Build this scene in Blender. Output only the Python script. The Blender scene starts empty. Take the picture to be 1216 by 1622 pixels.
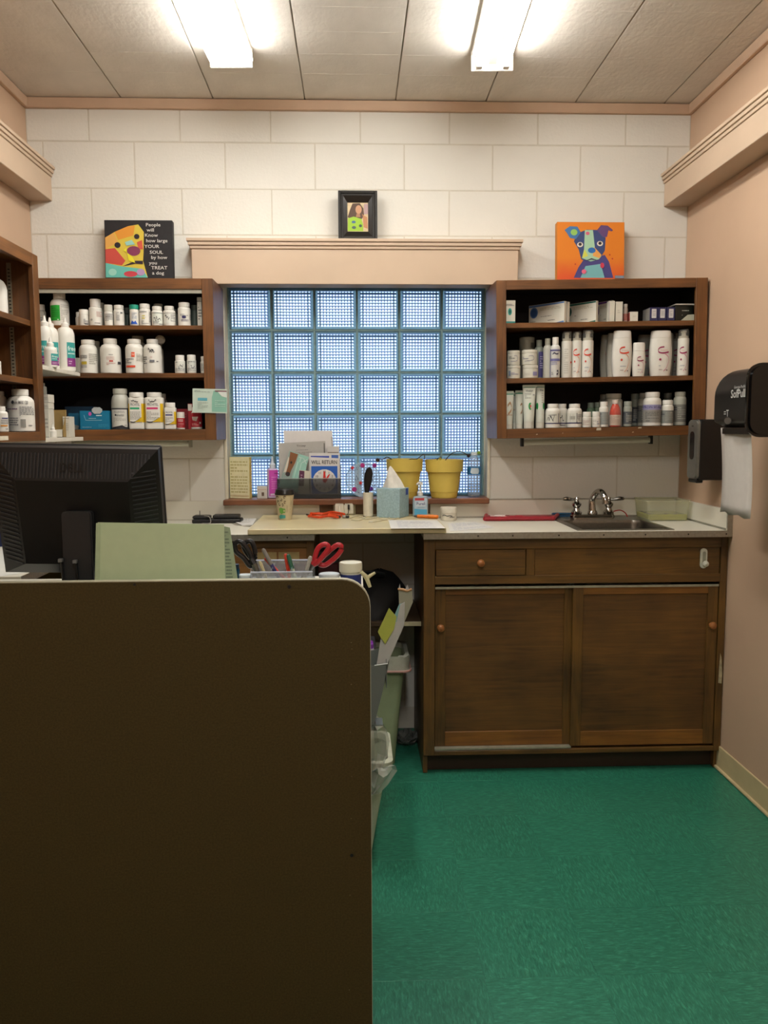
import bpy, bmesh, math, random
from mathutils import Vector, Matrix
random.seed(7)
S = bpy.context.scene
C = S.collection
# ---------------------------------------------------------------- camera
H = 1.46; F = 1290.0
YAW, PITCH, ROLL = math.radians(2.064), math.radians(5.869), math.radians(-0.208)
_f = Vector((math.sin(YAW)*math.cos(PITCH), math.cos(YAW)*math.cos(PITCH), -math.sin(PITCH)))
_r = Vector((math.cos(YAW), -math.sin(YAW), 0)); _u = _r.cross(_f)
_r, _u = math.cos(ROLL)*_r+math.sin(ROLL)*_u, -math.sin(ROLL)*_r+math.cos(ROLL)*_u
cam_d = bpy.data.cameras.new('camera'); cam = bpy.data.objects.new('camera', cam_d); C.objects.link(cam)
cam_d.sensor_fit = 'VERTICAL'; cam_d.sensor_height = 36; cam_d.sensor_width = 27
cam_d.lens = F/1622*36; cam_d.clip_start = .02
m = Matrix(((_r.x, _u.x, -_f.x, 0), (_r.y, _u.y, -_f.y, 0), (_r.z, _u.z, -_f.z, H), (0, 0, 0, 1)))
cam.matrix_world = m
S.camera = cam
# ---------------------------------------------------------------- world, exposure
W = bpy.data.worlds.new('sky'); S.world = W; W.use_nodes = True
bg = W.node_tree.nodes['Background']; bg.inputs[0].default_value = (.74, .86, 1.0, 1); bg.inputs[1].default_value = 2.3
S.view_settings.view_transform = 'Standard'; S.view_settings.look = 'None'
S.view_settings.exposure = 0.06; S.view_settings.gamma = 1; S.view_settings.use_curve_mapping = False
LAMP = 62.0
S.cycles.use_denoising = True; S.cycles.max_bounces = 10; S.cycles.diffuse_bounces = 5
S.cycles.transmission_bounces = 8; S.cycles.transparent_max_bounces = 12; S.cycles.sample_clamp_indirect = 6
# ---------------------------------------------------------------- pixel helpers (direction only; the plane gives the distance)
def ray(x, y): return _f + (x-608)/F*_r - (y-811)/F*_u
def PY(x, y, Y):
    d = ray(x, y); t = Y/d.y; return Vector((d.x*t, Y, H+d.z*t))
def PZ(x, y, z):
    d = ray(x, y); t = (z-H)/d.z; return Vector((d.x*t, d.y*t, z))
def PX(x, y, X):
    d = ray(x, y); t = X/d.x; return Vector((X, d.y*t, H+d.z*t))
# ---------------------------------------------------------------- materials
def lin(c):
    if isinstance(c, str):
        c = tuple(int(c[i:i+2], 16)/255 for i in (1, 3, 5))
        c = tuple(v/12.92 if v <= .04045 else ((v+.055)/1.055)**2.4 for v in c)
    return (*c, 1)
MATS = {}
def mat(c, rough=.5, metal=0, trans=0, alpha=1, var=.06, scale=40, bump=0, bscale=80, ior=1.45, emit=0, coat=0, stretch=None, spec=.5, sss=0):
    key = (str(c), rough, metal, trans, alpha, var, scale, bump, bscale, ior, emit, coat, stretch, spec, sss)
    if key in MATS: return MATS[key]
    M = bpy.data.materials.new('surface'); M.use_nodes = True
    N = M.node_tree.nodes; L = M.node_tree.links; b = N['Principled BSDF']
    col = lin(c)
    b.inputs['Base Color'].default_value = col
    b.inputs['Roughness'].default_value = rough; b.inputs['Metallic'].default_value = metal
    b.inputs['Transmission Weight'].default_value = trans; b.inputs['Alpha'].default_value = alpha
    b.inputs['IOR'].default_value = ior; b.inputs['Coat Weight'].default_value = coat
    b.inputs['Specular IOR Level'].default_value = spec
    if emit:
        b.inputs['Emission Color'].default_value = col; b.inputs['Emission Strength'].default_value = emit
    if var or bump:
        tc = N.new('ShaderNodeTexCoord'); vec = tc.outputs['Object']
        if stretch:
            mp = N.new('ShaderNodeMapping'); mp.inputs['Scale'].default_value = stretch
            L.new(vec, mp.inputs[0]); vec = mp.outputs[0]
        if var:
            n = N.new('ShaderNodeTexNoise'); n.inputs['Scale'].default_value = scale; n.inputs['Detail'].default_value = 3
            L.new(vec, n.inputs['Vector'])
            r = N.new('ShaderNodeValToRGB')
            r.color_ramp.elements[0].position = .3; r.color_ramp.elements[1].position = .7
            r.color_ramp.elements[0].color = (*[v*(1-var*1.6) for v in col[:3]], 1)
            r.color_ramp.elements[1].color = (*[min(1, v*(1+var)) for v in col[:3]], 1)
            L.new(n.outputs[0], r.inputs[0]); L.new(r.outputs[0], b.inputs['Base Color'])
        if bump:
            n2 = N.new('ShaderNodeTexNoise'); n2.inputs['Scale'].default_value = bscale; n2.inputs['Detail'].default_value = 4
            L.new(vec, n2.inputs['Vector'])
            bp = N.new('ShaderNodeBump'); bp.inputs['Strength'].default_value = bump; bp.inputs['Distance'].default_value = .004
            L.new(n2.outputs[0], bp.inputs['Height']); L.new(bp.outputs[0], b.inputs['Normal'])
    MATS[key] = M; return M
def wood(c1, c2, axis='x', rough=.42, sc=1.0):
    key = ('wood', str(c1), str(c2), axis, rough, sc)
    if key in MATS: return MATS[key]
    M = bpy.data.materials.new('wood'); M.use_nodes = True
    N = M.node_tree.nodes; L = M.node_tree.links; b = N['Principled BSDF']
    tc = N.new('ShaderNodeTexCoord'); mp = N.new('ShaderNodeMapping'); L.new(tc.outputs['Object'], mp.inputs[0])
    s = [26*sc]*3; s['xyz'.index(axis)] = 1.6*sc; mp.inputs['Scale'].default_value = s
    n = N.new('ShaderNodeTexNoise'); n.inputs['Scale'].default_value = 2.2; n.inputs['Detail'].default_value = 7; n.inputs['Distortion'].default_value = 1.2
    L.new(mp.outputs[0], n.inputs['Vector'])
    n3 = N.new('ShaderNodeTexNoise'); n3.inputs['Scale'].default_value = 5; n3.inputs['Detail'].default_value = 3; L.new(tc.outputs['Object'], n3.inputs['Vector'])
    mx = N.new('ShaderNodeMath'); mx.operation = 'MULTIPLY_ADD'; mx.inputs[1].default_value = .55
    L.new(n3.outputs[0], mx.inputs[0]); 
    m2 = N.new('ShaderNodeMath'); m2.operation = 'MULTIPLY'; m2.inputs[1].default_value = .55; L.new(n.outputs[0], m2.inputs[0]); L.new(m2.outputs[0], mx.inputs[2])
    r = N.new('ShaderNodeValToRGB'); e = r.color_ramp.elements
    e[0].position = .36; e[1].position = .72; e[0].color = lin(c1); e[1].color = lin(c2)
    L.new(mx.outputs[0], r.inputs[0]); L.new(r.outputs[0], b.inputs['Base Color'])
    b.inputs['Roughness'].default_value = rough
    bp = N.new('ShaderNodeBump'); bp.inputs['Strength'].default_value = .12; bp.inputs['Distance'].default_value = .003
    L.new(n.outputs[0], bp.inputs['Height']); L.new(bp.outputs[0], b.inputs['Normal'])
    MATS[key] = M; return M
def emit_mat(c, s):
    M = bpy.data.materials.new('glow'); M.use_nodes = True; N = M.node_tree.nodes
    b = N['Principled BSDF']; b.inputs['Base Color'].default_value = (.8, .8, .8, 1)
    b.inputs['Emission Color'].default_value = lin(c); b.inputs['Emission Strength'].default_value = s
    return M
def glass_mat(c, rough=0.0, ior=1.45):
    M = bpy.data.materials.new('glass'); M.use_nodes = True; N = M.node_tree.nodes; L = M.node_tree.links
    g = N.new('ShaderNodeBsdfGlass'); g.inputs['Color'].default_value = lin(c); g.inputs['Roughness'].default_value = rough; g.inputs['IOR'].default_value = ior
    L.new(g.outputs[0], N['Material Output'].inputs[0]); return M
def clear_mat(c, fac=.75, rough=.1):
    # thin clear plastic: mostly transparent, some gloss and haze
    key = ('clear', str(c), fac, rough)
    if key in MATS: return MATS[key]
    M = bpy.data.materials.new('clear_plastic'); M.use_nodes = True; N = M.node_tree.nodes; L = M.node_tree.links
    b = N['Principled BSDF']; b.inputs['Base Color'].default_value = lin(c); b.inputs['Roughness'].default_value = rough
    t = N.new('ShaderNodeBsdfTransparent'); mx = N.new('ShaderNodeMixShader'); mx.inputs[0].default_value = fac
    t.inputs[0].default_value = lin(c) if fac > .5 else (1, 1, 1, 1)
    L.new(b.outputs[0], mx.inputs[1]); L.new(t.outputs[0], mx.inputs[2]); L.new(mx.outputs[0], N['Material Output'].inputs[0])
    MATS[key] = M; return M
# ---------------------------------------------------------------- mesh helpers
def NB(): return bmesh.new()
def box(bm, x0, x1, y0, y1, z0, z1, bev=0, seg=1):
    x0, x1 = sorted((x0, x1)); y0, y1 = sorted((y0, y1)); z0, z1 = sorted((z0, z1))
    vs = [bm.verts.new(p) for p in ((x0, y0, z0), (x1, y0, z0), (x1, y1, z0), (x0, y1, z0), (x0, y0, z1), (x1, y0, z1), (x1, y1, z1), (x0, y1, z1))]
    fs = [bm.faces.new([vs[i] for i in q]) for q in ((0, 3, 2, 1), (4, 5, 6, 7), (0, 1, 5, 4), (1, 2, 6, 5), (2, 3, 7, 6), (3, 0, 4, 7))]
    if bev:
        es = list({e for f in fs for e in f.edges})
        bmesh.ops.bevel(bm, geom=es, offset=bev, segments=seg, affect='EDGES', profile=.5)
    return bm
def BX(*a, **k): return box(NB(), *a, **k)
def se(t, n):
    c, s = math.cos(t), math.sin(t); e = 2/n
    return math.copysign(abs(c)**e, c), math.copysign(abs(s)**e, s)
def lathe(bm, prof, seg=20, sx=1, sy=1, n=2, o=(0, 0, 0), close=True):
    rings = []
    for r, z in prof:
        ring = []
        for i in range(seg):
            cx, cy = se(2*math.pi*(i+.5)/seg, n); ring.append(bm.verts.new((o[0]+cx*r*sx, o[1]+cy*r*sy, o[2]+z)))
        rings.append(ring)
    for a, b in zip(rings, rings[1:]):
        for i in range(seg):
            j = (i+1) % seg; bm.faces.new((a[i], a[j], b[j], b[i]))
    if close:
        bm.faces.new(rings[0][::-1]); bm.faces.new(rings[-1])
    return bm
def LA(prof, **k): return lathe(NB(), prof, **k)
def tube(bm, pts, r, seg=8, cap=True):
    pts = [Vector(p) for p in pts]; rings = []
    rs = r if isinstance(r, (list, tuple)) else [r]*len(pts)
    up = Vector((0, 0, 1))
    for i, p in enumerate(pts):
        d = (pts[min(i+1, len(pts)-1)]-pts[max(i-1, 0)]).normalized()
        a = d.cross(up)
        if a.length < .05: a = d.cross(Vector((0, 1, 0)))
        a.normalize()
        if rings and a.dot(pa) < 0: a = -a
        pa = a; b = d.cross(a)
        rings.append([bm.verts.new(p+(a*math.cos(2*math.pi*k/seg)+b*math.sin(2*math.pi*k/seg))*rs[i]) for k in range(seg)])
    for a, b in zip(rings, rings[1:]):
        for k in range(seg): bm.faces.new((a[k], a[(k+1) % seg], b[(k+1) % seg], b[k]))
    if cap: bm.faces.new(rings[0][::-1]); bm.faces.new(rings[-1])
    return bm
def TU(*a, **k): return tube(NB(), *a, **k)
def prism(bm, poly, d0, d1, axis='y', bev=0):
    # poly in the two other axes, extruded along axis from d0 to d1
    def P(u, v, d): return {'y': (u, d, v), 'x': (d, u, v), 'z': (u, v, d)}[axis]
    a = [bm.verts.new(P(u, v, d0)) for u, v in poly]; b = [bm.verts.new(P(u, v, d1)) for u, v in poly]
    n = len(poly); fs = [bm.faces.new(a), bm.faces.new(b[::-1])]
    for i in range(n): fs.append(bm.faces.new((a[i], b[i], b[(i+1) % n], a[(i+1) % n])))
    if bev:
        bmesh.ops.recalc_face_normals(bm, faces=fs)
        es = list({e for f in fs[:2] for e in f.edges}); bmesh.ops.bevel(bm, geom=es, offset=bev, segments=2, affect='EDGES')
    return bm
def PR(*a, **k): return prism(NB(), *a, **k)
def smooth(pts, n=6, closed=False):
    # Catmull-Rom through points
    P = [Vector(p) for p in pts]; out = []; m = len(P)
    rng = range(m) if closed else range(m-1)
    for i in rng:
        if closed: p0, p1, p2, p3 = P[i-1], P[i], P[(i+1) % m], P[(i+2) % m]
        else: p0, p1, p2, p3 = P[max(i-1, 0)], P[i], P[i+1], P[min(i+2, m-1)]
        for k in range(n):
            t = k/n
            out.append(.5*((2*p1)+(-p0+p2)*t+(2*p0-5*p1+4*p2-p3)*t*t+(-p0+3*p1-3*p2+p3)*t**3))
    if not closed: out.append(P[-1])
    return out
def rrect(x0, x1, z0, z1, r, n=5, corners=(1, 1, 1, 1)):
    pts = []
    for (cx, cz, a0, on, px, pz) in ((x1-r, z0+r, -90, corners[0], x1, z0), (x1-r, z1-r, 0, corners[1], x1, z1), (x0+r, z1-r, 90, corners[2], x0, z1), (x0+r, z0+r, 180, corners[3], x0, z0)):
        if not on: pts.append((px, pz)); continue
        for k in range(n+1):
            a = math.radians(a0+90*k/n); pts.append((cx+r*math.cos(a), cz+r*math.sin(a)))
    return pts
def obj(name, bm, M, parent=None, ang=35, loc=None, rot=None):
    me = bpy.data.meshes.new(name); 
    bmesh.ops.recalc_face_normals(bm, faces=bm.faces[:])
    bm.to_mesh(me); bm.free()
    return objm(name, me, M, parent, ang, loc, rot)
def objm(name, me, M, parent=None, ang=35, loc=None, rot=None):
    if M is not None and not me.materials: me.materials.append(M)
    if ang:
        me.polygons.foreach_set('use_smooth', [True]*len(me.polygons)); me.set_sharp_from_angle(angle=math.radians(ang))
    o = bpy.data.objects.new(name, me); C.objects.link(o)
    if parent: o.parent = parent
    if loc is not None: o.location = loc
    if rot is not None: o.rotation_euler = rot
    if ang and len(me.polygons) < 3000:
        w = o.modifiers.new('normals', 'WEIGHTED_NORMAL'); w.keep_sharp = True; w.weight = 60
    return o
def tag(o, label, cat, group=None):
    o['label'] = label; o['category'] = cat
    if group: o['group'] = group
    return o
def thing(name, label, cat, loc=(0, 0, 0), rz=0, group=None):
    o = bpy.data.objects.new(name, None); C.objects.link(o); o.empty_display_size = .05
    o.location = loc; o.rotation_euler = (0, 0, rz); return tag(o, label, cat, group)
def struct(name, bm, M, ang=35):
    o = obj(name, bm, M, None, ang); o['kind'] = 'structure'; return o
# text as flat mesh data: list of (verts2d, faces), size 1, centred
_TX = {}
def textmesh(s, bold=0):
    k = (s, bold)
    if k in _TX: return _TX[k]
    cu = bpy.data.curves.new('lettering', 'FONT'); cu.body = s; cu.size = 1; cu.resolution_u = 2; cu.offset = bold
    cu.align_x = 'CENTER'; cu.align_y = 'CENTER'
    o = bpy.data.objects.new('lettering', cu); me = bpy.data.meshes.new_from_object(o)
    out = ([(v.co.x, v.co.y) for v in me.vertices], [tuple(p.vertices) for p in me.polygons])
    bpy.data.objects.remove(o); bpy.data.curves.remove(cu); bpy.data.meshes.remove(me)
    _TX[k] = out; return out
def addtext(bm, s, fn, bold=0):
    # fn maps (x,y) of the lettering to a point
    V, Fs = textmesh(s, bold); vs = [bm.verts.new(fn(x, y)) for x, y in V]
    for f in Fs:
        try: bm.faces.new([vs[i] for i in f])
        except ValueError: pass
    return bm
def quad(bm, pts):
    return bm.faces.new([bm.verts.new(p) for p in pts])
def poly(bm, pts): return bm.faces.new([bm.verts.new(p) for p in pts])
def nrm(bm, v):
    bm.normal_update()
    for f in bm.faces:
        if f.normal.dot(v) < 0: f.normal_flip()
    return bm
def printobj(name, bm, M, parent, ang=0):
    me = bpy.data.meshes.new(name); bm.to_mesh(me); bm.free()
    return objm(name, me, M, parent, ang)
INK = '#23252c'
def ink(c=INK): return mat(c, .6, var=0)
WHITE = mat('#d8d5cb', .42, var=.02)
CAPW = mat('#dedbd2', .45, var=.02)
# fine print: rows of dashes in a (p,v) box; emits quads through fn
def dashes(bm, fn, p0, p1, v0, v1, rows, fill=.45, rnd=None):
    rnd = rnd or random; dv = (v1-v0)/rows
    for i in range(rows):
        p = p0; zc = v1-(i+.5)*dv; hh = dv*fill/2
        while p < p1-.02*(p1-p0):
            w = (p1-p0)*rnd.uniform(.06, .22); e = min(p+w, p1)
            a, b = fn(p, zc-hh), fn(e, zc-hh); c, d = fn(e, zc+hh), fn(p, zc+hh)
            quad(bm, (a, b, c, d)); p = e+(p1-p0)*rnd.uniform(.02, .05)
            if rnd.random() < .08: break
def stroke(bm, fn, pts, w, n=4):
    P = smooth([(a, b, 0) for a, b in pts], n); 
    for a, b in zip(P, P[1:]):
        d = b-a
        if d.length < 1e-9: continue
        nn = Vector((-d.y, d.x, 0)).normalized()*w/2
        quad(bm, [fn(*(q.x, q.y)) for q in (a-nn, b-nn, b+nn, a+nn)])
# ================================================================ THE SETTING
D = 3.85; XL, XR = -1.455, 1.555; CZ = 2.927; YF = -1.3
CT = 1.035                      # counter top height
# ---- floor: tiles
def floor_mat():
    M = bpy.data.materials.new('green_floor_tile'); M.use_nodes = True; N = M.node_tree.nodes; L = M.node_tree.links; b = N['Principled BSDF']
    tc = N.new('ShaderNodeTexCoord'); oi = N.new('ShaderNodeObjectInfo')
    ad = N.new('ShaderNodeVectorMath'); ad.operation = 'ADD'
    sc = N.new('ShaderNodeVectorMath'); sc.operation = 'SCALE'; sc.inputs['Scale'].default_value = 40
    cb = N.new('ShaderNodeCombineXYZ'); L.new(oi.outputs['Random'], cb.inputs[0]); L.new(oi.outputs['Random'], cb.inputs[1]); L.new(cb.outputs[0], sc.inputs[0])
    L.new(tc.outputs['Object'], ad.inputs[0]); L.new(sc.outputs[0], ad.inputs[1])
    mp = N.new('ShaderNodeMapping'); mp.inputs['Scale'].default_value = (150, 34, 1); L.new(ad.outputs[0], mp.inputs[0])
    n = N.new('ShaderNodeTexNoise'); n.inputs['Scale'].default_value = 1; n.inputs['Detail'].default_value = 5; n.inputs['Roughness'].default_value = .65; n.inputs['Distortion'].default_value = .8
    L.new(mp.outputs[0], n.inputs['Vector'])
    r = N.new('ShaderNodeValToRGB'); e = r.color_ramp.elements
    e[0].position = .3; e[1].position = .74; e[0].color = lin('#125440'); e[1].color = lin('#3c8c70')
    k = e.new(.52); k.color = lin('#246c55')
    L.new(n.outputs[0], r.inputs[0])
    hs = N.new('ShaderNodeHueSaturation'); mr = N.new('ShaderNodeMapRange'); mr.inputs['To Min'].default_value = .96; mr.inputs['To Max'].default_value = 1.04
    L.new(oi.outputs['Random'], mr.inputs[0]); L.new(mr.outputs[0], hs.inputs['Value']); L.new(r.outputs[0], hs.inputs['Color'])
    L.new(hs.outputs[0], b.inputs['Base Color']); b.inputs['Roughness'].default_value = .38
    bp = N.new('ShaderNodeBump'); bp.inputs['Strength'].default_value = .08; bp.inputs['Distance'].default_value = .002
    L.new(n.outputs[0], bp.inputs['Height']); L.new(bp.outputs[0], b.inputs['Normal']); return M
FLM = floor_mat()
floor = struct('floor', BX(XL-.1, XR+.1, YF-.1, D+.2, -.1, -.004), mat('#173f33', .6))
ts = .3048; bm = NB(); box(bm, -ts/2+.0001, ts/2-.0001, -ts/2+.0001, ts/2-.0001, -.004, 0, bev=.0003)
tile_me = None
nx = int((XR-XL)/ts)+1; ny = int((D-YF)/ts)+1
for i in range(nx):
    for j in range(ny):
        x = XR-ts*(i+.5); y = D-ts*(j+.5)
        if x < XL-ts/2 or y < .6: continue
        if tile_me is None:
            o = obj('floor_tile', bm, FLM, floor, ang=0); tile_me = o.data
        else: o = objm('floor_tile', tile_me, None, floor, ang=0)
        o.location = (x, y, 0); o.rotation_euler = (0, 0, math.pi/2*((i+j) % 2))
# ---- walls
PEACH = mat('#bea187', .6, var=.04, scale=3, bump=.05, bscale=60)
PEACH2 = mat('#bda68e', .5, var=.03, scale=6)
BLOCKM = mat('#d9d6cc', .62, var=.012, scale=9, bump=.35, bscale=75)
struct('wall_right', BX(XR, XR+.12, YF, D+.2, 0, CZ+.1), PEACH)
struct('wall_left', BX(XL-.12, XL, YF, D+.2, 0, CZ+.1), PEACH)
struct('wall_front', BX(XL-.12, XR+.12, YF-.12, YF, 0, CZ+.1), PEACH)
OX0, OX1, OZ0, OZ1 = -.607, .642, 1.12, 2.15   # window opening
YM = D+.0014
bm = NB()
for a in ((XL-.12, OX0, 0, CZ+.1), (OX1, XR+.12, 0, CZ+.1), (OX0, OX1, 0, OZ0), (OX0, OX1, OZ1, CZ+.1)):
    box(bm, a[0], a[1], YM, D+.2, a[2], a[3])
wb = struct('wall_back', bm, mat('#c9c3b4', .7, var=.04, scale=20, bump=.2))
zj = PY(608, 228, D).z; cz = .2032
def clip(x0, x1, z0, z1):
    if x1 <= OX0 or x0 >= OX1 or z1 <= OZ0 or z0 >= OZ1: return [(x0, x1, z0, z1)]
    out = []
    if z0 < OZ0: out.append((x0, x1, z0, OZ0))
    if z1 > OZ1: out.append((x0, x1, OZ1, z1))
    a, b = max(z0, OZ0), min(z1, OZ1)
    if x0 < OX0: out.append((x0, OX0, a, b))
    if x1 > OX1: out.append((OX1, x1, a, b))
    return out
g = .0028
for k in range(-13, 5):
    z0, z1 = zj+k*cz, zj+(k+1)*cz
    z0 = max(z0, 0); z1 = min(z1, CZ)
    if z1-z0 < .03: continue
    off = PY(140, 200, D).x if k % 2 == 0 else PY(213, 260, D).x
    xs = [off+.4055*q for q in range(-4, 9)]
    for x0, x1 in zip(xs, xs[1:]):
        x0, x1 = max(x0, XL), min(x1, XR)
        if x1-x0 < .03: continue
        for a in clip(x0, x1, z0, z1):
            if a[1]-a[0] < .02 or a[3]-a[2] < .02: continue
            cx, czz = (a[0]+a[1])/2, (a[2]+a[3])/2
            bm = BX(a[0]-cx+g, a[1]-cx-g, 0, .03, a[2]-czz+g, a[3]-czz-g, bev=.0025, seg=2)
            obj('concrete_block', bm, BLOCKM, wb, loc=(cx, D+random.uniform(-.0008, .0008), czz))
# ---- ceiling planks
CEILM = mat('#d4cdc3', .7, var=.05, scale=7, bump=.4, bscale=55, stretch=(1, .6, 1))
ceil = struct('ceiling', BX(XL-.1, XR+.1, YF, D+.2, CZ+.012, CZ+.1), mat('#b4aa9c', .8))
xs = [-1.455]+[-1.028+.4085*i for i in range(7)]+[1.555]
for x0, x1 in zip(xs, xs[1:]):
    bm = NB(); w = (x1-x0)/2
    box(bm, -w+.0018, w-.0018, YF, D, 0, .02, bev=.004, seg=2)
    for q in range(12):                                   # faint cast ridges across the plank
        y = 3.57-.182*q
        box(bm, -w+.008, w-.008, y-.002, y+.002, -.0005, .002)
    obj('ceiling_plank', bm, CEILM, ceil, loc=((x0+x1)/2, 0, CZ+random.uniform(0, .003)))
# ---- window of glass blocks
WX0, WX1, WZ0, WZ1, WY = -.590, .624, PY(560, 786, 3.94).z, PY(560, 455, 3.94).z, 3.94
bw, bh = (WX1-WX0)/6, (WZ1-WZ0)/5; th = .08
win = NB(); mj = .0045
for i in range(7): box(win, WX0+i*bw-mj, WX0+i*bw+mj, WY+.006, WY+th-.006, WZ0, WZ1)
for j in range(6): box(win, WX0, WX1, WY+.0065, WY+th-.0065, WZ0+j*bh-mj, WZ0+j*bh+mj)
window = struct('window_1', win, mat('#77908f', .7, var=.1, scale=60))
RIM = bpy.data.materials.new('glass_rim'); RIM.use_nodes = True
_N = RIM.node_tree.nodes; _L = RIM.node_tree.links; _b = _N['Principled BSDF']
_b.inputs['Base Color'].default_value = lin('#8fb0bc'); _b.inputs['Roughness'].default_value = .1
_t = _N.new('ShaderNodeBsdfTranslucent'); _t.inputs[0].default_value = lin('#b4d0da'); _mx = _N.new('ShaderNodeMixShader'); _mx.inputs[0].default_value = .55
_tr = _N.new('ShaderNodeBsdfTransparent'); _tr.inputs[0].default_value = lin('#c0d8e2'); _m3 = _N.new('ShaderNodeMixShader'); _m3.inputs[0].default_value = .4
_L.new(_b.outputs[0], _mx.inputs[1]); _L.new(_t.outputs[0], _mx.inputs[2]); _L.new(_mx.outputs[0], _m3.inputs[1]); _L.new(_tr.outputs[0], _m3.inputs[2]); _L.new(_m3.outputs[0], _N['Material Output'].inputs[0])
PANE = glass_mat((.86, .93, 1.0), 0.0, 1.5)
def ring(bm, hw, hh, iw, ih, y0, y1):
    # square picture-frame ring with sloped inner lip
    o = [(-hw, -hh), (hw, -hh), (hw, hh), (-hw, hh)]; i = [(-iw, -ih), (iw, -ih), (iw, ih), (-iw, ih)]
    L4 = [[bm.verts.new((x, y, z)) for x, z in s] for s, y in ((o, y1), (o, y0+.004), ([(x*.98, z*.98) for x, z in o], y0), ([(x*1.035, z*1.035) for x, z in i], y0), (i, y0+.006), (i, y1))]
    for a, b in zip(L4, L4[1:]+[L4[0]]):
        for k in range(4): bm.faces.new((a[k], a[(k+1) % 4], b[(k+1) % 4], b[k]))
hw, hh = bw/2-mj, bh/2-mj; iw, ih = hw-.011, hh-.011
bm = NB(); ring(bm, hw, hh, iw, ih, 0, th)
rim_me = bpy.data.meshes.new('glass_block'); bmesh.ops.recalc_face_normals(bm, faces=bm.faces[:]); bm.to_mesh(rim_me); bm.free(); rim_me.materials.append(RIM)
# pane: inner face fluted vertically, outer face fluted horizontally
bm = NB(); nc, ns = 12, 6
def flute(t, n, a):
    q = (t*n) % 1.0; return a*(1-(2*q-1)**2)
gx = [-iw+2*iw*k/(nc*ns) for k in range(nc*ns+1)]; gz = [-ih+2*ih*k/(nc*ns) for k in range(nc*ns+1)]
fa = [[bm.verts.new((x, .010-flute(k/(nc*ns), nc, .0032), z)) for k, x in enumerate(gx)] for z in (-ih, ih)]
fb = [[bm.verts.new((x, .020+flute(k/(nc*ns), nc, .0034), z)) for k, z in enumerate(gz)] for x in (-iw, iw)]
for k in range(nc*ns):
    bm.faces.new((fa[0][k], fa[0][k+1], fa[1][k+1], fa[1][k])); bm.faces.new((fb[0][k], fb[0][k+1], fb[1][k+1], fb[1][k]))
pane_me = bpy.data.meshes.new('pane'); bmesh.ops.recalc_face_normals(bm, faces=bm.faces[:])
bm.normal_update()
for f in bm.faces:
    c = f.calc_center_median()
    if (c.y < .015 and f.normal.y > 0) or (c.y > .015 and f.normal.y < 0): f.normal_flip()
bm.to_mesh(pane_me); bm.free(); pane_me.materials.append(PANE)
for i in range(6):
    for j in range(5):
        o = objm('glass_block', rim_me, None, window, ang=0, loc=(WX0+(i+.5)*bw, WY, WZ0+(j+.5)*bh))
        objm('pane', pane_me, None, o, ang=60)
# frame and reveal
FRM = mat('#cfc8b2', .55, var=.05, scale=15)
bm = NB()
box(bm, OX0, OX0+.012, D-.006, WY+.02, OZ0, OZ1); box(bm, OX1-.012, OX1, D-.006, WY+.02, OZ0, OZ1)
box(bm, OX0, WX0-mj, WY-.006, WY+.02, OZ0, OZ1); box(bm, WX1+mj, OX1, WY-.006, WY+.02, OZ0, OZ1)
box(bm, OX0, OX1, WY-.003, WY+.02, WZ1+mj, OZ1); box(bm, OX0, OX1, WY, WY+.02, OZ0, WZ0-mj)
box(bm, OX0, OX1, WY+.02, D+.2, OZ0-.0, WZ0-mj); box(bm, OX0, OX1, WY+.02, D+.2, WZ1+mj, OZ1)
obj('window_frame', bm, FRM, window)
SILLZ = WZ0-.001
a = PY(353, 790, D-.065); b = PY(775, 790, D-.065)
bm = NB(); box(bm, a.x, b.x, D-.065, D-.001, SILLZ-.026, SILLZ, bev=.003); box(bm, OX0+.002, OX1-.002, D-.002, WY+.004, SILLZ-.026, SILLZ)
obj('window_sill', bm, wood('#53301b', '#7a4a2c', 'x'), window)
# outside ground; two unseen walls added so the glass flutes show dark columns
for _x, _s in ((-3.4, 'left'), (3.0, 'right')):
    struct('added_wall_outside_'+_s, BX(_x-.2, _x+.2, D+1.2, 15, -.2, 5.5), mat('#7f8da8', .9, var=.15, scale=2))
struct('ground', BX(-14, 14, D+.25, 26, -.3, -.2), mat('#7a869e', .9, var=.2, scale=.6))
# ---- ceiling trims, baseboard
TRM = mat('#bea188', .55, var=.04, scale=8)
struct('trim_1', BX(XL, XR, D-.022, D, CZ-.045, CZ-.0005, bev=.003), TRM)
struct('trim_2', BX(XR-.02, XR, YF, D-.022, CZ-.045, CZ-.0005, bev=.003), TRM)
struct('trim_3', BX(XL, XL+.02, YF, D-.022, CZ-.045, CZ-.0005, bev=.003), TRM)
BB = mat('#c0ae85', .5, var=.06, scale=10)
bm = NB(); box(bm, XR-.008, XR, YF, 3.38, 0, .105, bev=.003); box(bm, XR-.018, XR, YF, 3.38, 0, .014, bev=.006, seg=2)
struct('baseboard_right', bm, BB)
struct('baseboard_left', BX(XL, XL+.008, YF, 1.4, 0, .105, bev=.003), BB)
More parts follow.
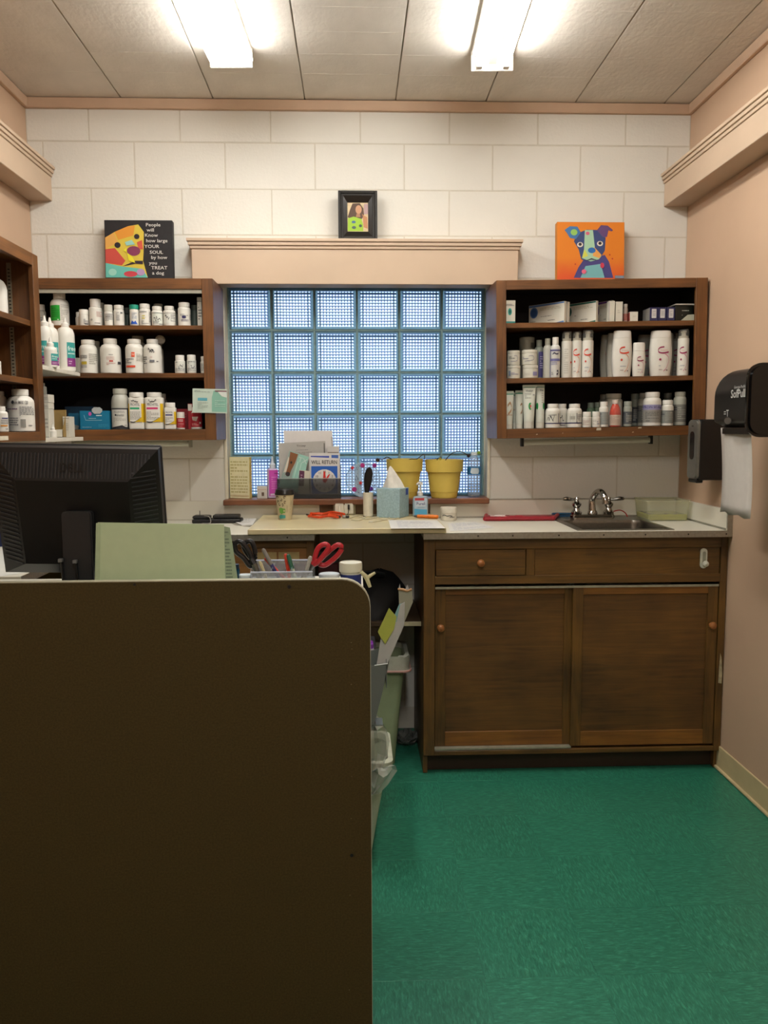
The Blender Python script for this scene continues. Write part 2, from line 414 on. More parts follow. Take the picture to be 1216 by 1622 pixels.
# ---- valance boxes
def valance(name, label, x0, x1, y0, y1, z0, z1, along, sgn=1):
    T = thing(name, label, 'valance', ((x0+x1)/2, (y0+y1)/2, z0))
    hx, hy = (x1-x0)/2, (y1-y0)/2; h = z1-z0; mh = .042
    # box board with hollow back, then crown moulding in three steps
    obj('board', BX(-hx, hx, -hy, hy, 0, h-mh, bev=.002), PEACH2, T)
    bm = NB()
    for i, (dz, e) in enumerate(((0, .006), (.014, .013), (.030, .019))):
        top = (.012, .027, .042)[i]
        if along == 'x': box(bm, -hx-e, hx+e, -hy-e, hy, h-mh+dz, h-mh+top+.002, bev=.003, seg=2)
        elif sgn > 0: box(bm, -hx, hx+e, -hy, hy, h-mh+dz, h-mh+top+.002, bev=.003, seg=2)
        else: box(bm, -hx-e, hx, -hy, hy, h-mh+dz, h-mh+top+.002, bev=.003, seg=2)
    obj('crown_moulding', bm, PEACH2, T); return T
V = valance('window_valance', 'long peach painted valance box mounted above the glass block window', -.718, .746, 3.752, 3.849, 2.105, 2.300, 'x')
valance('wall_valance', 'peach painted valance box running along the wall with the towel dispenser', 1.44, XR-.001, .6, D-.002, 2.476, 2.62, 'y', -1)
valance('wall_valance', 'peach painted valance box on the wall above the cabinet with shelf standards', XL+.001, -1.352, .6, D-.002, 2.484, 2.63, 'y', 1)
# ---- ceiling lights
def striplight(x, rz, lens, label, y0=3.335, k=1.0):
    T = thing('ceiling_light', label, 'ceiling light', (x, y0, CZ-.001), rz, 'fluorescent ceiling lights')
    Lh = 1.24; wM = mat('#e6e2da', .4, var=.01)
    w = .08
    obj('housing', BX(-w, w, -Lh, 0, -.022, 0, bev=.003), wM, T)
    for y in (0, -Lh): 
        obj('end_plate', BX(-w-.002, w+.002, y-.005, y+.005, -.075, -.001, bev=.002), wM, T)
    gl = emit_mat((1.0, .98, .935), LAMP)
    if lens:
        # wrap-around lens: lit shell over two tubes
        pr = [(-w+.001, -.022), (-w-.004, -.050), (-w+.014, -.068), (w-.014, -.068), (w+.004, -.050), (w-.001, -.022)]
        obj('lens', PR(pr, -Lh+.006, -.006), emit_mat((1.0, .98, .935), LAMP*.5*k), T)
    else:
        obj('ballast_cover', PR([(-.026, -.022), (-.016, -.052), (.016, -.052), (.026, -.022)], -Lh+.006, -.006, bev=0), wM, T)
        for s in (-1, 1):
            t = obj('tube', TU([(s*.052, -Lh+.03, -.047), (s*.052, -.03, -.047)], .0155, seg=10), gl, T)
            for y in (-Lh+.018, -.018): obj('lamp_holder', BX(s*.052-.012, s*.052+.012, y-.012, y+.012, -.07, -.02, bev=.002), wM, T)
striplight(-.465, math.radians(-2.2), True, 'fluorescent ceiling light with a glowing white wrap-around lens')
striplight(.55, math.radians(-2.4), False, 'bare two-tube fluorescent ceiling light with a ridge between the tubes')
striplight(.15, math.radians(-2.3), True, 'fluorescent ceiling light with a lens over the front half of the room', .55, 2.0)
# ================================================================ CABINETS
WD1, WD2 = '#41260f', '#754a22'         # wall cabinets
def wd(axis): return wood(WD1, WD2, axis)
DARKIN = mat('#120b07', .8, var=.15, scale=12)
def open_cabinet(name, label, loc, W, dep, h, st, rails, shelves, rot=(0, 0, 0), standards=(), strip=False, side=None):
    """front faces local -y at y=0; x from 0 to W; z from 0 to h. rails=(bottom,top) heights, st=(left,right) stile widths"""
    T = thing(name, label, 'cabinet', loc); T.rotation_euler = rot
    t = .018; side = side or wd('z')
    obj('side_panel', BX(0, t, .018, dep, 0, h), side, T); obj('side_panel', BX(W-t, W, .018, dep, 0, h), side, T)
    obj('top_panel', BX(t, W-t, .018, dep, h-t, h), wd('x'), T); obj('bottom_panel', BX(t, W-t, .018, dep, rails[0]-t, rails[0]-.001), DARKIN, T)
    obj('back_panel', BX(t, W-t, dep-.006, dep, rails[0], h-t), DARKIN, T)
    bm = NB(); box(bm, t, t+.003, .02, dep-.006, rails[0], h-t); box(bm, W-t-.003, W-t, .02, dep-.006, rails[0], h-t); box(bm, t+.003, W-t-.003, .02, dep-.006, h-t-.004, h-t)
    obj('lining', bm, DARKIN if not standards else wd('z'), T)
    obj('stile', BX(0, st[0], 0, .018, 0, h, bev=.0015), wd('z'), T); obj('stile', BX(W-st[1], W, 0, .018, 0, h, bev=.0015), wd('z'), T)
    obj('rail', BX(st[0], W-st[1], .0003, .018, 0, rails[0], bev=.0015), wd('x'), T); obj('rail', BX(st[0], W-st[1], .0003, .018, h-rails[1], h, bev=.0015), wd('x'), T)
    for z0, z1 in shelves: obj('shelf', BX(t+.003, W-t-.003, .018, dep-.007, z0, z1, bev=.001), wd('x'), T)
    if strip: obj('door_track', BX(st[0], W-st[1], .006, .018, h-rails[1]-.016, h-rails[1]), mat('#9c998a', .5), T)
    for (sx, sy, face) in standards:
        bm = NB(); box(bm, sx-.002, sx, sy, sy+.016, rails[0], h-.03); s = obj('shelf_standard', bm, mat('#a79d86', .4, metal=.6, var=.1), T)
        bm = NB(); z = rails[0]+.02
        while z < h-.05: box(bm, sx-.0024, sx-.0019, sy+.004, sy+.012, z, z+.004); z += .0127
        obj('slots', bm, mat('#1a130d', .8, var=0), s)
    return T
CY = 3.57; cdep = D-CY-.002
# right cabinet, hung a touch out of level
pa, pb, pc = PY(788, 444, CY), PY(1125, 439.5, CY), PY(787, 695, CY)
tilt = math.atan2(pb.z-pa.z, pb.x-pa.x); RW = (pb-pa).length-.004; RHt = pa.z-pc.z
def rz_at(x, zl): return zl+(x-pa.x)*math.tan(tilt)       # height on the tilted cabinet
RS = []
for y0, y1 in ((512, 520), (600, 607.5)):
    a = PY(805, y0, CY+.018).z-pc.z; b = PY(805, y1, CY+.018).z-pc.z; RS.append((b, a))
rb = PY(805, 680, CY).z-pc.z; rt = pa.z-PY(805, 459, CY).z
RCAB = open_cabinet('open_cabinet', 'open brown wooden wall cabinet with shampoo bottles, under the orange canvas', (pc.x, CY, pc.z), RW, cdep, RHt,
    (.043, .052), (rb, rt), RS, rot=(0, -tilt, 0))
RZ = [pc.z+RS[0][1], pc.z+RS[1][1], pc.z+rb]
# left cabinet on the back wall
qa, qc = PY(336.5, 441, CY), PY(338.5, 697, CY); LX0 = XL+.002; LWd = qa.x-LX0; LHt = qa.z-qc.z
LS = []
for y0, y1 in ((515.4, 522), (591, 598)):
    a = PY(310, y0, CY+.018).z-qc.z; b = PY(310, y1, CY+.018).z-qc.z; LS.append((b, a))
lb = PY(310, 680, CY).z-qc.z; lt = qa.z-PY(310, 458, CY).z
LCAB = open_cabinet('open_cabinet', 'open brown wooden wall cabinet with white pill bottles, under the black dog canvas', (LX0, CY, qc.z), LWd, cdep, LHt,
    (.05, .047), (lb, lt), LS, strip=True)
LZ = [qc.z+LS[0][1], qc.z+LS[1][1], qc.z+lb]
# cabinet on the left wall (front faces +x): rotate -90deg about z -> local x runs along -y... front local -y must face +x
FX = XL+.29; fy1 = PX(60, 420, FX).y
LL = 1.5
fz1 = PX(57, 404, FX).z; fz0 = PX(69, 698, FX).z
# rot z = +90: local x -> +y, local -y -> +x
SCs = []
for y0, y1 in ((506, 511.5), (600, 605)):
    ytop = PX(31, y0-2, FX-.03).z-fz0; SCs.append((ytop-.02, ytop))
sb = PX(40, 684, FX).z-fz0
SCAB = open_cabinet('open_cabinet', 'open brown wooden cabinet on the side wall with a slotted metal shelf standard', (FX, fy1-LL, fz0), LL, .288, fz1-fz0,
    (.05, .052), (sb, .045), SCs, rot=(0, 0, math.pi/2), standards=((LL-.022, .09, 0),))
SZ = [fz0+SCs[0][1], fz0+SCs[1][1], fz0+sb]
a = PX(5, 694, FX+.0008)
st = NB(); 
for k in range(1): box(st, 0, .0006, -.2, .0, -.007, .007)
sk = tag(obj('shelf_label', st, mat('#cfc8b4', .6), None, loc=(FX, PX(13, 694, FX).y, PX(8, 694, FX).z)), 'small white paper strip stuck on the bottom rail of the side cabinet', 'sticker')
# white corner shelves between the two left cabinets
SHW = mat('#cfcabd', .5, var=.03)
xs = PY(125.5, 593, 3.555).x
z1 = PY(125.5, 590, 3.555).z; z0 = PY(125.5, 596, 3.555).z
CS1 = z1; 
tag(obj('corner_shelf', BX(XL+.002, xs, fy1+.003, CY-.003, z0, z1, bev=.001), SHW), 'upper white corner shelf holding the ear-cleaner squeeze bottles', 'shelf')
xs2 = PY(130.5, 695, 3.555).x; z1b = PY(130, 692, 3.555).z; CS2 = z1b
tag(obj('corner_shelf', BX(XL+.002, xs2, fy1+.003, CY-.003, z1b-.016, z1b, bev=.001), SHW), 'lower white corner shelf holding small cartons and a dropper bottle', 'shelf')
# under-cabinet lights (switched off)
def underlight(x0, x1, ztop, label, y=3.66, tl=0, ec='#151312'):
    T = thing('under_cabinet_light', label, 'light fixture', ((x0+x1)/2, y, ztop)); hw = (x1-x0)/2
    T.rotation_euler = (0, -tl, 0)
    wM = mat('#b9b6a6', .5, var=.04)
    obj('housing', BX(-hw-.06, hw+.06, -.03, .06, -.016, 0, bev=.002), wM, T)
    obj('tube', TU([(-hw, -.005, -.04), (hw, -.005, -.04)], .013, seg=10), mat('#c8c8b8', .3, var=.01), T)
    bl = mat(ec, .5)
    for s in (-1, 1): obj('lamp_holder', BX(s*(hw+.006)-.006, s*(hw+.006)+.006, -.02, .012, -.058, -.016, bev=.002), bl, T)
a, b = PY(828, 708, 3.66), PY(1027, 706, 3.66)
xm = (a.x+b.x)/2; underlight(a.x, b.x, rz_at(xm, pc.z+rb-.018)-.004, 'switched-off fluorescent tube with black end holders under the shampoo cabinet', tl=tilt)
a, b = PY(120, 708, 3.66), PY(300, 708, 3.66)
underlight(a.x, b.x, qc.z+lb-.022, 'switched-off fluorescent tube under the pill bottle cabinet, above the monitor', ec='#a3a08f')
# ================================================================ COUNTER
BY = 3.305; CF = 3.275                # cabinet face, counter front edge
BW1, BW2 = '#3d2a0f', '#6e4d1c'
def bwd(ax): return wood(BW1, BW2, ax, .45)
LAM = mat('#d6d2c2', .35, var=.03, scale=4); METAL = mat('#aca99e', .38, metal=.85, var=.08, scale=90)
kx0, kx1 = PY(497, 860, BY).x, PY(671, 860, BY).x
# sink hole
sfl, sfr, sbl = PZ(918, 840.5, CT), PZ(1062, 838, CT), PZ(884, 822.5, CT)
sx0, sx1, sy0, sy1 = sfl.x, sfr.x, sfl.y, 3.68
rimb = 3.80
ct = NB(); th = .02
cxl = kx0+.004                    # end of left counter
box(ct, kx1-.004, sx0+.012, CF+.002, D-.001, CT-th, CT); box(ct, sx1-.012, XR-.001, CF+.002, D-.001, CT-th, CT)
box(ct, sx0+.012, sx1-.012, CF+.002, sy0+.012, CT-th, CT); box(ct, sx0+.012, sx1-.012, rimb-.012, D-.001, CT-th, CT)
WT = thing('countertop', 'white laminate countertop with a metal edge around the steel sink', 'countertop', (0, 0, 0))
obj('worktop', ct, LAM, WT)
e = NB(); box(e, kx1-.004, XR-.001, CF, CF+.002, CT-.026, CT+.001, bev=.0006); ed = obj('metal_edge', e, METAL, WT)
for px in (757, 812, 885, 956, 1022, 1090, 1150):
    p = PY(px, 848, CF); obj('screw', LA([(.0001, 0), (.0035, .0004), (.003, .0014), (.0001, .0016)], seg=8), mat('#3a3732', .4, metal=.6), ed, loc=(p.x, CF-.0001, CT-.013), rot=(math.pi/2, 0, 0))
bz = PY(900, 791, D-.02).z
x = PY(681, 800, D-.02).x
obj('backsplash', BX(x, XR-.02, D-.02, D-.001, CT+.0002, bz, bev=.002), LAM, WT)
obj('metal_strip', BX(x, XR-.02, D-.024, D-.02, CT+.0002, CT+.008), METAL, WT)
obj('metal_cap', BX(x, XR-.001, D-.021, D-.0008, bz, bz+.004), METAL, WT)
obj('side_splash', BX(XR-.02, XR-.001, CF+.01, D-.02, CT+.0002, bz, bev=.001), LAM, WT)
obj('metal_strip', BX(XR-.024, XR-.02, CF+.02, D-.024, CT+.0002, CT+.008), METAL, WT)
obj('metal_end', BX(XR-.022, XR-.0008, CF+.002, CF+.012, CT+.0002, bz+.002), METAL, WT)
# left counter: back run and return along the left wall
WL = thing('countertop', 'white laminate countertop running into the corner behind the monitor', 'countertop', (0, 0, 0))
LCX = PZ(52, 905, CT).x
ct = NB(); box(ct, XL+.001, cxl, CF+.002, D-.001, CT-th, CT); box(ct, XL+.001, LCX, 2.37, CF+.002, CT-th, CT); obj('worktop', ct, LAM, WL)
e = NB(); box(e, LCX, cxl, CF, CF+.002, CT-.026, CT+.001, bev=.0006); box(e, LCX, LCX+.002, 2.37, CF+.002, CT-.026, CT+.001)
ed = obj('metal_edge', e, METAL, WL)
for px in (455,):
    p = PY(px, 852, CF); obj('screw', LA([(.0001, 0), (.0035, .0004), (.003, .0014), (.0001, .0016)], seg=8), mat('#3a3732', .4, metal=.6), ed, loc=(p.x, CF-.0001, CT-.013), rot=(math.pi/2, 0, 0))
xe = PY(506, 800, D-.02).x; bz2 = PY(420, 793, D-.02).z
obj('backsplash', PR(rrect(XL+.001, xe, CT+.0002, bz2, .035, 6, (0, 1, 0, 0)), D-.02, D-.001, bev=.002), LAM, WL)
# wooden apron on the wall between the two backsplashes
tag(obj('wall_panel', BX(xe+.001, x-.001, D-.012, D-.0015, CT-.02, SILLZ-.028), wood('#5a3c1c', '#7d5a30', 'x')), 'plain brown wooden board on the wall behind the tissue box', 'wood panel')
# beige board bridging the kneehole
fl, fr = PZ(392, 839, CT+.022), PZ(708, 838, CT+.022)
bY0 = fl.y
BRD = tag(obj('bridge_board', BX(fl.x, fr.x, bY0, D-.026, CT+.0008, CT+.0225, bev=.002), mat('#c2b48c', .4, var=.05, scale=5, stretch=(1, 8, 1))), 'beige laminate board laid across the knee space between the counters', 'board')
BT = CT+.0225
# base cabinet right
def base_cab():
    zb0 = PY(671, 1197.5, BY).z; zt = CT-th-.001
    x0, x1 = kx1, XR-.003
    T = thing('base_cabinet', 'brown wooden sink cabinet with two sliding doors and a drawer', 'cabinet', (0, 0, 0))
    k = .02
    obj('side_panel', BX(x0, x0+.018, BY+k, D-.002, .002, zt), bwd('z'), T); obj('side_panel', BX(x1-.018, x1, BY+k, D-.002, .002, zt), bwd('z'), T)
    obj('bottom_panel', BX(x0+.018, x1-.018, BY+k, D-.002, zb0, zb0+.018), bwd('x'), T)
    obj('toe_kick', BX(x0+.018, x1-.018, BY+.05, BY+.065, .002, zb0), mat('#2a1a0c', .6), T)
    def fx(p): return PY(p, 1000, BY).x
    def fz(p): return PY(900, p, BY).z
    def fr(n, a, b, c, d, ax, yo=0, yd=k, bev=.0015): return obj(n, BX(fx(a) if a else x0, fx(b) if b else x1, BY+yo, BY+yd, c, d, bev=bev), bwd(ax), T)
    sl = fr('stile', None, 688.5, zb0, zt, 'z'); sr = fr('stile', 1137, None, zb0, zt, 'z')
    zd = [fz(v) for v in (869, 911, 924, 931, 1183, 1187)]
    fr('rail', 688.5, 1137, zd[0], zt, 'x', .0005); fr('rail', 688.5, 1137, zd[2], zd[1], 'x', .0005); fr('rail', 688.5, 1137, zb0, zd[5]+.002, 'x', .0005)
    fr('mullion', 831.5, 845, zd[1], zd[0], 'z', .0008)
    KN = wood('#7a4a22', '#a56a38', 'z', .35)
    def knob(P, px, py, Y):
        p = PY(px, py, Y); o = obj('knob', LA([(.008, 0), (.007, .008), (.011, .013), (.0155, .019), (.0165, .024), (.014, .030), (.008, .033), (.001, .034)], seg=16), KN, P, loc=(p.x, Y+.0005, p.z), rot=(math.pi/2, 0, 0)); return o
    dr = obj('drawer', BX(fx(690), fx(830.5), BY-.001, BY+.2, zd[1]+.002, zd[0]-.002, bev=.002), bwd('x'), T); knob(dr, 760, 891, BY-.001)
    obj('false_front', BX(fx(846), fx(1136), BY+.008, BY+.014, zd[1], zd[0]), bwd('x'), T)
    ALU = mat('#9d9a87', .4, metal=.4, var=.1)
    def door(a, b, Y, kpx, kpy):
        za, zb = zd[4]+.001, zd[3]-.001; xa, xb = fx(a), fx(b); sw = .043; 
        dT = obj('door', BX(xa+sw-.004, xb-sw+.004, Y+.007, Y+.012, za+.01, zb-.01), wood('#402a0e', '#68471a', 'x', .5), T)
        obj('door_stile', BX(xa, xa+sw, Y, Y+.017, za, zb, bev=.001), bwd('z'), dT); obj('door_stile', BX(xb-sw, xb, Y, Y+.017, za, zb, bev=.001), bwd('z'), dT)
        obj('door_rail', BX(xa+sw, xb-sw, Y+.0005, Y+.0165, za, za+.062, bev=.001), wood('#5a3814', '#85581f', 'x', .45), dT); obj('door_rail', BX(xa+sw, xb-sw, Y+.0005, Y+.0165, zb-.03, zb, bev=.001), wood('#5a3814', '#85581f', 'x', .45), dT)
        knob(dT, kpx, kpy, Y)
    door(690, 912, BY+.028, 697, 993); door(907, 1136, BY+.006, 1125, 989)
    obj('door_track', BX(fx(689), fx(1136), BY+.002, BY+.005, zd[3]-.001, zd[3]+.008), ALU, T)
    obj('door_track', BX(fx(689), fx(908), BY+.001, BY+.027, zd[4]-.006, zd[4]+.001), ALU, T)
    # child lock plate
    p = PY(1113, 884, BY+.007)
    lk = obj('child_lock', PR(rrect(-.0145, .0145, -.042, .042, .0144, 6), -.012, 0, bev=.003), mat('#c6c6b4', .4), T, loc=(p.x, p.y, p.z))
    obj('slot', PR(rrect(-.007, .007, -.03, .03, .0069, 5), -.0125, -.0118), mat('#8f8f7c', .5), lk)
    obj('button', LA([(.013, 0), (.012, .008), (.006, .012), (.0005, .013)], seg=14), mat('#c9c9b8', .4), lk, loc=(.006, -.012, -.022), rot=(math.pi/2, 0, 0))
    # worn pale patches of bare wood on the end stile
    bm = NB(); p = PY(1138, 1060, BY-.0004)
    poly(bm, [(p.x+dx, BY-.0004, p.z+dz) for dx, dz in ((0, -.06), (.014, -.062), (.016, -.02), (.010, .05), (.004, .07), (.001, .0))])
    p = PY(1147, 1030, BY-.0004); poly(bm, [(p.x+dx, BY-.0004, p.z+dz) for dx, dz in ((0, -.2), (.006, -.2), (.008, .1), (.004, .1))])
    printobj('worn_paint', bm, mat('#a79b7c', .7, var=.2, scale=60), sr)
base_cab()
# base cabinet left of the knee space
def base_left():
    T = thing('base_cabinet', 'brown wooden base cabinet behind the desk, left of the knee space', 'cabinet', (0, 0, 0))
    x0, x1 = XL+.002, kx0; zt = CT-th-.001; zb = .09
    obj('side_panel', BX(x1-.018, x1, BY+.02, D-.002, .002, zt), bwd('z'), T)
    obj('toe_kick', BX(x0, x1-.018, BY+.05, BY+.065, .002, zb), mat('#2a1a0c', .6), T)
    def fx(p): return PY(p, 900, BY).x
    def fz(p): return PY(450, p, BY).z
    obj('rail', BX(x0, x1-.03, BY+.0005, BY+.02, fz(868), zt, bev=.0015), bwd('x'), T)
    obj('stile', BX(x1-.03, x1, BY, BY+.02, zb, zt, bev=.0015), bwd('z'), T)
    obj('rail', BX(x0, x1-.03, BY+.0005, BY+.02, zb, zb+.05, bev=.0015), bwd('x'), T)
    d = obj('door', BX(x0+.3, x1-.03, BY+.008, BY+.02, zb+.05, fz(868)), wood('#6b4722', '#8a622f', 'x', .5), T)
    obj('door', BX(x0, x0+.298, BY+.004, BY+.016, zb+.05, fz(868)), bwd('x'), T)
    for a, b in ((402, 438), (441, 474)):
        obj('note_card', BX(fx(a), fx(b), BY+.0065, BY+.0078, fz(893), fz(875)), mat('#a08d5f', .7, var=.06), d)
base_left()
# ================================================================ SINK AND FAUCET
def sink():
    T = thing('sink', 'stainless steel drop-in sink set into the white countertop', 'sink', (0, 0, 0))
    ST = mat('#8b8880', .3, metal=1, var=.06, scale=70)
    rim = NB(); t0, t1 = CT+.0004, CT+.0035
    xs0, xs1 = sx0-.012, sx1+.004
    bx0, bx1, by0, by1 = sx0+.018, sx1-.016, sy0+.018, 3.66
    box(rim, xs0, bx0, sy0-.004, rimb, t0, t1, bev=.001); box(rim, bx1, xs1, sy0-.004, rimb, t0, t1, bev=.001)
    box(rim, bx0, bx1, sy0-.004, by0, t0, t1, bev=.001); box(rim, bx0, bx1, by1, rimb, t0, t1, bev=.001)
    obj('rim', rim, ST, T)
    b = NB(); r = .05
    lv = []
    for z, ins in ((t1-.0005, 0), (CT-.012, .003), (CT-.10, .008), (CT-.122, .02), (CT-.128, .05)):
        lv.append([b.verts.new((x, y, z)) for x, y in rrect(bx0+ins, bx1-ins, by0+ins, by1-ins, r, 6)])
    for a, c in zip(lv, lv[1:]):
        n = len(a)
        for i in range(n): b.faces.new((a[i], a[(i+1) % n], c[(i+1) % n], c[i]))
    b.faces.new(lv[-1])
    # corner fillets between the square hole and the rounded basin top
    obj('basin', b, ST, T, ang=60)
    obj('drain', LA([(.0005, 0), (.03, 0), (.036, .002), (.04, .0005)], seg=20), mat('#6d6a64', .3, metal=1), T, loc=((bx0+bx1)/2, (by0+by1)/2, CT-.1278))
sink()
def faucet():
    CH = mat('#b9b6b0', .12, metal=1, var=.0)
    fy = 3.735; c = PY(938, 815, fy); z0 = CT+.0037
    T = thing('faucet', 'chrome two-handle gooseneck faucet standing behind the sink', 'faucet', (c.x, fy, z0))
    k = fy/F
    obj('base_plate', PR(rrect(-.104, .104, -.026, .026, .024, 6), 0, .02, axis='z', bev=.004), CH, T)
    pts = smooth([(0, 0, .015), (-.002, .004, .06), (-.001, .002, .09), (.010, -.022, .122), (.022, -.055, .128), (.030, -.082, .105), (.032, -.09, .075)], 6)
    n = len(pts); rr = [.019-.005*min(1, i/(n*.35)) if i < n*.8 else .0145 for i in range(n)]
    obj('spout', TU(pts, rr, seg=14), CH, T)
    obj('spout_collar', LA([(.022, 0), (.024, .008), (.020, .018), (.018, .02)], seg=18), CH, T, loc=(0, 0, .018))
    for s in (-1, 1):
        h = obj('handle', LA([(.024, 0), (.025, .012), (.017, .022), (.013, .032), (.021, .044), (.022, .052), (.012, .060), (.009, .068), (.012, .074), (.008, .082), (.0005, .084)], seg=18), CH, T, loc=(s*.075, 0, .018))
        obj('lever', TU([(0, 0, .071), (s*.02, -.004, .071), (s*.035, -.008, .0735), (s*.05, -.01, .0755), (s*.066, -.012, .075), (s*.071, -.012, .0745)], [.005, .006, .0085, .0095, .007, .002], seg=10), CH, h)
faucet()
# ================================================================ BOTTLES
def strips(bm, P, fn, step=.14):
    # cut a flat outline into narrow upright strips so that it follows a curved surface
    def cut(P, c, s):
        out = []
        for a, b in zip(P, P[1:]+P[:1]):
            ia, ib = s*(a[0]-c) >= 0, s*(b[0]-c) >= 0
            if ia: out.append(a)
            if ia != ib:
                t = (c-a[0])/(b[0]-a[0]); out.append((c, a[1]+(b[1]-a[1])*t))
        return out
    x0, x1 = min(p[0] for p in P), max(p[0] for p in P); n = max(1, math.ceil((x1-x0)/step))
    for i in range(n):
        Q = cut(cut(list(P), x0+(x1-x0)*i/n, 1), x0+(x1-x0)*(i+1)/n, -1)
        if len(Q) > 2:
            try: poly(bm, [fn(*q) for q in Q])
            except ValueError: pass
def fine(T, name, items, fn0):
    """items: list of (kind, ...) grouped by colour -> one part per colour"""
    by = {}
    for it in items: by.setdefault(it[-1], []).append(it)
    for lay, (col, its) in enumerate(by.items()):
        bm = NB()
        def fn(p, v, _f=fn0, _e=lay*.00022):
            q = _f(p, v); return (q[0], q[1]-_e, q[2])
        for it in its:
            if it[0] == 'r':                                   # rect p0,p1,v0,v1
                _, p0, p1, v0, v1, _c = it; n = max(1, int((p1-p0)/.12)); m2 = max(1, int((v1-v0)/.15))
                for i in range(n):
                    for j in range(m2):
                        a, b = p0+(p1-p0)*i/n, p0+(p1-p0)*(i+1)/n; c, d = v0+(v1-v0)*j/m2, v0+(v1-v0)*(j+1)/m2
                        quad(bm, (fn(a, c), fn(b, c), fn(b, d), fn(a, d)))
            elif it[0] == 't':                                 # text s,p,v,size(p units), aspect
                _, s, p, v, sz, asp, _c = it; addtext(bm, s, lambda x, y: fn(p+x*sz, v+y*sz*asp), .01)
            elif it[0] == 'd': dashes(bm, fn, *it[1:6])
            elif it[0] == 's': stroke(bm, fn, it[1], it[2])
            elif it[0] == 'c':                                 # disc p,v,rp,rv
                _, p, v, rp, rv, _c = it
                strips(bm, [(p+rp*math.cos(2*math.pi*k/18), v+rv*math.sin(2*math.pi*k/18)) for k in range(18)], fn)
            elif it[0] == 'p': strips(bm, it[1], fn)
        bm.normal_update()
        for f in bm.faces:
            c = f.calc_center_median()
            if f.normal.dot(Vector((c.x*.3, -1, 0))) < 0: f.normal_flip()
        printobj(name, bm, mat(col, .55, var=0), T)
def bottle(name, label, cat, x0, x1, yt, yc, Y, zs, cx=None, group=None, body='#d8d5cb', cap='#dedbd2', lab=(), pr=(), n=2, sy=1, shoulder=.14, style='pill',
           face=True, seg=22, capsplit=True, topfn=None, rough=.4, capn=None):
    """px extents -> bottle standing at depth Y (centre) on height zs"""
    ym = (yt+yc)/2
    a, b = PY(x0, yc+12, Y), PY(x1, yc+12, Y); r = (b.x-a.x)/2/1.015; X = (a.x+b.x)/2
    zt = PY((x0+x1)/2, yt, Y).z; zc = PY((x0+x1)/2, yc, Y).z
    zz = zs(X) if callable(zs) else zs
    h = max(.02, zt-zz); ch = max(.004, zt-zc); bh = h-ch
    cr = r*.78 if cx is None else (PY(cx[1], yc, Y).x-PY(cx[0], yc, Y).x)/2
    ox = 0 if cx is None else 0
    rz = math.atan2(-X, Y)*(1 if face is True else face)
    T = thing(name, label, cat, (X, Y, zz+.0004), rz, group)
    nr = cr*.88
    if style == 'pill':
        sh = bh*(1-shoulder); k = (r-nr)
        prof = [(r*.90, 0), (r*.985, bh*.012), (r, bh*.04), (r, sh), (r-k*.10, sh+(bh-sh)*.35), (r-k*.38, sh+(bh-sh)*.68), (r-k*.85, sh+(bh-sh)*.92), (nr, bh), (nr, bh+ch*.3)]
    elif style == 'jar':
        prof = [(r*.93, 0), (r, bh*.06), (r, bh*.94), (r*.95, bh), (r*.9, bh+ch*.2)]
    elif style == 'cyl':
        prof = [(r*.94, 0), (r, bh*.03), (r, bh*.97), (r*.97, bh), (nr, bh+.0005), (nr, bh+ch*.3)]
    elif style == 'shampoo':                                   # barrel with a wide waist, flat cap on top
        prof = [(r*.84, 0), (r*.87, bh*.02), (r*.95, bh*.25), (r, bh*.48), (r*.985, bh*.7), (r*.93, bh*.9), (r*.90, bh)]
    elif style == 'dropper':
        prof = [(r*.92, 0), (r, bh*.04), (r, bh*.78), (r*.97, bh*.86), (r*.8, bh*.95), (nr, bh), (nr, bh+ch*.1)]
    else: prof = style
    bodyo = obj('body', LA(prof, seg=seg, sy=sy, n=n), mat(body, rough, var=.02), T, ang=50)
    def rad(v):
        z = v*bh
        for (r0, a0), (r1, a1) in zip(prof, prof[1:]):
            if a0 <= z <= a1 and a1 > a0: return r0+(r1-r0)*(z-a0)/(a1-a0)
        return r
    def fn(p, v, e=.0007):
        p = max(-.985, min(.985, p)); q = rad(v); y = -(1-abs(p)**n)**(1/n)
        return (p*(q+e), y*(q*sy+e), v*bh)
    def fn2(p, v): return fn(p, v, .0013)
    if lab: fine(T, 'label', lab, fn)
    if pr: fine(T, 'print', pr, fn2)
    cm = mat(cap, .45, var=.02)
    cn = capn or (n if style == 'shampoo' else 2)
    if topfn: topfn(T, bh, h, r, cr, cm)
    elif style == 'shampoo':
        q = r*.90
        obj('cap', LA([(q*.995, 0), (q, ch*.1), (q*.97, ch*.75), (q*.9, ch*.97), (q*.5, ch)], seg=seg, sy=sy, n=n), cm, T, loc=(0, 0, bh+.0006), ang=45)
    else:
        obj('cap', LA([(cr*.97, 0), (cr, ch*.08), (cr, ch*.88), (cr*.95, ch), (cr*.82, ch), (cr*.8, ch*.96)], seg=seg, n=cn), cm, T, loc=(0, 0, bh), ang=40)
    return T
def nozzle(T, bh, h, r, cr, cm):
    ch = h-bh
    obj('nozzle', LA([(cr, 0), (cr, ch*.32), (cr*.8, ch*.38), (cr*.5, ch*.46), (cr*.38, ch*.7), (cr*.2, ch*.97), (cr*.05, ch)], seg=16), cm, T, loc=(0, 0, bh), ang=40)
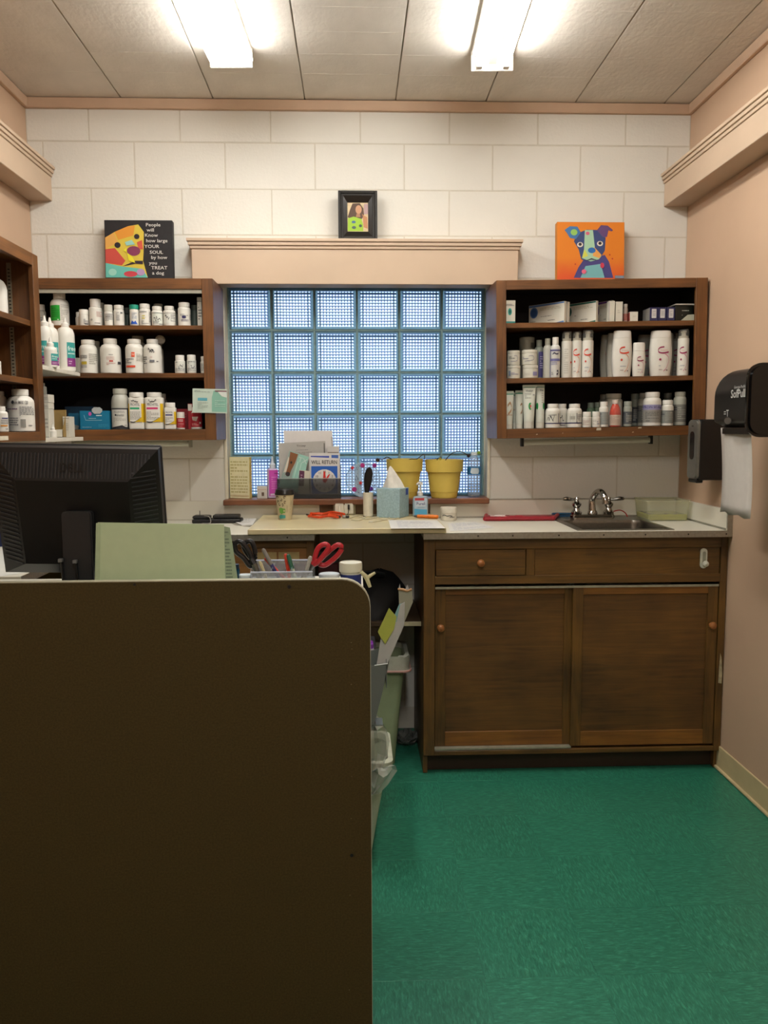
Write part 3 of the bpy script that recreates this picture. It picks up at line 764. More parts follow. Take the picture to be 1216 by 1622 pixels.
def pump(T, bh, h, r, cr, cm):
    ch = h-bh
    obj('pump_head', LA([(cr*.62, 0), (cr*.62, ch*.28), (cr*.42, ch*.36), (cr*.40, ch*.72), (cr*.48, ch*.76), (cr*.46, ch*.97), (cr*.2, ch)], seg=16), cm, T, loc=(0, 0, bh), ang=40)
    obj('dust_cover', LA([(cr*.98, 0), (cr*.98, ch*.9), (cr*.9, ch*1.06), (cr*.3, ch*1.08)], seg=18), clear_mat('#e2e0d8', .86, .12), T, loc=(0, 0, bh+.0006), ang=40)
def zR(i): return lambda X: rz_at(X, RZ[i])+.0006
GP, GS, GB = 'pill bottles on the top shelf', 'shampoo bottles on the middle shelf', 'bottles on the bottom shelf'
K1, K2 = '#3a3a40', '#6c6c70'
def dl(p0, p1, v0, v1, rows, c=K2): return ('d', p0, p1, v0, v1, rows, c)
def scr(p, v, w, h, c='#1f232b', seed=1, lw=.03):
    r = random.Random(seed); pts = [(p+w*(k/7-.5)+r.uniform(-.05, .05)*w, v+h*r.uniform(-.5, .5)) for k in range(8)]
    return ('s', pts, lw, c)
# ---------- left cabinet, top shelf
f0 = CY+.02
def LB(i, name, label, x0, x1, yt, yc, dy=0, **k):
    r = (PY(x1, 500, 3.6).x-PY(x0, 500, 3.6).x)/2
    return bottle(name, label, 'bottle', x0, x1, yt, yc, f0+.006+r+dy, LZ[i]+.0005, **k)
pb_ = 'pill_bottle'
LB(0, pb_, 'small grey-white bottle beside the bottle with the bright green label', 58, 73, 483, 492, .05, cx=(60, 72), body='#a9a89c', pr=[dl(-.3, .7, .2, .6, 3)])
LB(0, pb_, 'large white bottle with a bright green label on the top shelf', 80, 109, 464.5, 474, .004, cx=(84, 102.5), shoulder=.2, lab=[('r', -.95, 0.0, .18, .74, '#1d9a2e')], pr=[dl(-.8, -.1, .3, .66, 5, '#0f6a1d'), dl(.1, .85, .2, .78, 9, '#b0aea4'), ('r', -.3, -.14, .2, .23, '#d6e8d0')])
LB(0, pb_, 'small white bottle half hidden behind another by the dark corner of the top shelf', 120, 133, 495, 502, .05, cx=(121, 132))
LB(0, pb_, 'smallest short white bottle with a wide cap on the top shelf', 126, 140.5, 491, 499, 0, cx=(126, 140.5), shoulder=.1, pr=[dl(-.1, .8, .12, .6, 4), ('r', .1, .8, .1, .2, K1)])
LB(0, pb_, 'tall white bottle with a wide square-edged cap and pinkish print', 141, 162, 474.5, 487, 0, cx=(142.5, 159), shoulder=.1, pr=[dl(.1, .85, .45, .75, 4, '#b58a80'), ('d', -.2, .6, .1, .16, 1, K1), ('c', -.6, .3, .16, .06, '#9a9a92')])
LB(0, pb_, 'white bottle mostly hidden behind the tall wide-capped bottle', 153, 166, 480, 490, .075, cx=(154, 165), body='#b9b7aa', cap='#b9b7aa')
LB(0, pb_, 'slim white bottle with a square-edged translucent cap', 165.5, 179, 483.5, 494, 0, cx=(165.5, 178.5), shoulder=.06, cap='#c2c0b4', pr=[dl(-.8, .8, .3, .85, 6), ('r', -.8, .3, .6, .64, K1)])
LB(0, pb_, 'white bottle with plain grey print between the translucent-capped and teal-capped ones', 180, 197, 484, 490.5, .004, cx=(180.5, 195.5), pr=[dl(-.5, .1, .3, .8, 7), ('r', .25, .6, .74, .8, K1)])
LB(0, pb_, 'dark green bottle standing behind, next to the teal-capped bottle', 195, 208, 488, 497, .09, cx=(197, 206), body='#3c4a40', cap='#55605a')
LB(0, pb_, 'white bottle with a teal cap and a blue triangle print', 205.4, 220, 483.5, 490.5, 0, cx=(205.4, 220), cap='#138a72', shoulder=.08, pr=[('p', [(-.8, .08), (.6, .08), (.2, .30), (-.1, .2), (-.5, .3)], '#1f4fae'), dl(-.5, .5, .4, .8, 4, '#8d97a8')])
LB(0, pb_, 'white bottle with yellow marks, right of the teal-capped bottle', 220.5, 238.5, 482, 489, 0, cx=(221, 237), pr=[('r', -.9, .3, .76, .79, K1), ('d', -.5, .0, .35, .62, 2, '#c9b93a'), dl(.1, .4, .4, .5, 1, K1), dl(.7, .9, .2, .8, 7), dl(-.6, .6, .08, .28, 3)])
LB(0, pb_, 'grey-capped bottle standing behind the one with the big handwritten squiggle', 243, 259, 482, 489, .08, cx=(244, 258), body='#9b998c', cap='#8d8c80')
LB(0, pb_, 'white bottle with a large handwritten squiggle across its label', 240, 258, 486, 492, 0, cx=(241, 256), lab=[('r', -.8, .9, .1, .8, '#cfd2c6')], pr=[('r', -.8, .9, .78, .81, '#2e4a45'), scr(0, .45, 1.1, .4, seed=3, lw=.05), dl(-.7, .3, .12, .3, 2), ('d', .3, .9, .05, .14, 1, K1)])
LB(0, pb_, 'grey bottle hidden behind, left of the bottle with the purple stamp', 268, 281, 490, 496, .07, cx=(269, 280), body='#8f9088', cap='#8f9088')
LB(0, pb_, 'round white bottle with a handwritten cross on its label', 258.5, 278, 485.5, 491.5, .004, cx=(260, 275), lab=[('r', -.9, .95, .12, .78, '#d2d2c8')], pr=[('r', -.9, .95, .76, .78, '#30363a'), scr(-.35, .5, .7, .3, seed=5, lw=.05), dl(.2, .9, .25, .7, 6)])
LB(0, pb_, 'larger white bottle with a dark purple stamp near the cabinet stile', 281.5, 302, 480, 487, .004, cx=(282.5, 300), pr=[('c', -.05, .45, .32, .08, '#2a2552'), dl(-.6, .6, .5, .62, 2), dl(-.5, .6, .22, .34, 2, '#4a4668'), dl(.75, .95, .3, .6, 5)])
LB(0, pb_, 'dark green bottle in the shadow beside the bottle with the purple stamp', 302, 314, 484, 491, .06, cx=(303, 313), body='#3f4a44', cap='#4a544c')
# ---------- left cabinet, middle shelf
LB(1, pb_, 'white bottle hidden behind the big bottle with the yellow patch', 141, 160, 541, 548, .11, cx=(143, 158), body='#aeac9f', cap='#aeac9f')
LB(1, pb_, 'big white bottle with a yellow patch in its print', 125.5, 154, 539, 546, 0, cx=(129, 150), shoulder=.2, pr=[('d', -.85, -.15, .50, .62, 3, K1), ('r', -.75, -.2, .30, .40, '#b5a03a'), ('d', -.7, -.2, .31, .38, 1, K1), dl(.05, .9, .3, .68, 6, '#98968c'), dl(-.8, -.2, .18, .27, 2)])
LB(1, pb_, 'big white bottle with faint red print, between two taller-labelled ones', 158.5, 191.5, 537, 545, .0, cx=(164, 185), shoulder=.2, pr=[dl(-.4, .35, .44, .56, 2, '#c7a39c'), ('r', -.15, .2, .38, .43, '#b5443c'), dl(-.4, .4, .26, .36, 2, '#b9837a'), ('r', .62, .9, .3, .39, K1), ('d', -.2, .2, .6, .64, 1, K2)])
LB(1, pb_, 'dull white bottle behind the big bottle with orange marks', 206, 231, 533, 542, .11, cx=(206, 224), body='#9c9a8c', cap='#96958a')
LB(1, pb_, 'big white bottle with an orange badge and an orange stripe', 198.5, 227, 538, 545, .0, cx=(202, 223), shoulder=.18, pr=[('r', -.35, .02, .54, .70, '#d8532f'), ('r', -.9, .05, .19, .26, '#d1482c'), ('t', 'W', -.16, .62, .3, .35, '#e8cbb8'), ('d', -.95, .0, .32, .5, 3, K1), dl(.2, .9, .4, .66, 5, '#a9a59a')])
LB(1, pb_, 'big white bottle with black handwriting near its shoulder', 227, 256.5, 538, 544.5, .004, cx=(230, 248), shoulder=.18, pr=[scr(-.2, .78, .55, .12, seed=9, lw=.035), scr(-.1, .72, .5, .08, seed=10, lw=.03), ('d', -.95, -.6, .3, .56, 4, K1), ('r', -.35, .15, .36, .44, K2), ('d', .35, .55, .36, .42, 1, K1), dl(-.3, .3, .5, .56, 1, '#c4a9a2')])
T = LB(1, 'open_bottle', 'white bottle with its round lid flipped up, behind the handwritten one', 240, 259, 546, 551, .10, cx=(242, 257), body='#a5a397', cap='#a5a397')
p = PY(252, 540, f0+.11)
obj('flip_lid', LA([(.0005, 0), (.019, .0005), (.021, .003), (.021, .012), (.018, .013), (.0175, .004), (.0005, .004)], seg=18), mat('#b7b5aa', .45, var=.02), T, loc=(.012, -.03, p.z-T.location.z), rot=(math.radians(65), math.radians(20), 0))
LB(1, pb_, 'small white bottle with scribbles, left one of the pair by the stile', 277, 293.5, 563, 571.5, .004, cx=(277.5, 291.5), shoulder=.05, lab=[('r', -.95, .95, .08, .95, '#d3d4ca')], pr=[dl(-.8, .2, .8, .9, 1, K1), scr(.1, .5, .9, .5, seed=12, lw=.05), dl(-.8, .9, .15, .4, 3)])
LB(1, pb_, 'small white bottle with a square of print, right one of the pair by the stile', 296, 311, 562.5, 570.5, .004, cx=(296.5, 310), shoulder=.05, lab=[('r', -.95, .95, .08, .95, '#d0d1c8')], pr=[dl(-.7, .7, .7, .9, 2, K1), scr(.2, .48, .7, .3, seed=13, lw=.05), dl(-.8, .8, .12, .4, 4)])
LB(1, pb_, 'small white bottle mostly hidden behind the cabinet stile', 317.5, 333, 565, 572, .02, cx=(318, 332), lab=[('r', -.9, .9, .1, .9, '#cfcfc4')], pr=[dl(-.8, .8, .2, .8, 5)])
# ---------- left cabinet, bottom shelf
LB(2, pb_, 'tall grey-white bottle with a black wrap and white label panel', 176, 205, 616, 624.5, .0, cx=(181, 203), body='#b0afa4', cap='#b3b2a6', shoulder=.28, lab=[('r', -.985, .985, .02, .60, '#2a2a2f')],
   pr=[('p', [(-.92, .06), (-.2, .10), (.1, .12), (.45, .07), (.66, .06), (.66, .56), (-.92, .56)], '#cac8be'), ('t', 'Meloxidol', -.15, .40, .24, .45, INK), dl(-.7, .4, .46, .52, 2), dl(-.75, .5, .2, .34, 4, '#9a988e'), ('d', .35, .6, .1, .13, 1, K1)])
YEL = '#c9a400'
def yb(lbl, x0, x1, yt, yc, cx, band, sc, nm='', dy=0, txt='PROVITEL'):
    return LB(2, pb_, lbl, x0, x1, yt, yc, dy, cx=cx, n=5, shoulder=.035, sy=.8, face=.5, lab=[('r', -.985, .985, .22, .80, YEL)],
       pr=[('r', -.8, .62, .22, .805, '#d8d5cb'), ('t', txt, -.1, .76, .26, .45, '#3c3c44'), ('r', -.72, .4, .62, .68, band), dl(-.75, .5, .3, .56, 6, '#8d8b84'), ('s', [(-.75, .24), (-.35, .22), (.1, .27), (.55, .36)], .03, '#23242c'), ('p', [(-.2, .23), (.62, .23), (.62, .38), (.1, .27)], YEL)] + ([scr(-.15, .88, .8, .07, seed=sc, lw=.025)] if sc else []))
yb('yellow and white square bottle with a green stripe', 204, 229, 622, 629.5, (206, 228), '#1d9463', 21)
yb('yellow and white square bottle with a magenta stripe, the widest of the yellow ones', 229.6, 260, 622, 629.5, (232, 255), '#c02a62', 22)
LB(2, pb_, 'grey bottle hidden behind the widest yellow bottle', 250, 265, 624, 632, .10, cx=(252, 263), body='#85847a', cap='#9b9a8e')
yb('small yellow and white bottle with a dark blue stripe', 260.5, 279.5, 638, 645.5, (261, 276.5), '#2a2668', 0)
RED = '#a0202c'
LB(2, pb_, 'small red-labelled bottle with a white cap', 280, 293, 653, 660.5, .0, cx=(280.3, 292.5), shoulder=.06, lab=[('r', -.985, .985, .12, .9, RED)], pr=[('d', -.6, .5, .6, .82, 2, '#dcc8c4'), dl(-.7, .7, .2, .5, 4, '#c98a88')])
LB(2, pb_, 'larger red-labelled bottle with a white emblem, behind the hanging leaflet', 301.5, 320, 645, 652, .004, cx=(303, 318), lab=[('r', -.985, .985, .12, .92, RED)], pr=[('p', [(-.7, .7), (.3, .7), (.0, .45), (-.6, .5)], '#c9bdb2'), ('c', .6, .35, .14, .06, '#c9bdb2'), dl(-.7, .5, .2, .34, 2, '#cf9a94')])
# ---------- cartons
def carton(name, label, x0, x1, yt, Y, zs, dep, col, rz=0, items=(), side=None, cat='box', tops=None, group=None):
    a, b = PY(x0, (yt+10), Y), PY(x1, yt+10, Y); X = (a.x+b.x)/2
    zz = zs(X) if callable(zs) else zs
    w = (b.x-a.x)/max(.2, math.cos(rz)); h = PY((x0+x1)/2, yt, Y).z-zz
    T = thing(name, label, cat, (X, Y, zz+.0006), rz, group)
    obj('carton', BX(-w/2, w/2, 0, dep, 0, h, bev=.0006), mat(col, .5, var=.02), T)
    if items: fine(T, 'print', items, lambda p, v: (p*w/2, -.0006, v*h))
    if side:
        bm = NB(); s = side[0]; quad(bm, [(s*w/2*1.004, .002, .002), (s*w/2*1.004, dep-.002, .002), (s*w/2*1.004, dep-.002, h-.002), (s*w/2*1.004, .002, h-.002)])
        printobj('end_panel', bm, mat(side[1], .5, var=.02), T)
    return T
carton('carton', 'white carton edge squeezed against the cabinet stile on the top shelf', 312, 319, 471, f0+.03, LZ[0], .08, '#b9b6aa', items=[('r', -1, 1, .85, .87, K1), dl(-.6, .9, .2, .7, 5, K1)])
TEAL = '#0d6e90'
T = carton('display_box', 'teal cardboard display box with an octagonal white tag', 126.5, 173, 651, f0+.012, LZ[2], .10, TEAL, items=[('t', 'dentalchews', -.55, .13, .13, .45, '#c8dbe0'), ('s', [(-.72, .78), (-.62, .55), (-.52, .5), (.5, .5)], .02, '#a9c6d2'), ('d', .25, .95, .1, .3, 4, '#3c93b0'), ('c', -.3, .84, .11, .1, '#b3509a'), ('r', .1, .5, .72, .78, '#b9ccd2'), ('d', -.4, .1, .55, .64, 1, '#8fb8c8')])
bm = PR([(-.012, -.014), (.012, -.014), (.022, -.004), (.022, .006), (.012, .014), (-.012, .014), (-.022, .006), (-.022, -.004)], -.002, .0)
tg = obj('tag', bm, mat('#aeb2b0', .5), T, loc=(.012, -.001, .082)); 
carton('display_box', 'dark blue glossy box standing behind the teal display box', 103, 147, 644, f0+.125, LZ[2], .06, '#1c3a52', items=[('d', -.7, .7, .3, .7, 3, '#3d6a86')])
T = carton('display_box', 'open dark teal box with a foil blister sticking out', 108, 127.5, 655, f0+.03, LZ[2], .09, '#12506c', rz=.0, items=[('d', -.6, .5, .5, .9, 2, '#4a86a0')])
obj('foil_blister', PR([(0, 0), (.045, -.004), (.05, .012), (.012, .022)], -.006, -.001), mat('#a9b0ac', .3, metal=.7, var=.2, scale=90), T, loc=(-.03, 0, .004))
carton('carton', 'dark red carton standing behind the small red bottle', 279, 298, 648, f0+.06, LZ[2], .05, '#6d161d', items=[('d', -.5, .7, .3, .8, 4, '#8e3a3c')])
carton('carton', 'narrow red carton with a white top, left of the larger red bottle', 297.5, 304, 639.5, f0+.02, LZ[2], .06, '#8c1c26', items=[('r', -.95, .95, .72, .98, '#c2bdb0')])
# leaflet hanging off the cabinet edge
a, b = PY(304.5, 616, CY-.004), PY(360, 654, CY-.004)
LF = thing('leaflet', 'pale green leaflet taped to the edge of the pill bottle cabinet', 'leaflet', ((a.x+b.x)/2, CY-.004, (a.z+b.z)/2)); LF.rotation_euler = (0, math.radians(1.5), 0)
w, h = (b.x-a.x)/2, (a.z-b.z)/2
obj('sheet', BX(-w, w, -.0012, .0, -h, h), mat('#b9c8ba', .5, var=.03), LF)
fine(LF, 'print', [('p', [(.12, -.9), (.98, -.9), (.98, .86), (.22, .86), (.12, .3)], '#7fae9b'), ('r', -.7, -.15, .0, .24, '#5aa0ae'), dl(-.9, .0, .7, .86, 2, '#7d8a82'), dl(-.7, -.1, -.7, -.1, 5, '#97a59b'), ('p', [(.4, .86), (.98, .86), (.98, .3), (.7, .4)], '#c9cfc8'), ('r', .3, .98, .78, .88, '#6b3c48'), dl(.3, .9, -.5, .1, 4, '#a3c4b6')], lambda p, v: (p*w, -.0018, v*h))
# ---------- corner shelves
def ear(label, x0, x1, yt, yc, Y, **k):
    return bottle('squeeze_bottle', label, 'bottle', x0, x1, yt, yc, Y, CS1+.0004, topfn=nozzle, style='dropper', **k)
TL, PU = '#2f8f8a', '#7a2a72'
def earl(p0, p1, txt): return dict(lab=[('r', p0, p1, .10, .64, TL), ('r', p0, p1, .10, .29, PU)], pr=[('t', txt, (p0+p1)/2+.08, .5, .52, .28, '#cfe0da'), dl(p0+.1, p1-.05, .36, .42, 1, '#bfd8d2'), dl(p0+.15, p1-.05, .14, .24, 2, '#c9a8c4')])
ear('tallest white squeeze bottle with a teal and purple label on the corner shelf', 89.5, 117.5, 503, 518, 3.50, cx=(96, 108), **earl(.1, .96, 'free'))
ear('white squeeze bottle with a teal label half hidden behind the small one', 67, 92, 503, 518, 3.43, cx=(74, 86), **earl(-.3, .9, 'free'))
ear('white squeeze bottle at the back of the corner shelf next to the side cabinet', 60, 82, 500, 516, 3.35, cx=(64, 76), **earl(-.9, .2, 'free'))
ear('small white squeeze bottle with a teal and purple label in front of the tall ones', 70, 90.5, 534, 549, 3.27, cx=(73.5, 84.5), **earl(.05, .96, 'free'))
carton('carton', 'small grey carton at the end of the upper corner shelf', 115, 124.5, 567, 3.545, CS1+.0004, .02, '#8b897d')
W2 = '#c9c5b8'
zc = CS2+.0002
for i, (yt, lb_) in enumerate(((648, 'bottom carton of the white stack on the lower corner shelf'), (638, 'middle carton of the white stack on the lower corner shelf'), (625, 'top carton of the white stack on the lower corner shelf'))):
    T = carton('carton', lb_, 62, 77, yt, 3.30, zc, .06, W2, items=[dl(-.2, .8, .3, .7, 3, '#8f8d84'), ('r', -.98, .98, .0, .02, '#8f8d84')], group=None)
    zc = T.location.z+PY(69, yt, 3.30).z-zc
zc = PY(69, 625, 3.30).z+.0004
bottle('pill_bottle', 'grey tapered bottle standing on top of the white carton stack', 'bottle', 62, 74, 607, 612, 3.325, zc, cx=(64, 71), body='#8f9088', cap='#7d7f78')
def opentan():
    a, b = PY(77, 690, 3.36), PY(99.5, 690, 3.36); w = (b.x-a.x); h = PY(88, 649, 3.36).z-CS2
    T = thing('open_carton', 'opened carton showing its tan inside on the lower corner shelf', 'box', ((a.x+b.x)/2, 3.36, CS2+.0004))
    TAN = mat('#8d7442', .7, var=.08); WH = mat(W2, .5)
    obj('back', BX(-w/2, w/2, .05, .052, 0, h), TAN, T); obj('bottom', BX(-w/2, w/2, 0, .05, 0, .002), TAN, T)
    obj('side_flap', PR([(0, 0), (.05, 0), (.05, h), (.035, h), (0, h*.25)], -w/2, -w/2+.0016, axis='x'), WH, T)
    obj('side_flap', PR([(0, 0), (.05, 0), (.05, h), (.03, h*.6), (0, h*.25)], w/2-.0016, w/2, axis='x'), TAN, T)
    obj('front', BX(-w/2, w/2, 0, .0016, 0, h*.28), WH, T)
opentan()
bottle('dropper_bottle', 'tiny white dropper bottle lying open in front of the tan carton', 'bottle', 79, 90, 671.5, 681, 3.315, CS2+.0004, cx=(81.5, 87.5), topfn=nozzle, style='dropper')
carton('carton', 'white carton standing right of the tan opened carton', 99.5, 110, 660, 3.40, CS2+.0004, .06, W2, items=[('r', -.9, .9, .9, .93, '#8c8a80'), dl(-.6, .6, .3, .7, 4, '#a8a69c')])
# ---------- side cabinet
def SB(i, name, label, x0, x1, yt, yc, X, **k):
    Y = PX((x0+x1)/2, yc, X).y
    return bottle(name, label, 'bottle', x0, x1, yt, yc, Y, SZ[i]+.0005, **k)
SB(2, 'supplement_bottle', 'big white supplement bottle with a barcode in the side cabinet', 11.5, 53.5, 617, 627, FX-.056, cx=(16.5, 42), shoulder=.2, pr=[('t', 'Joint MAX 120', .0, .80, .17, .8, K1), ('c', -.55, .81, .09, .05, K1), ('d', -.9, -.25, .52, .66, 2, '#6a4a6c'), dl(-.1, .9, .42, .70, 7), ('r', -.05, .3, .12, .34, '#86847c'), dl(-.8, -.2, .16, .4, 4), ('d', .5, .75, .14, .2, 1, K2)])
SB(2, 'supplement_bottle', 'white bottle cut by the picture edge behind the one with an orange stripe', -10, 11, 620, 627, FX-.13, cx=(-7, 6), pr=[dl(-.3, .9, .3, .7, 5)])
SB(2, 'supplement_bottle', 'small white bottle with blue and orange stripes next to the barcode bottle', -9, 12.5, 644, 651, FX-.035, cx=(-6, 8), pr=[('r', .1, .9, .62, .67, '#2f3070'), ('r', -.1, .8, .26, .32, '#d08a2a'), dl(0, .9, .36, .58, 3), ('t', '120', .65, .13, .25, .5, K1)])
SB(0, 'jug', 'white plastic jug on the upper shelf of the side cabinet', -28, 10, 424, 440, FX-.12, cx=(-12, 2), shoulder=.3, n=3)
SB(1, 'supplement_bottle', 'white bottle barely showing on the middle shelf of the side cabinet', -30, 1.2, 560, 570, FX-.1, cx=(-26, -2))
# ================================================================ RIGHT CABINET
def RB(i, name, label, x0, x1, yt, yc, dy=0, cat='bottle', **k):
    r = (PY(x1, 560, 3.6).x-PY(x0, 560, 3.6).x)/2*k.get('sy', 1)
    return bottle(name, label, cat, x0, x1, yt, yc, f0+.006+r+dy, zR(i), **k)
WB = '#c9c5b6'
carton('carton', 'white carton with a teal circle cut off by the cabinet stile', 797, 816, 476, f0+.006, zR(0), .06, WB, items=[('c', .1, .5, .32, .16, '#2a8f80'), ('c', .1, .5, .16, .09, '#0e5048'), ('r', -1, 1, 0, .07, '#2a7f78'), dl(-.6, .8, .75, .85, 2)])
def medbox(label, x0, x1, y1, hue, dark, rz, dy=0, side=WB):
    return carton('medicine_carton', label, x0, x1, y1, f0+.012+dy, zR(0), .016, WB, rz=rz, side=(1, side), items=[('c', -.70, .62, .23, .26, hue), ('c', -.70, .62, .17, .2, dark), ('c', -.70, .62, .05, .16, hue), ('p', [(-.98, .985), (.98, .985), (.98, .92), (-.98, .88)], hue), ('p', [(.3, .015), (.98, .015), (.98, .10), (.3, .02)], hue), dl(-.35, .8, .68, .82, 2, '#a8a48e'), dl(-.3, .4, .36, .44, 1, '#8a877c'), ('d', .1, .5, .16, .22, 1, K1), ('d', -.9, -.6, .16, .24, 1, '#8a877c')])
ry = math.radians(50)
medbox('flat white carton with a large blue oval emblem and blue edges', 843, 887, 481, '#4d6d9c', '#2a4a7c', -ry, .072)
medbox('flat white carton behind the one with the blue oval emblem', 849, 892, 482, '#4d6d9c', '#2a4a7c', -ry, .086)
medbox('flat white carton with a large dark green emblem and green edges', 898, 937, 480, '#14564c', '#0a3a33', -ry, .068)
medbox('flat white carton with purple edges on the top shelf', 946, 964, 478, '#552d74', '#552d74', -math.radians(58), .075)
carton('carton', 'upright white carton with a plain narrow side beside the purple-edged one', 975, 986, 478, f0+.008, zR(0), .05, WB, rz=0, items=[('r', .85, 1, .02, .98, '#a9a598'), dl(-.5, .5, .4, .6, 2, '#aaa79a')])
carton('carton', 'upright white carton forming the front end of the purple-edged pair', 964, 973.5, 477, f0+.004, zR(0), .03, WB, items=[('r', -1, -.8, .02, .98, '#8d8a92')])
RB(0, 'vial', 'small glass vial with a reddish label among the white cartons', 986.5, 994, 482, 487, .012, cx=(987, 993), body='#9a8f84', cap='#b5b0a4', shoulder=.3, lab=[('r', -.98, .98, .08, .55, '#8d5348')])
carton('carton', 'small low white carton with a reddish side near the middle of the top shelf', 997.5, 1010, 494, f0+.006, zR(0), .05, '#d0ccbe', side=(-1, '#8a3d36'), items=[dl(-.3, .4, .4, .6, 2, '#b0aca0')])
for k, (a, b, lb_) in enumerate(((1029, 1041.5, 'dark blue carton with a white end label, left of three in a row'), (1042.5, 1055, 'dark blue carton with a white end label, middle of three in a row'), (1056.3, 1068.5, 'dark blue carton with a white end label, right of three in a row'))):
    carton('carton', lb_, a, b, 487, f0+.004, zR(0), .09, '#25244a', items=[('p', rrect(-.55, .62, .2, .88, .06, 2), '#c2c0bc'), dl(-.3, .4, .35, .75, 4, '#8d8b90')], side=(-1, '#8d8a82') if k == 0 else None)
def blackbox():
    a, b = PY(1069, 500, f0+.03), PY(1097, 500, f0+.03); X = (a.x+b.x)/2; w = b.x-a.x; zz = zR(0)(X); h = PY(1085, 484, f0+.03).z-zz
    T = thing('gift_box', 'black carton with a white lid and folded papers at the end of the top shelf', 'box', (X, f0+.03, zz+.0004))
    obj('carton', BX(-w/2, w/2, 0, .08, 0, h, bev=.001), mat('#12160f', .35, var=.1), T)
    obj('lid', BX(-w/2-.004, w/2+.006, -.012, .085, h+.0004, h+.006, bev=.001), mat('#bdb9b0', .5), T)
    fine(T, 'print', [('d', -.25, .55, .62, .72, 1, '#b9bab2'), ('d', -.25, .3, .34, .42, 1, '#b9bab2'), ('p', [(-.2, .02), (.95, .02), (.95, .3), (.3, .22)], '#46762c')], lambda p, v: (p*w/2, -.0006, v*h))
    obj('paper', PR([(-.035, 0), (.030, 0), (.046, .028), (-.006, .024)], -.016, -.0145), mat('#aeb09c', .6), T, loc=(.016, .0, .001))
blackbox()
# ---------- middle shelf
JW = '#cbc8ba'
def jar(label, x0, x1, yt, yc, zs, dy=0, pr=(), lab=(), col=JW):
    r = (PY(x1, 560, 3.6).x-PY(x0, 560, 3.6).x)/2
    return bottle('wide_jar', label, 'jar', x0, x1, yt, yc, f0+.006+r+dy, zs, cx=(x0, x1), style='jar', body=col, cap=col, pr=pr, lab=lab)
PUR = '#5d5a86'
jl = jar('lower white jar with printed panel beside the cabinet stile, middle shelf', 802.5, 823.5, 579.5, 584, zR(1), 0, pr=[('d', -.3, .7, .35, .6, 2, PUR), ('r', -.7, -.4, .25, .75, '#7d8a9c')])
zj1 = lambda X: rz_at(X, RZ[1])+.0012+PY(813, 579.5, f0+.04).z-rz_at(PY(813, 579.5, 3.6).x, RZ[1])
jar('upper white jar stacked on the jar beside the cabinet stile', 803, 823, 556, 560, zj1, .0008, pr=[('d', -.6, .2, .5, .72, 2, K1), ('s', [(.1, .75), (.5, .75), (.52, .35), (-.4, .3)], .03, PUR)])
jar('lower white jar with a square purple stamp, second stack on the middle shelf', 827, 851.5, 579, 584, zR(1), 0, pr=[('r', .35, .85, .25, .65, '#8683a8'), dl(-.7, .0, .3, .6, 3, '#b4b1a4')])
jar('upper white jar with a dark bracket drawn on it, second stack on the middle shelf', 826, 850.5, 555, 560, zj1, .0008, pr=[('d', -.8, -.1, .45, .7, 2, '#4b4a70'), ('s', [(-.1, .72), (.45, .74), (.46, .4), (-.6, .3)], .03, '#4b4a70')])
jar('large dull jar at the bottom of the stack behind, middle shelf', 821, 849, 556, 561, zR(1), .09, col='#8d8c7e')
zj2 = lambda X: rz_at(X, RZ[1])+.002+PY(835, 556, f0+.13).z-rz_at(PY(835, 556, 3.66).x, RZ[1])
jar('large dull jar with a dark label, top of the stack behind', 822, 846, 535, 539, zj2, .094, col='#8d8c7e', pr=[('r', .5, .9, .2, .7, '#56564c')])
RB(1, 'lotion_bottle', 'grey bottle with a dark purple label standing behind the jars', 846, 861, 539, 548.5, .055, cx=(848, 857), body='#7f877c', cap='#8f958a', lab=[('r', -.1, .985, .05, .82, '#3d3a6c')], pr=[dl(.2, .8, .3, .7, 6, '#a5a3bc')])
RB(1, 'lotion_bottle', 'plain white capped bottle left of the purple-striped one', 860, 874, 536.5, 546.5, .03, cx=(864, 872.5), body='#b9b8ac', cap='#b5b3a2', pr=[('r', .7, .95, .05, .85, '#7d7aa0')])
RB(1, 'lotion_bottle', 'white capped bottle with purple bands and a curled mark', 871.5, 887, 534.5, 546, 0, cx=(874.5, 884), body='#c4c3bc', pr=[('r', -.9, .9, .80, .84, '#4c4a80'), ('s', [(-.5, .7), (-.2, .74), (.2, .71), (.6, .72)], .04, '#33324a'), ('r', -.9, .9, .50, .57, '#6a6896'), dl(-.7, .4, .38, .48, 2, '#8f8db0'), ('r', -.98, -.86, .04, .86, '#5d5a8c'), ('s', [(.35, .2), (.6, .2), (.55, .12), (.3, .1)], .05, '#2b2a3c'), dl(-.7, -.3, .08, .18, 2)])
def swirl(c1, c2, ps=0, s=1.0):
    m_ = lambda L: [(ps+a*s, b) for a, b in L]
    return [('s', m_([(.1, .76), (-.35, .74), (-.55, .68), (-.45, .62), (0, .60), (.6, .63)]), .035, c1), ('s', m_([(-.5, .62), (0, .594), (.6, .62)]), .03, c1), ('c', ps-.3*s, .43, .13*s, .03, c1), ('s', m_([(.2, .57), (.55, .50), (.62, .36), (.4, .2), (.1, .12)]), .022, c2), ('d', ps-.45*s, ps+.3*s, .25, .28, 1, '#6d7c94'), ('d', ps-.45*s, ps-.05*s, .15, .18, 1, '#7a4a50'), ('c', ps+.5*s, .15, .07*s, .016, '#6d3048'), ('d', ps-.3*s, ps+.5*s, .66, .69, 1, '#d39a90')]
OR1, OR2, MG1, MG2 = '#c63a26', '#d2825a', '#8f2450', '#c06a86'
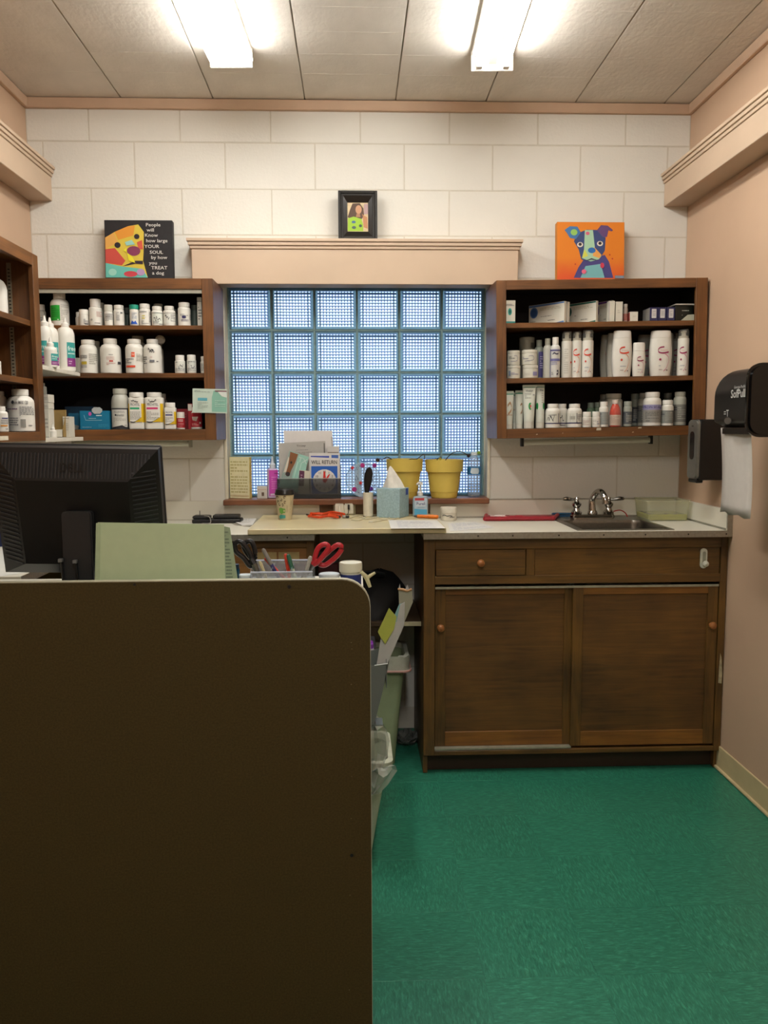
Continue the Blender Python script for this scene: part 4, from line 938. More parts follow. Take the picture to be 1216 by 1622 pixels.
RB(1, 'pump_bottle', 'foam pump bottle turned sideways, first of three with orange swirls', 889, 905.5, 527, 541, .012, cx=(889.5, 905), topfn=pump, style='cyl', pr=[dl(-.4, .3, .1, .8, 12, '#b9b6aa'), ('c', .8, .42, .12, .03, OR1)])
RB(1, 'pump_bottle', 'foam pump bottle in the middle of three with orange swirls', 905.5, 921, 527, 540, .012, cx=(906, 920.5), topfn=pump, style='cyl', pr=swirl(OR1, OR2, -.05))
RB(1, 'pump_bottle', 'foam pump bottle with an orange swirl next to the large shampoo bottles', 921.5, 939.5, 525, 540, 0, cx=(922, 939), topfn=pump, style='cyl', pr=swirl(OR1, OR2, .0))
def SH(label, x0, x1, yt, yc, dy, c1=None, c2=None, ps=.1, s=.8, **k):
    return RB(1, 'shampoo_bottle', label, x0, x1, yt, yc, dy, style='shampoo', sy=.62, n=2.4, pr=swirl(c1, c2, ps, s) if c1 else (), face=.3, **k)
SH('large white shampoo bottle at the back of the orange-marked row', 950, 974, 531, 542, .13, OR1, OR2, body='#a5a498', cap='#a5a498')  # rear shampoo bottles: shelf shade is put into their greyed body colours
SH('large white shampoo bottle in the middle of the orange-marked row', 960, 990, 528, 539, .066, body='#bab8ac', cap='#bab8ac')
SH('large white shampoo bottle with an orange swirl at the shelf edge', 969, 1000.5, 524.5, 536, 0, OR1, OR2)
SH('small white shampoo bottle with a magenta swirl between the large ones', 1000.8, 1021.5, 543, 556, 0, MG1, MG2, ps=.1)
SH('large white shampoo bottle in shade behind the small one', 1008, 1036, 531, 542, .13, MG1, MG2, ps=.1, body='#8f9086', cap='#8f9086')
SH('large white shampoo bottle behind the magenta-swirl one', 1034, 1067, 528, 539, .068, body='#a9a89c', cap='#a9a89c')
SH('large white shampoo bottle with a magenta swirl at the shelf edge', 1028, 1063.5, 524.5, 536, 0, MG1, MG2)
RB(1, 'pump_bottle', 'foam pump bottle with a magenta swirl standing second in line', 1064, 1081, 528, 541, .12, cx=(1064.5, 1080.5), topfn=pump, style='cyl', pr=swirl(MG1, MG2, -.1), body='#b5b3a8')  # same white plastic as the front pump, greyed for the shade behind it
RB(1, 'pump_bottle', 'foam pump bottle with a magenta swirl nearest the cabinet end', 1073, 1091, 523.5, 536.5, 0, cx=(1073.5, 1090.5), topfn=pump, style='cyl', pr=swirl(MG1, MG2, 0))
# ---------- bottom shelf: tubes
def ctube(label, x0, x1, xb0, xb1, yt, ycap, dy, col='#c7cabd', pr=(), face=.6):
    ym = 650; Y = f0+.022+dy
    a, b = PY(x0, ym, Y), PY(x1, ym, Y); X = (a.x+b.x)/2; zz = zR(2)(X); h = PY((x0+x1)/2, yt, Y).z-zz; ch = PY(840, ycap, Y).z-zz
    T = thing('cream_tube', label, 'tube', (X, Y, zz+.0004), math.atan2(-X, Y)*face)
    wt = (b.x-a.x)/2; wb = (PY(xb1, ym, Y).x-PY(xb0, ym, Y).x)/2
    bm = NB(); rings = []; N_ = 18
    for q in range(7):
        t = q/6; z = ch+(h-ch)*t; rx = wb+(wt-wb)*t; rr = max(.0012, wb*(1-t**1.5))
        rings.append([bm.verts.new((rx*math.cos(2*math.pi*k/N_), rr*math.sin(2*math.pi*k/N_), z)) for k in range(N_)])
    for u, v in zip(rings, rings[1:]):
        for k in range(N_): bm.faces.new((u[k], u[(k+1) % N_], v[(k+1) % N_], v[k]))
    bm.faces.new(rings[0][::-1]); bm.faces.new(rings[-1])
    obj('body', bm, mat(col, .4, var=.02), T, ang=60)
    obj('cap', LA([(wb*.98, 0), (wb, .002), (wb*.99, ch-.001), (wb*.9, ch)], seg=18), mat('#c9c7ba', .45), T, ang=40)
    obj('crimp', BX(-wt, wt, -.0022, .0022, h-.010, h+.001, bev=.0008), mat('#b9c4b4', .4), T)
    def fn(p, v):
        t = v; rx = wb+(wt-wb)*t; rr = max(.0012, wb*(1-t**1.5)); p = max(-.97, min(.97, p))
        return (p*rx, -rr*math.sqrt(1-p*p)-.0008, ch+(h-ch)*v)
    fine(T, 'print', list(pr), fn); return T
GR = '#16823f'
def vet(): return [('r', -.95, .95, .925, .945, '#2f6d4c'), ('t', 'Vivalyt', 0, .84, .42, .17, K1), dl(-.7, .3, .62, .78, 3, '#8c9086'), ('c', .15, .42, .30, .1, GR), ('p', [(.2, .5), (.5, .46), (.5, .38), (.2, .34), (.32, .42)], '#c7cabd'), ('c', .22, .42, .12, .04, '#b5343a'), ('d', .55, .85, .70, .76, 1, K2)]
ctube('upright cream tube with a tan swirl beside the stile', 798, 813, 800, 812, 620, 672, .0, pr=[('r', -.95, .95, .9, .93, '#2f7d5c'), ('s', [(-.2, .3), (.6, .45), (.3, .65), (-.3, .55)], .08, '#9a7a58'), ('d', -.5, .9, .26, .3, 1, '#8a5a3a')])
ctube('narrow upright cream tube squeezed second from the stile', 810, 820, 811, 818, 622, 670, .04, col='#b5b9ac', pr=[('r', -.95, .95, .9, .93, '#2f7d5c'), ('d', -.6, .7, .4, .46, 2, '#8a5a3a')])
ctube('upright cream tube turned sideways with a brown ring mark', 815.5, 829, 816.5, 828, 619, 671, .02, pr=[('r', -.95, .95, .9, .94, '#2f7d5c'), ('s', [(.3, .3), (.75, .42), (.6, .6), (.2, .55)], .06, '#8a6a4a'), ('d', .4, .8, .3, .34, 1, '#5a4030')])
ctube('tall upright tube with a green ring and red dot facing out', 827, 848, 830, 846, 610, 668, .0, pr=vet())
ctube('tall upright tube with a green mark at its edge, next to the dark-lined bottles', 848.3, 861.5, 847.5, 861, 609.5, 669, .012, pr=[('r', -.95, .95, .925, .945, '#2f6d4c'), ('t', 'Viva', .3, .85, .5, .14, K1), ('d', .3, .7, .5, .8, 5, '#9c9a8c'), ('c', -.7, .43, .25, .09, GR), ('c', .8, .43, .2, .09, GR)])
def lined(label, x0, x1, yt, yc, cx, dy, pr, **k):
    return RB(2, 'pill_bottle', label, x0, x1, yt, yc, dy, cx=cx, shoulder=.2, lab=[('r', -.97, .97, .24, .72, '#cdccc0'), ('r', -.97, .97, .20, .25, '#1f1d50')], pr=pr, **k)
lined('plump white bottle with a big handwritten X and a navy line', 863, 887, 640, 646, (867, 884), 0, [scr(-.2, .48, .9, .3, seed=31, lw=.04), ('s', [(-.5, .62), (.5, .64)], .025, K1), ('r', .72, .78, .22, .72, '#1f1d50'), ('s', [(-.3, .6), (.1, .32)], .05, K1)])
lined('white bottle with handwriting behind, between the two plump bottles', 881, 898.5, 640, 646, (883, 896), .045, [scr(-.2, .5, 1.0, .3, seed=32, lw=.05), ('d', -.6, .6, .08, .18, 1, K1)])
lined('plump white bottle with a bold dark corner bracket on its label', 898, 921, 640, 645.5, (902, 919), 0, [('r', .30, .37, .24, .72, '#1b1b2c'), dl(-.6, .1, .3, .66, 1, '#9a988c'), ('r', -.55, -.5, .3, .66, '#b2afa2'), ('r', -.2, -.15, .3, .66, '#b2afa2'), dl(.45, .9, .34, .66, 4, '#5d5b66')])
RB(2, 'pill_bottle', 'small white bottle with pinkish print, left of the tiny pair', 921.8, 936, 652.5, 660, 0, cx=(922, 935), shoulder=.1, pr=[dl(-.8, .6, .2, .7, 4, '#b9a59a'), ('d', -.5, .3, .45, .55, 1, '#a08478')])
RB(2, 'pill_bottle', 'small white bottle with blue-grey print, right of the tiny pair', 936.8, 950, 652, 659.5, 0, cx=(937, 949), shoulder=.1, pr=[dl(-.8, .1, .15, .7, 5, '#a9a79c'), ('d', .3, .8, .2, .6, 2, '#5f6a86')])
GY = '#77776f'
def gl(**k): return dict(lab=[('r', -.985, .985, .12, .72, k.get('c', GY))], pr=k.get('pr', [('d', -.9, -.4, .5, .66, 2, '#2a2a3c'), dl(-.3, .9, .2, .64, 6, '#9c9c92')]))
RB(2, 'pill_bottle', 'grey-labelled bottle between the tiny pair and the orange bottle', 948.5, 963, 636.5, 643.5, .006, cx=(949, 960.5), **gl(c='#8a8d8a'))
RB(2, 'pill_bottle', 'green-tinted bottle in the back row left of the orange bottle', 929, 941, 638, 646, .09, cx=(930, 940), body='#5d7a60', cap='#75857a')
RB(2, 'pill_bottle', 'pale green bottle in the back row above the tiny pair', 940, 951, 637.5, 645, .10, cx=(941, 950), body='#6a8068', cap='#87968a')
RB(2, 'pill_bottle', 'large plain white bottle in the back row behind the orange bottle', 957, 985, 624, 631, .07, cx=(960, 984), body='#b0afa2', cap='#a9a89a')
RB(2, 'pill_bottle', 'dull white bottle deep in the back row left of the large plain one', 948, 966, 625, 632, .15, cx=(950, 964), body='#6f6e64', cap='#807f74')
T = RB(2, 'medicine_bottle', 'translucent orange medicine bottle with a white label in a clear bag', 965, 983, 633.5, 640, .004, cx=(969, 978.5), body='#b8300c', rough=.15, shoulder=.5, lab=[('r', -.98, .98, .06, .52, '#c4b4a6')], pr=[dl(-.7, .7, .14, .46, 5, '#a4948a')], cap='#cbb9ae')
bmb = NB(); w = .033; hh = PY(974, 636, f0+.02).z-rz_at(T.location.x, RZ[2])-.004
pts0 = [(-w, -.012, 0), (w, -.012, 0), (w*1.05, -.01, hh*.5), (w*.86, -.006, hh), (-w*.9, -.006, hh*.96), (-w*1.04, -.01, hh*.5)]
quad(bmb, [(-w, -.034, .001), (w, -.034, .001), (w*.9, -.034, hh*.5), (-w*.96, -.034, hh*.5)]); quad(bmb, [(-w*.96, -.034, hh*.5), (w*.9, -.034, hh*.5), (w*.74, -.02, hh), (-w*.8, -.02, hh*.95)])
printobj('clear_bag', bmb, clear_mat('#f6f2ee', .95, .25), T)
RB(2, 'pill_bottle', 'small grey-labelled bottle right of the orange bottle', 987, 1000.5, 636, 643, .01, cx=(987.5, 999.5), body='#8f948a', cap='#8f948a', **gl(c='#4a4f52'))
RB(2, 'pill_bottle', 'tall dark-labelled bottle in the back row beside the small grey one', 998, 1013, 624, 633, .137, cx=(998.5, 1012), body='#7f857a', cap='#6d7268', **gl(c='#33373c'))
RB(2, 'pill_bottle', 'tall grey-labelled bottle half hidden by the purple-banded one', 1010, 1030, 623, 630, .08, cx=(1013, 1028), body='#9b9a8e', cap='#9b9a8e', **gl(c='#5c5c58'))
RB(2, 'pill_bottle', 'large white bottle with a purple lettered band over a grey label', 1018.5, 1046.5, 621.5, 629.5, 0, cx=(1022, 1044), shoulder=.17, lab=[('r', -.985, .985, .12, .74, '#8b8880')], pr=[('r', -.97, .97, .56, .74, '#8a86a4'), ('t', 'PROIN 50 mg', .02, .65, .33, .36, '#332c66'), dl(-.7, .7, .24, .5, 5, '#5f5d58'), ('d', -.6, -.2, .15, .2, 1, K1)])
RB(2, 'pill_bottle', 'small grey-labelled bottle right of the purple-banded one', 1047.5, 1066, 634, 641, 0, cx=(1048.5, 1064.5), shoulder=.12, **gl(c='#7a7c76'))
RB(2, 'pill_bottle', 'tall grey-labelled bottle nearest the end of the bottom shelf', 1066.5, 1086.5, 621, 628, .02, cx=(1067, 1083.5), body='#a9a99c', cap='#a6a698', **gl(c='#74736c'))
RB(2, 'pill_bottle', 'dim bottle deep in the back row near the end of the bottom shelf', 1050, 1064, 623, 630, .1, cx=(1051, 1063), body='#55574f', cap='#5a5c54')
# scraps of worn paint / paper on the lower rail
bm = NB()
for px, py, w, h in ((948, 679.5, 4, 2.2), (1013, 677.5, 3, 1.2), (850, 688, 1.5, 1), (1002, 684.5, 1.5, .9), (891, 686, 1, .8)):
    a, b = PY(px-w, py+h, CY-.0006), PY(px+w, py-h, CY-.0006)
    poly(bm, [(a.x, a.y, a.z), (b.x, a.y, a.z+.001), (b.x-.001, a.y, b.z), (a.x+.002, a.y, b.z-.001)])
ob = printobj('paint_chips', bm, mat('#b8ad98', .7), None)
ob.parent = RCAB; ob.matrix_parent_inverse = (Matrix.Translation(RCAB.location) @ RCAB.rotation_euler.to_matrix().to_4x4()).inverted(); ob['kind'] = 'stuff'
# ================================================================ PICTURES
def flatfn(w, h, y=-.0006): return lambda p, v: (p*w/2, y, v*h)
def canvas(label, x0, x1, yt, Y, zb, lean, bg_, items, edge):
    a, b = PY(x0, yt+20, Y), PY(x1, yt+20, Y); w = b.x-a.x; X = (a.x+b.x)/2; zz = zb(X) if callable(zb) else zb; h = PY((x0+x1)/2, yt, Y).z-zz
    T = thing('canvas_print', label, 'painting', (X, Y, zz+.0022)); T.rotation_euler = (-lean, 0, 0)
    obj('canvas', BX(-w/2, w/2, 0, .035, 0, h, bev=.001), mat(edge, .7, bump=.1, bscale=400, var=.05), T)
    bm = NB(); quad(bm, [(-w/2+.001, -.0003, .001), (w/2-.001, -.0003, .001), (w/2-.001, -.0003, h-.001), (-w/2+.001, -.0003, h-.001)]); printobj('ground_coat', bm, bg_, T)
    f1 = flatfn(w, h); fine(T, 'paint', items, lambda p, v: f1(p, .115+.88*v)); return T
# a plain patchwork dog of coloured areas, and hand lettering on black
txt = (('People', .50, .92), ('will', .42, .83), ('Know', .44, .74), ('how large', .60, .645), ('YOUR', .45, .545), ('SOUL', .58, .445), ('by how', .66, .355), ('you', .48, .26), ('TREAT', .66, .175), ('a dog', .62, .085))
it = [('p', [(-.98, .01), (-.98, .70), (-.7, .80), (-.3, .90), (.0, .93), (.16, .80), (.14, .45), (.12, .3), (.25, .01)], '#c9b23e'),
      ('p', [(-.7, .80), (-.3, .9), (-.1, .91), (-.15, .74), (-.6, .66)], '#cf8a2c'), ('p', [(-.98, .5), (-.98, .70), (-.72, .79), (-.6, .62)], '#d09a4a'),
      ('p', [(-.98, .26), (-.98, .5), (-.7, .52), (-.4, .3), (-.5, .22)], '#b8453a'), ('p', [(-.98, .01), (-.98, .26), (-.5, .2), (.1, .16), (.25, .01)], '#5fb0a2'),
      ('p', [(-.05, .62), (.10, .66), (.13, .5), (.0, .5)], '#c0503c'), ('c', -.15, .47, .2, .085, '#7a3050'), ('c', -.62, .57, .09, .05, '#241a22'), ('c', -.05, .72, .08, .045, '#241a22'),
      ('p', [(-.5, .2), (-.1, .3), (.12, .3), (.12, .24), (-.1, .25)], '#2a1c26'), ('c', -.78, .1, .12, .06, '#8fc4b4'), ('c', -.25, .07, .2, .05, '#b83a44'), ('c', .05, .1, .12, .06, '#a68ab0'), ('p', [(-.4, .62), (-.2, .66), (-.1, .58), (-.36, .56)], '#8fc0b4'), ('p', [(-.45, .48), (-.36, .52), (-.3, .3), (-.1, .26), (-.2, .38)], '#d8d028')]
it += [('t', s, p-.06, v, .16, .5, '#c9c6c0') for s, p, v in txt]
canvas('black canvas with a colourful dog face and hand-lettered sentence on the cabinet', 164, 272, 348, 3.77, qa.z+.001, math.radians(3), mat('#1d1a1c', .7, var=.1), it, '#1b181a')
def orange_bg():
    M = bpy.data.materials.new('orange_paint'); M.use_nodes = True; N = M.node_tree.nodes; L = M.node_tree.links
    tc = N.new('ShaderNodeTexCoord'); sp = N.new('ShaderNodeSeparateXYZ'); r = N.new('ShaderNodeValToRGB'); mr = N.new('ShaderNodeMapRange'); mr.inputs['From Max'].default_value = .3
    n = N.new('ShaderNodeTexNoise'); n.inputs['Scale'].default_value = 9; ad = N.new('ShaderNodeMath'); ad.operation = 'MULTIPLY_ADD'; ad.inputs[1].default_value = .25
    L.new(tc.outputs['Object'], sp.inputs[0]); L.new(sp.outputs[2], mr.inputs[0]); L.new(tc.outputs['Object'], n.inputs['Vector']); L.new(n.outputs[0], ad.inputs[0]); L.new(mr.outputs[0], ad.inputs[2]); L.new(ad.outputs[0], r.inputs[0])
    e = r.color_ramp.elements; e[0].position = .12; e[1].position = .55; e[0].color = lin('#c8361c'); e[1].color = lin('#d27714')
    L.new(r.outputs[0], N['Principled BSDF'].inputs['Base Color']); N['Principled BSDF'].inputs['Roughness'].default_value = .7; return M
it = [('p', [(-.5, .01), (-.36, .2), (-.2, .34), (.42, .42), (.55, .3), (.68, .01)], '#3f3a72'), ('p', [(-.3, .01), (-.15, .22), (.3, .26), (.42, .01)], '#6fa9ac'),
      ('p', [(-.5, .66), (-.36, .52), (-.28, .34), (0, .29), (.26, .34), (.42, .5), (.44, .72), (.3, .86), (-.12, .87), (-.4, .8)], '#2f3f6c'),
      ('p', [(-.78, .86), (-.62, .93), (-.4, .92), (-.3, .82), (-.44, .70), (-.62, .72), (-.7, .8)], '#3a6a9c'), ('p', [(.18, .86), (.3, .95), (.5, .94), (.66, .86), (.62, .84), (.52, .86), (.48, .74), (.36, .74)], '#5a3f6c'),
      ('c', -.5, .82, .1, .055, '#8cba58'), ('p', [(-.18, .86), (.06, .86), (.12, .55), (.32, .4), (.24, .34), (0, .3), (-.26, .36), (-.2, .52)], '#9fc4a4'), ('p', [(.1, .56), (.32, .42), (.26, .36), (.06, .4)], '#d99a4c'), ('p', [(-.26, .36), (-.18, .52), (-.08, .4)], '#c9cb4c'),
      ('c', .03, .50, .115, .05, '#1f5fa0'), ('c', -.32, .60, .09, .045, '#e0d8c8'), ('c', .27, .62, .09, .045, '#dfd7c7'), ('c', -.32, .605, .05, .028, '#1c1520'), ('c', .27, .625, .05, .028, '#1c1520'),
      ('p', [(-.2, .3), (.02, .36), (.26, .31), (.02, .335)], '#241a34'), ('c', -.2, .12, .07, .04, '#d0607a'), ('c', .34, .23, .06, .05, '#c0354a'), ('r', .72, .99, .0, .05, '#6b7c8c'), ('c', -.46, .25, .025, .014, '#a83018'), ('c', .56, .42, .025, .014, '#a83018'), ('c', .64, .35, .025, .014, '#a83018'), ('c', -.1, .8, .06, .03, '#d0607a')]
canvas('orange canvas with a blue and green patchwork dog on the cabinet', 883, 990, 351, 3.76, lambda X: rz_at(X, pa.z)+.001, math.radians(3), orange_bg(), it, '#b8701c')
# framed snapshot on the valance
def frame():
    Y = 3.785; a, b = PY(535.5, 340, Y), PY(597.5, 340, Y); w = b.x-a.x; z0 = 2.3015; h = PY(566, 301.5, Y).z-z0
    T = thing('picture_frame', 'black picture frame with a snapshot of a person in a green top', 'picture frame', ((a.x+b.x)/2, Y, z0)); T.rotation_euler = (-math.radians(2), 0, 0)
    BK = mat('#17130f', .3, var=.1)
    def fr(n, ow, oh, iw, ih, y0, y1, cz):
        bm = NB(); o = rrect(-ow, ow, -oh, oh, .001, 1); 
        for (x0_, x1_, z0_, z1_) in ((-ow, -iw, -oh, oh), (iw, ow, -oh, oh), (-iw, iw, -oh, -ih), (-iw, iw, ih, oh)): box(bm, x0_, x1_, y0, y1, cz+z0_, cz+z1_, bev=.0012)
        return obj(n, bm, BK, T)
    W_, H_ = w/2, h/2
    fr('outer_moulding', W_, H_, W_*.86, H_*.9, -.006, .014, H_); fr('inner_moulding', W_*.86, H_*.9, W_*.74, H_*.80, -.001, .012, H_)
    bm = NB()                                     # sloped liner
    o = [(-W_*.75, -H_*.81), (W_*.75, -H_*.81), (W_*.75, H_*.81), (-W_*.75, H_*.81)]; i = [(-W_*.53, -H_*.60), (W_*.53, -H_*.60), (W_*.53, H_*.56), (-W_*.53, H_*.56)]
    va = [bm.verts.new((x, .000, H_+z)) for x, z in o]; vb = [bm.verts.new((x, .009, H_+z)) for x, z in i]
    for k in range(4): bm.faces.new((va[k], va[(k+1) % 4], vb[(k+1) % 4], vb[k]))
    obj('liner', bm, BK, T, ang=20); obj('backing', BX(-W_*.8, W_*.8, .0125, .016, .01, h-.01), BK, T)
    pw, ph = W_*1.06, H_*1.16; 
    bm = NB(); quad(bm, [(-pw/2, .0105, H_*.4), (pw/2, .0105, H_*.4), (pw/2, .0105, H_*1.56), (-pw/2, .0105, H_*1.56)])
    ph_ = printobj('snapshot', bm, mat('#c9b48c', .4, var=.1, scale=60), T)
    fine(ph_, 'print', [('p', [(-.98, .5), (-.7, .8), (-.5, .97), (.2, .98), (.55, .8), (.6, .55), (.2, .35), (-.5, .4)], '#4a3222'), ('p', [(-.98, .02), (-.95, .46), (-.4, .52), (.35, .44), (.5, .25), (.52, .02)], '#8fb52c'), ('c', .08, .76, .3, .15, '#b98a68'), ('p', [(-.2, .5), (.25, .5), (.2, .62), (-.1, .62)], '#9c7050'), ('c', -.4, .33, .2, .045, '#3d5f86'), ('c', -.38, .14, .2, .05, '#3a4a50'), ('c', .25, .2, .15, .05, '#33463c'), ('p', [(.55, .15), (.95, .1), (.9, .5), (.6, .55), (.4, .62), (.5, .5)], '#b07a52'), ('r', .6, .98, .6, .95, '#a98c8c')],
         lambda p, v: (p*pw/2, .0100, H_*.4+v*ph))
    obj('easel_back', PR([(.016, .01), (.05, 0.0), (.05, .004), (.016, h*.6)], -.015, .015, axis='x'), BK, T)
frame()
# ================================================================ WINDOW SILL
SL = SILLZ+.0006
def memo():
    Y = 3.86; a, b = PY(363, 780, Y), PY(397, 780, Y); w = (b.x-a.x)/math.cos(.32)*.97; h = PY(380, 724, Y).z-SL
    T = thing('notepad', 'yellowed ruled notepad propped against the window frame', 'notepad', ((a.x+b.x)/2, Y, SL), -.32)
    obj('sheets', BX(-w/2, w/2, 0, .024, 0, h, bev=.001), mat('#b9a35e', .7, var=.08), T)
    bm = NB(); quad(bm, [(-w/2, -.0005, .001), (w/2-.002, -.0005, .001), (w/2-.001, -.0005, h-.001), (-w/2, -.0005, h-.001)]); printobj('top_sheet', bm, mat('#d3cca4', .7, var=.05), T)
    fine(T, 'handwriting', [('d', -.9, .8, .12, .92, 11, '#a8a06c')] + [('r', -.95, .9, .07-.02*k, .075-.02*k, '#a8763c') for k in range(2)], lambda p, v: (p*w/2, -.0009, v*h))
memo()
def smallcard():
    Y = 3.85; a, b = PY(407, 780, Y), PY(423, 780, Y); w = b.x-a.x; h = PY(415, 770, Y).z-SL
    T = thing('small_card', 'small white card with a tiny brown picture beside the notepad', 'card', ((a.x+b.x)/2, Y, SL))
    obj('card', BX(-w/2, w/2, 0, .012, 0, h, bev=.0005), mat('#bdb8ae', .6), T); fine(T, 'print', [('r', -.1, .4, .2, .5, '#5c4a3c'), ('d', -.9, .8, .65, .8, 1, '#b59a88')], flatfn(w, h))
smallcard()
bottle('lotion_bottle', 'clear bottle with a magenta label and empty pump top on the window sill', 'bottle', 422.5, 440.5, 723, 742, 3.875, SL, cx=(427, 437), n=3, body='#b7a4bf', cap='#b4bcc6', shoulder=.05, rough=.2, topfn=nozzle, lab=[('r', -.6, .96, .08, .95, '#b13f9c')], pr=[('d', -.2, .8, .3, .75, 6, '#c878b8'), ('r', -.4, .8, .1, .16, '#c9b4c8'), ('d', .3, .9, .8, .88, 1, '#7a2a70')])
def filerack():
    Y = 3.83; a, b = PY(439, 780, Y), PY(540, 780, Y); w = b.x-a.x; X = (a.x+b.x)/2; h = PY(490, 757.5, Y).z-SL
    SM = clear_mat('#3a3733', .45, .08)
    T = thing('literature_rack', 'smoked acrylic two-pocket literature rack on the window sill', 'rack', (X, Y, SL))
    obj('front_plate', BX(-w/2, w/2, 0, .003, .001, h, bev=.0005), SM, T); obj('bottom_plate', BX(-w/2, w/2, .003, .075, 0, .003), SM, T)
    obj('back_plate', BX(-w/2, w/2, .072, .075, .003, h*1.6), SM, T)
    for x in (-w/2, 0.002, w/2-.003): obj('divider', BX(x, x+.003, .003, .072, .003, h), SM, T)
    obj('top_lip', BX(-w/2, w/2, -.0008, .0034, h-.002, h), mat('#a7aca8', .2), T)
    return X, Y, w, h
RX, RY, Rw, Rh = filerack()
def sheet(name, label, cat, quadpx, Y, col, items=(), th=.0018, lean=0, sz=None):
    """upright card whose four corners (tl,tr,br,bl) are given in px at depth Y"""
    P = [PY(x, y, Y) for x, y in quadpx]; o = (P[2]+P[3])/2; o.y = Y
    T = thing(name, label, cat, o); Q = [(p.x-o.x, p.z-o.z) for p in P]
    obj('card', PR([Q[3], Q[2], Q[1], Q[0]], 0, th), mat(col, .6, var=.02), T)
    def fn(p, v):
        s = (p+1)/2; bt = (Q[3][0]+(Q[2][0]-Q[3][0])*s, Q[3][1]+(Q[2][1]-Q[3][1])*s); tp = (Q[0][0]+(Q[1][0]-Q[0][0])*s, Q[0][1]+(Q[1][1]-Q[0][1])*s)
        return (bt[0]+(tp[0]-bt[0])*v, -.0006, bt[1]+(tp[1]-bt[1])*v)
    if items: fine(T, 'print', list(items), fn)
    return T
sheet('folder', 'tall white folder with a small black letterhead in the literature rack', 'folder', ((449, 682), (526, 682), (533, 783), (452, 783)), 3.895, '#cfcbc8', [('t', 'Troxy', -.62, .78, .16, .32, K1), ('d', -.8, -.5, .73, .75, 1, K2), ('r', .93, .99, .02, .9, '#a9a6a2')])
sheet('folder', 'white folder end with a brown stripe at the back of the rack', 'folder', ((518, 707), (537, 707), (538, 783), (518, 783)), 3.889, '#c4c0ba', [('r', -.9, .9, .78, .88, '#6b5c4c')])
sheet('folder', 'grey printed folder in front of the tall white one', 'folder', ((441, 702), (515, 698.5), (517, 783), (443, 783)), 3.882, '#a7a49e', [('t', 'Troxy', -.04, .93, .16, .3, '#1c1c20'), ('d', -.25, .25, .84, .86, 1, K2), ('d', -.4, .45, .76, .82, 2, '#8c8a84'), ('r', .93, .97, .76, .96, '#4c4a48')])
sheet('brochure', 'tilted teal brochure with a brown dog photo in the rack', 'brochure', ((458.5, 714), (489, 724), (475, 783), (441, 771)), 3.865, '#8fbcae', [('p', [(-.98, .25), (-.98, .99), (.0, .99), (-.1, .25)], '#8a9c94'), ('p', [(-.9, .98), (-.1, .98), (-.15, .75), (-.3, .55), (-.35, .4), (-.75, .36), (-.7, .6)], '#7a4f30'), ('p', [(-.95, .85), (-.8, .8), (-.72, .45), (-.95, .4)], '#c9c0b0'), ('c', -.52, .40, .2, .06, '#2c2426'), ('c', -.52, .72, .1, .035, '#241c1c'), ('t', 'TX', .5, .86, .7, .25, '#b9cfc6'), ('r', .05, .12, .2, .8, '#b4d4c8'), ('r', .4, .47, .2, .8, '#b4d4c8')])
sheet('leaflet', 'small white and dark purple leaflet standing beside the brochure', 'leaflet', ((474, 744.5), (491, 746.5), (490, 783), (472, 783)), 3.852, '#c4bfae', [('r', -.98, -.05, .35, .98, '#4f2440'), ('d', -.7, -.3, .55, .85, 3, '#a88aa0')])
def clocksign():
    T = sheet('return_sign', 'white will-return clock sign with a blue panel and red hands', 'sign', ((492, 724), (537, 726), (537, 783), (491, 783)), 3.852, '#c9c6c4')
    P = [PY(x, y, 3.852) for x, y in ((492, 724), (537, 726), (537, 783), (491, 783))]; o = T.location
    w = P[2].x-P[3].x; z1 = P[0].z-o.z-.001; k = w/2
    def fn(p, v): return (p*k, -.0006, z1-(1-v)*w*1.27)
    cx_, cz_, R_ = 0.0, .40, .78
    its = [('p', [(-.9, .02), (.9, .02), (.9, .755), (-.9, .755)], '#1f55a8'), ('c', cx_, cz_, .80, .80*2/2/1.27*.5*1.0, '#d2cfcb')]
    its = [('r', -.9, .9, .01, .76, '#1f55a8'), ('c', 0, .36, .80, .80/2.54, '#cfccc8'), ('t', 'WILL RETURN', 0, .86, .28, .52, '#1b1b1e')]
    for n_ in range(12):
        a = math.radians(90-30*(n_ or 12)); its.append(('t', str(n_ or 12), .62*math.cos(a), .36+.62/2.54*math.sin(a), .22, .40, '#26262a'))
    its += [('p', [(-.12, .34), (.12, .34), (.06, .60), (0, .63), (-.06, .60)], '#c8281e'), ('p', [(-.08, .33), (.08, .30), (.34, .50), (.40, .55), (.28, .53)], '#c9281f'), ('c', 0, .36, .09, .036, '#a01c16')]
    fine(T, 'clock_face', its, fn)
clocksign()
sheet('folder', 'white card with blue corner print behind the clock sign', 'folder', ((489.5, 717.5), (538, 717.5), (539, 783), (490, 783)), 3.858, '#c6c4c2', [('r', -.9, .3, .87, .93, '#3f4f9c'), ('r', .45, .9, .84, .95, '#3f5fa4')])
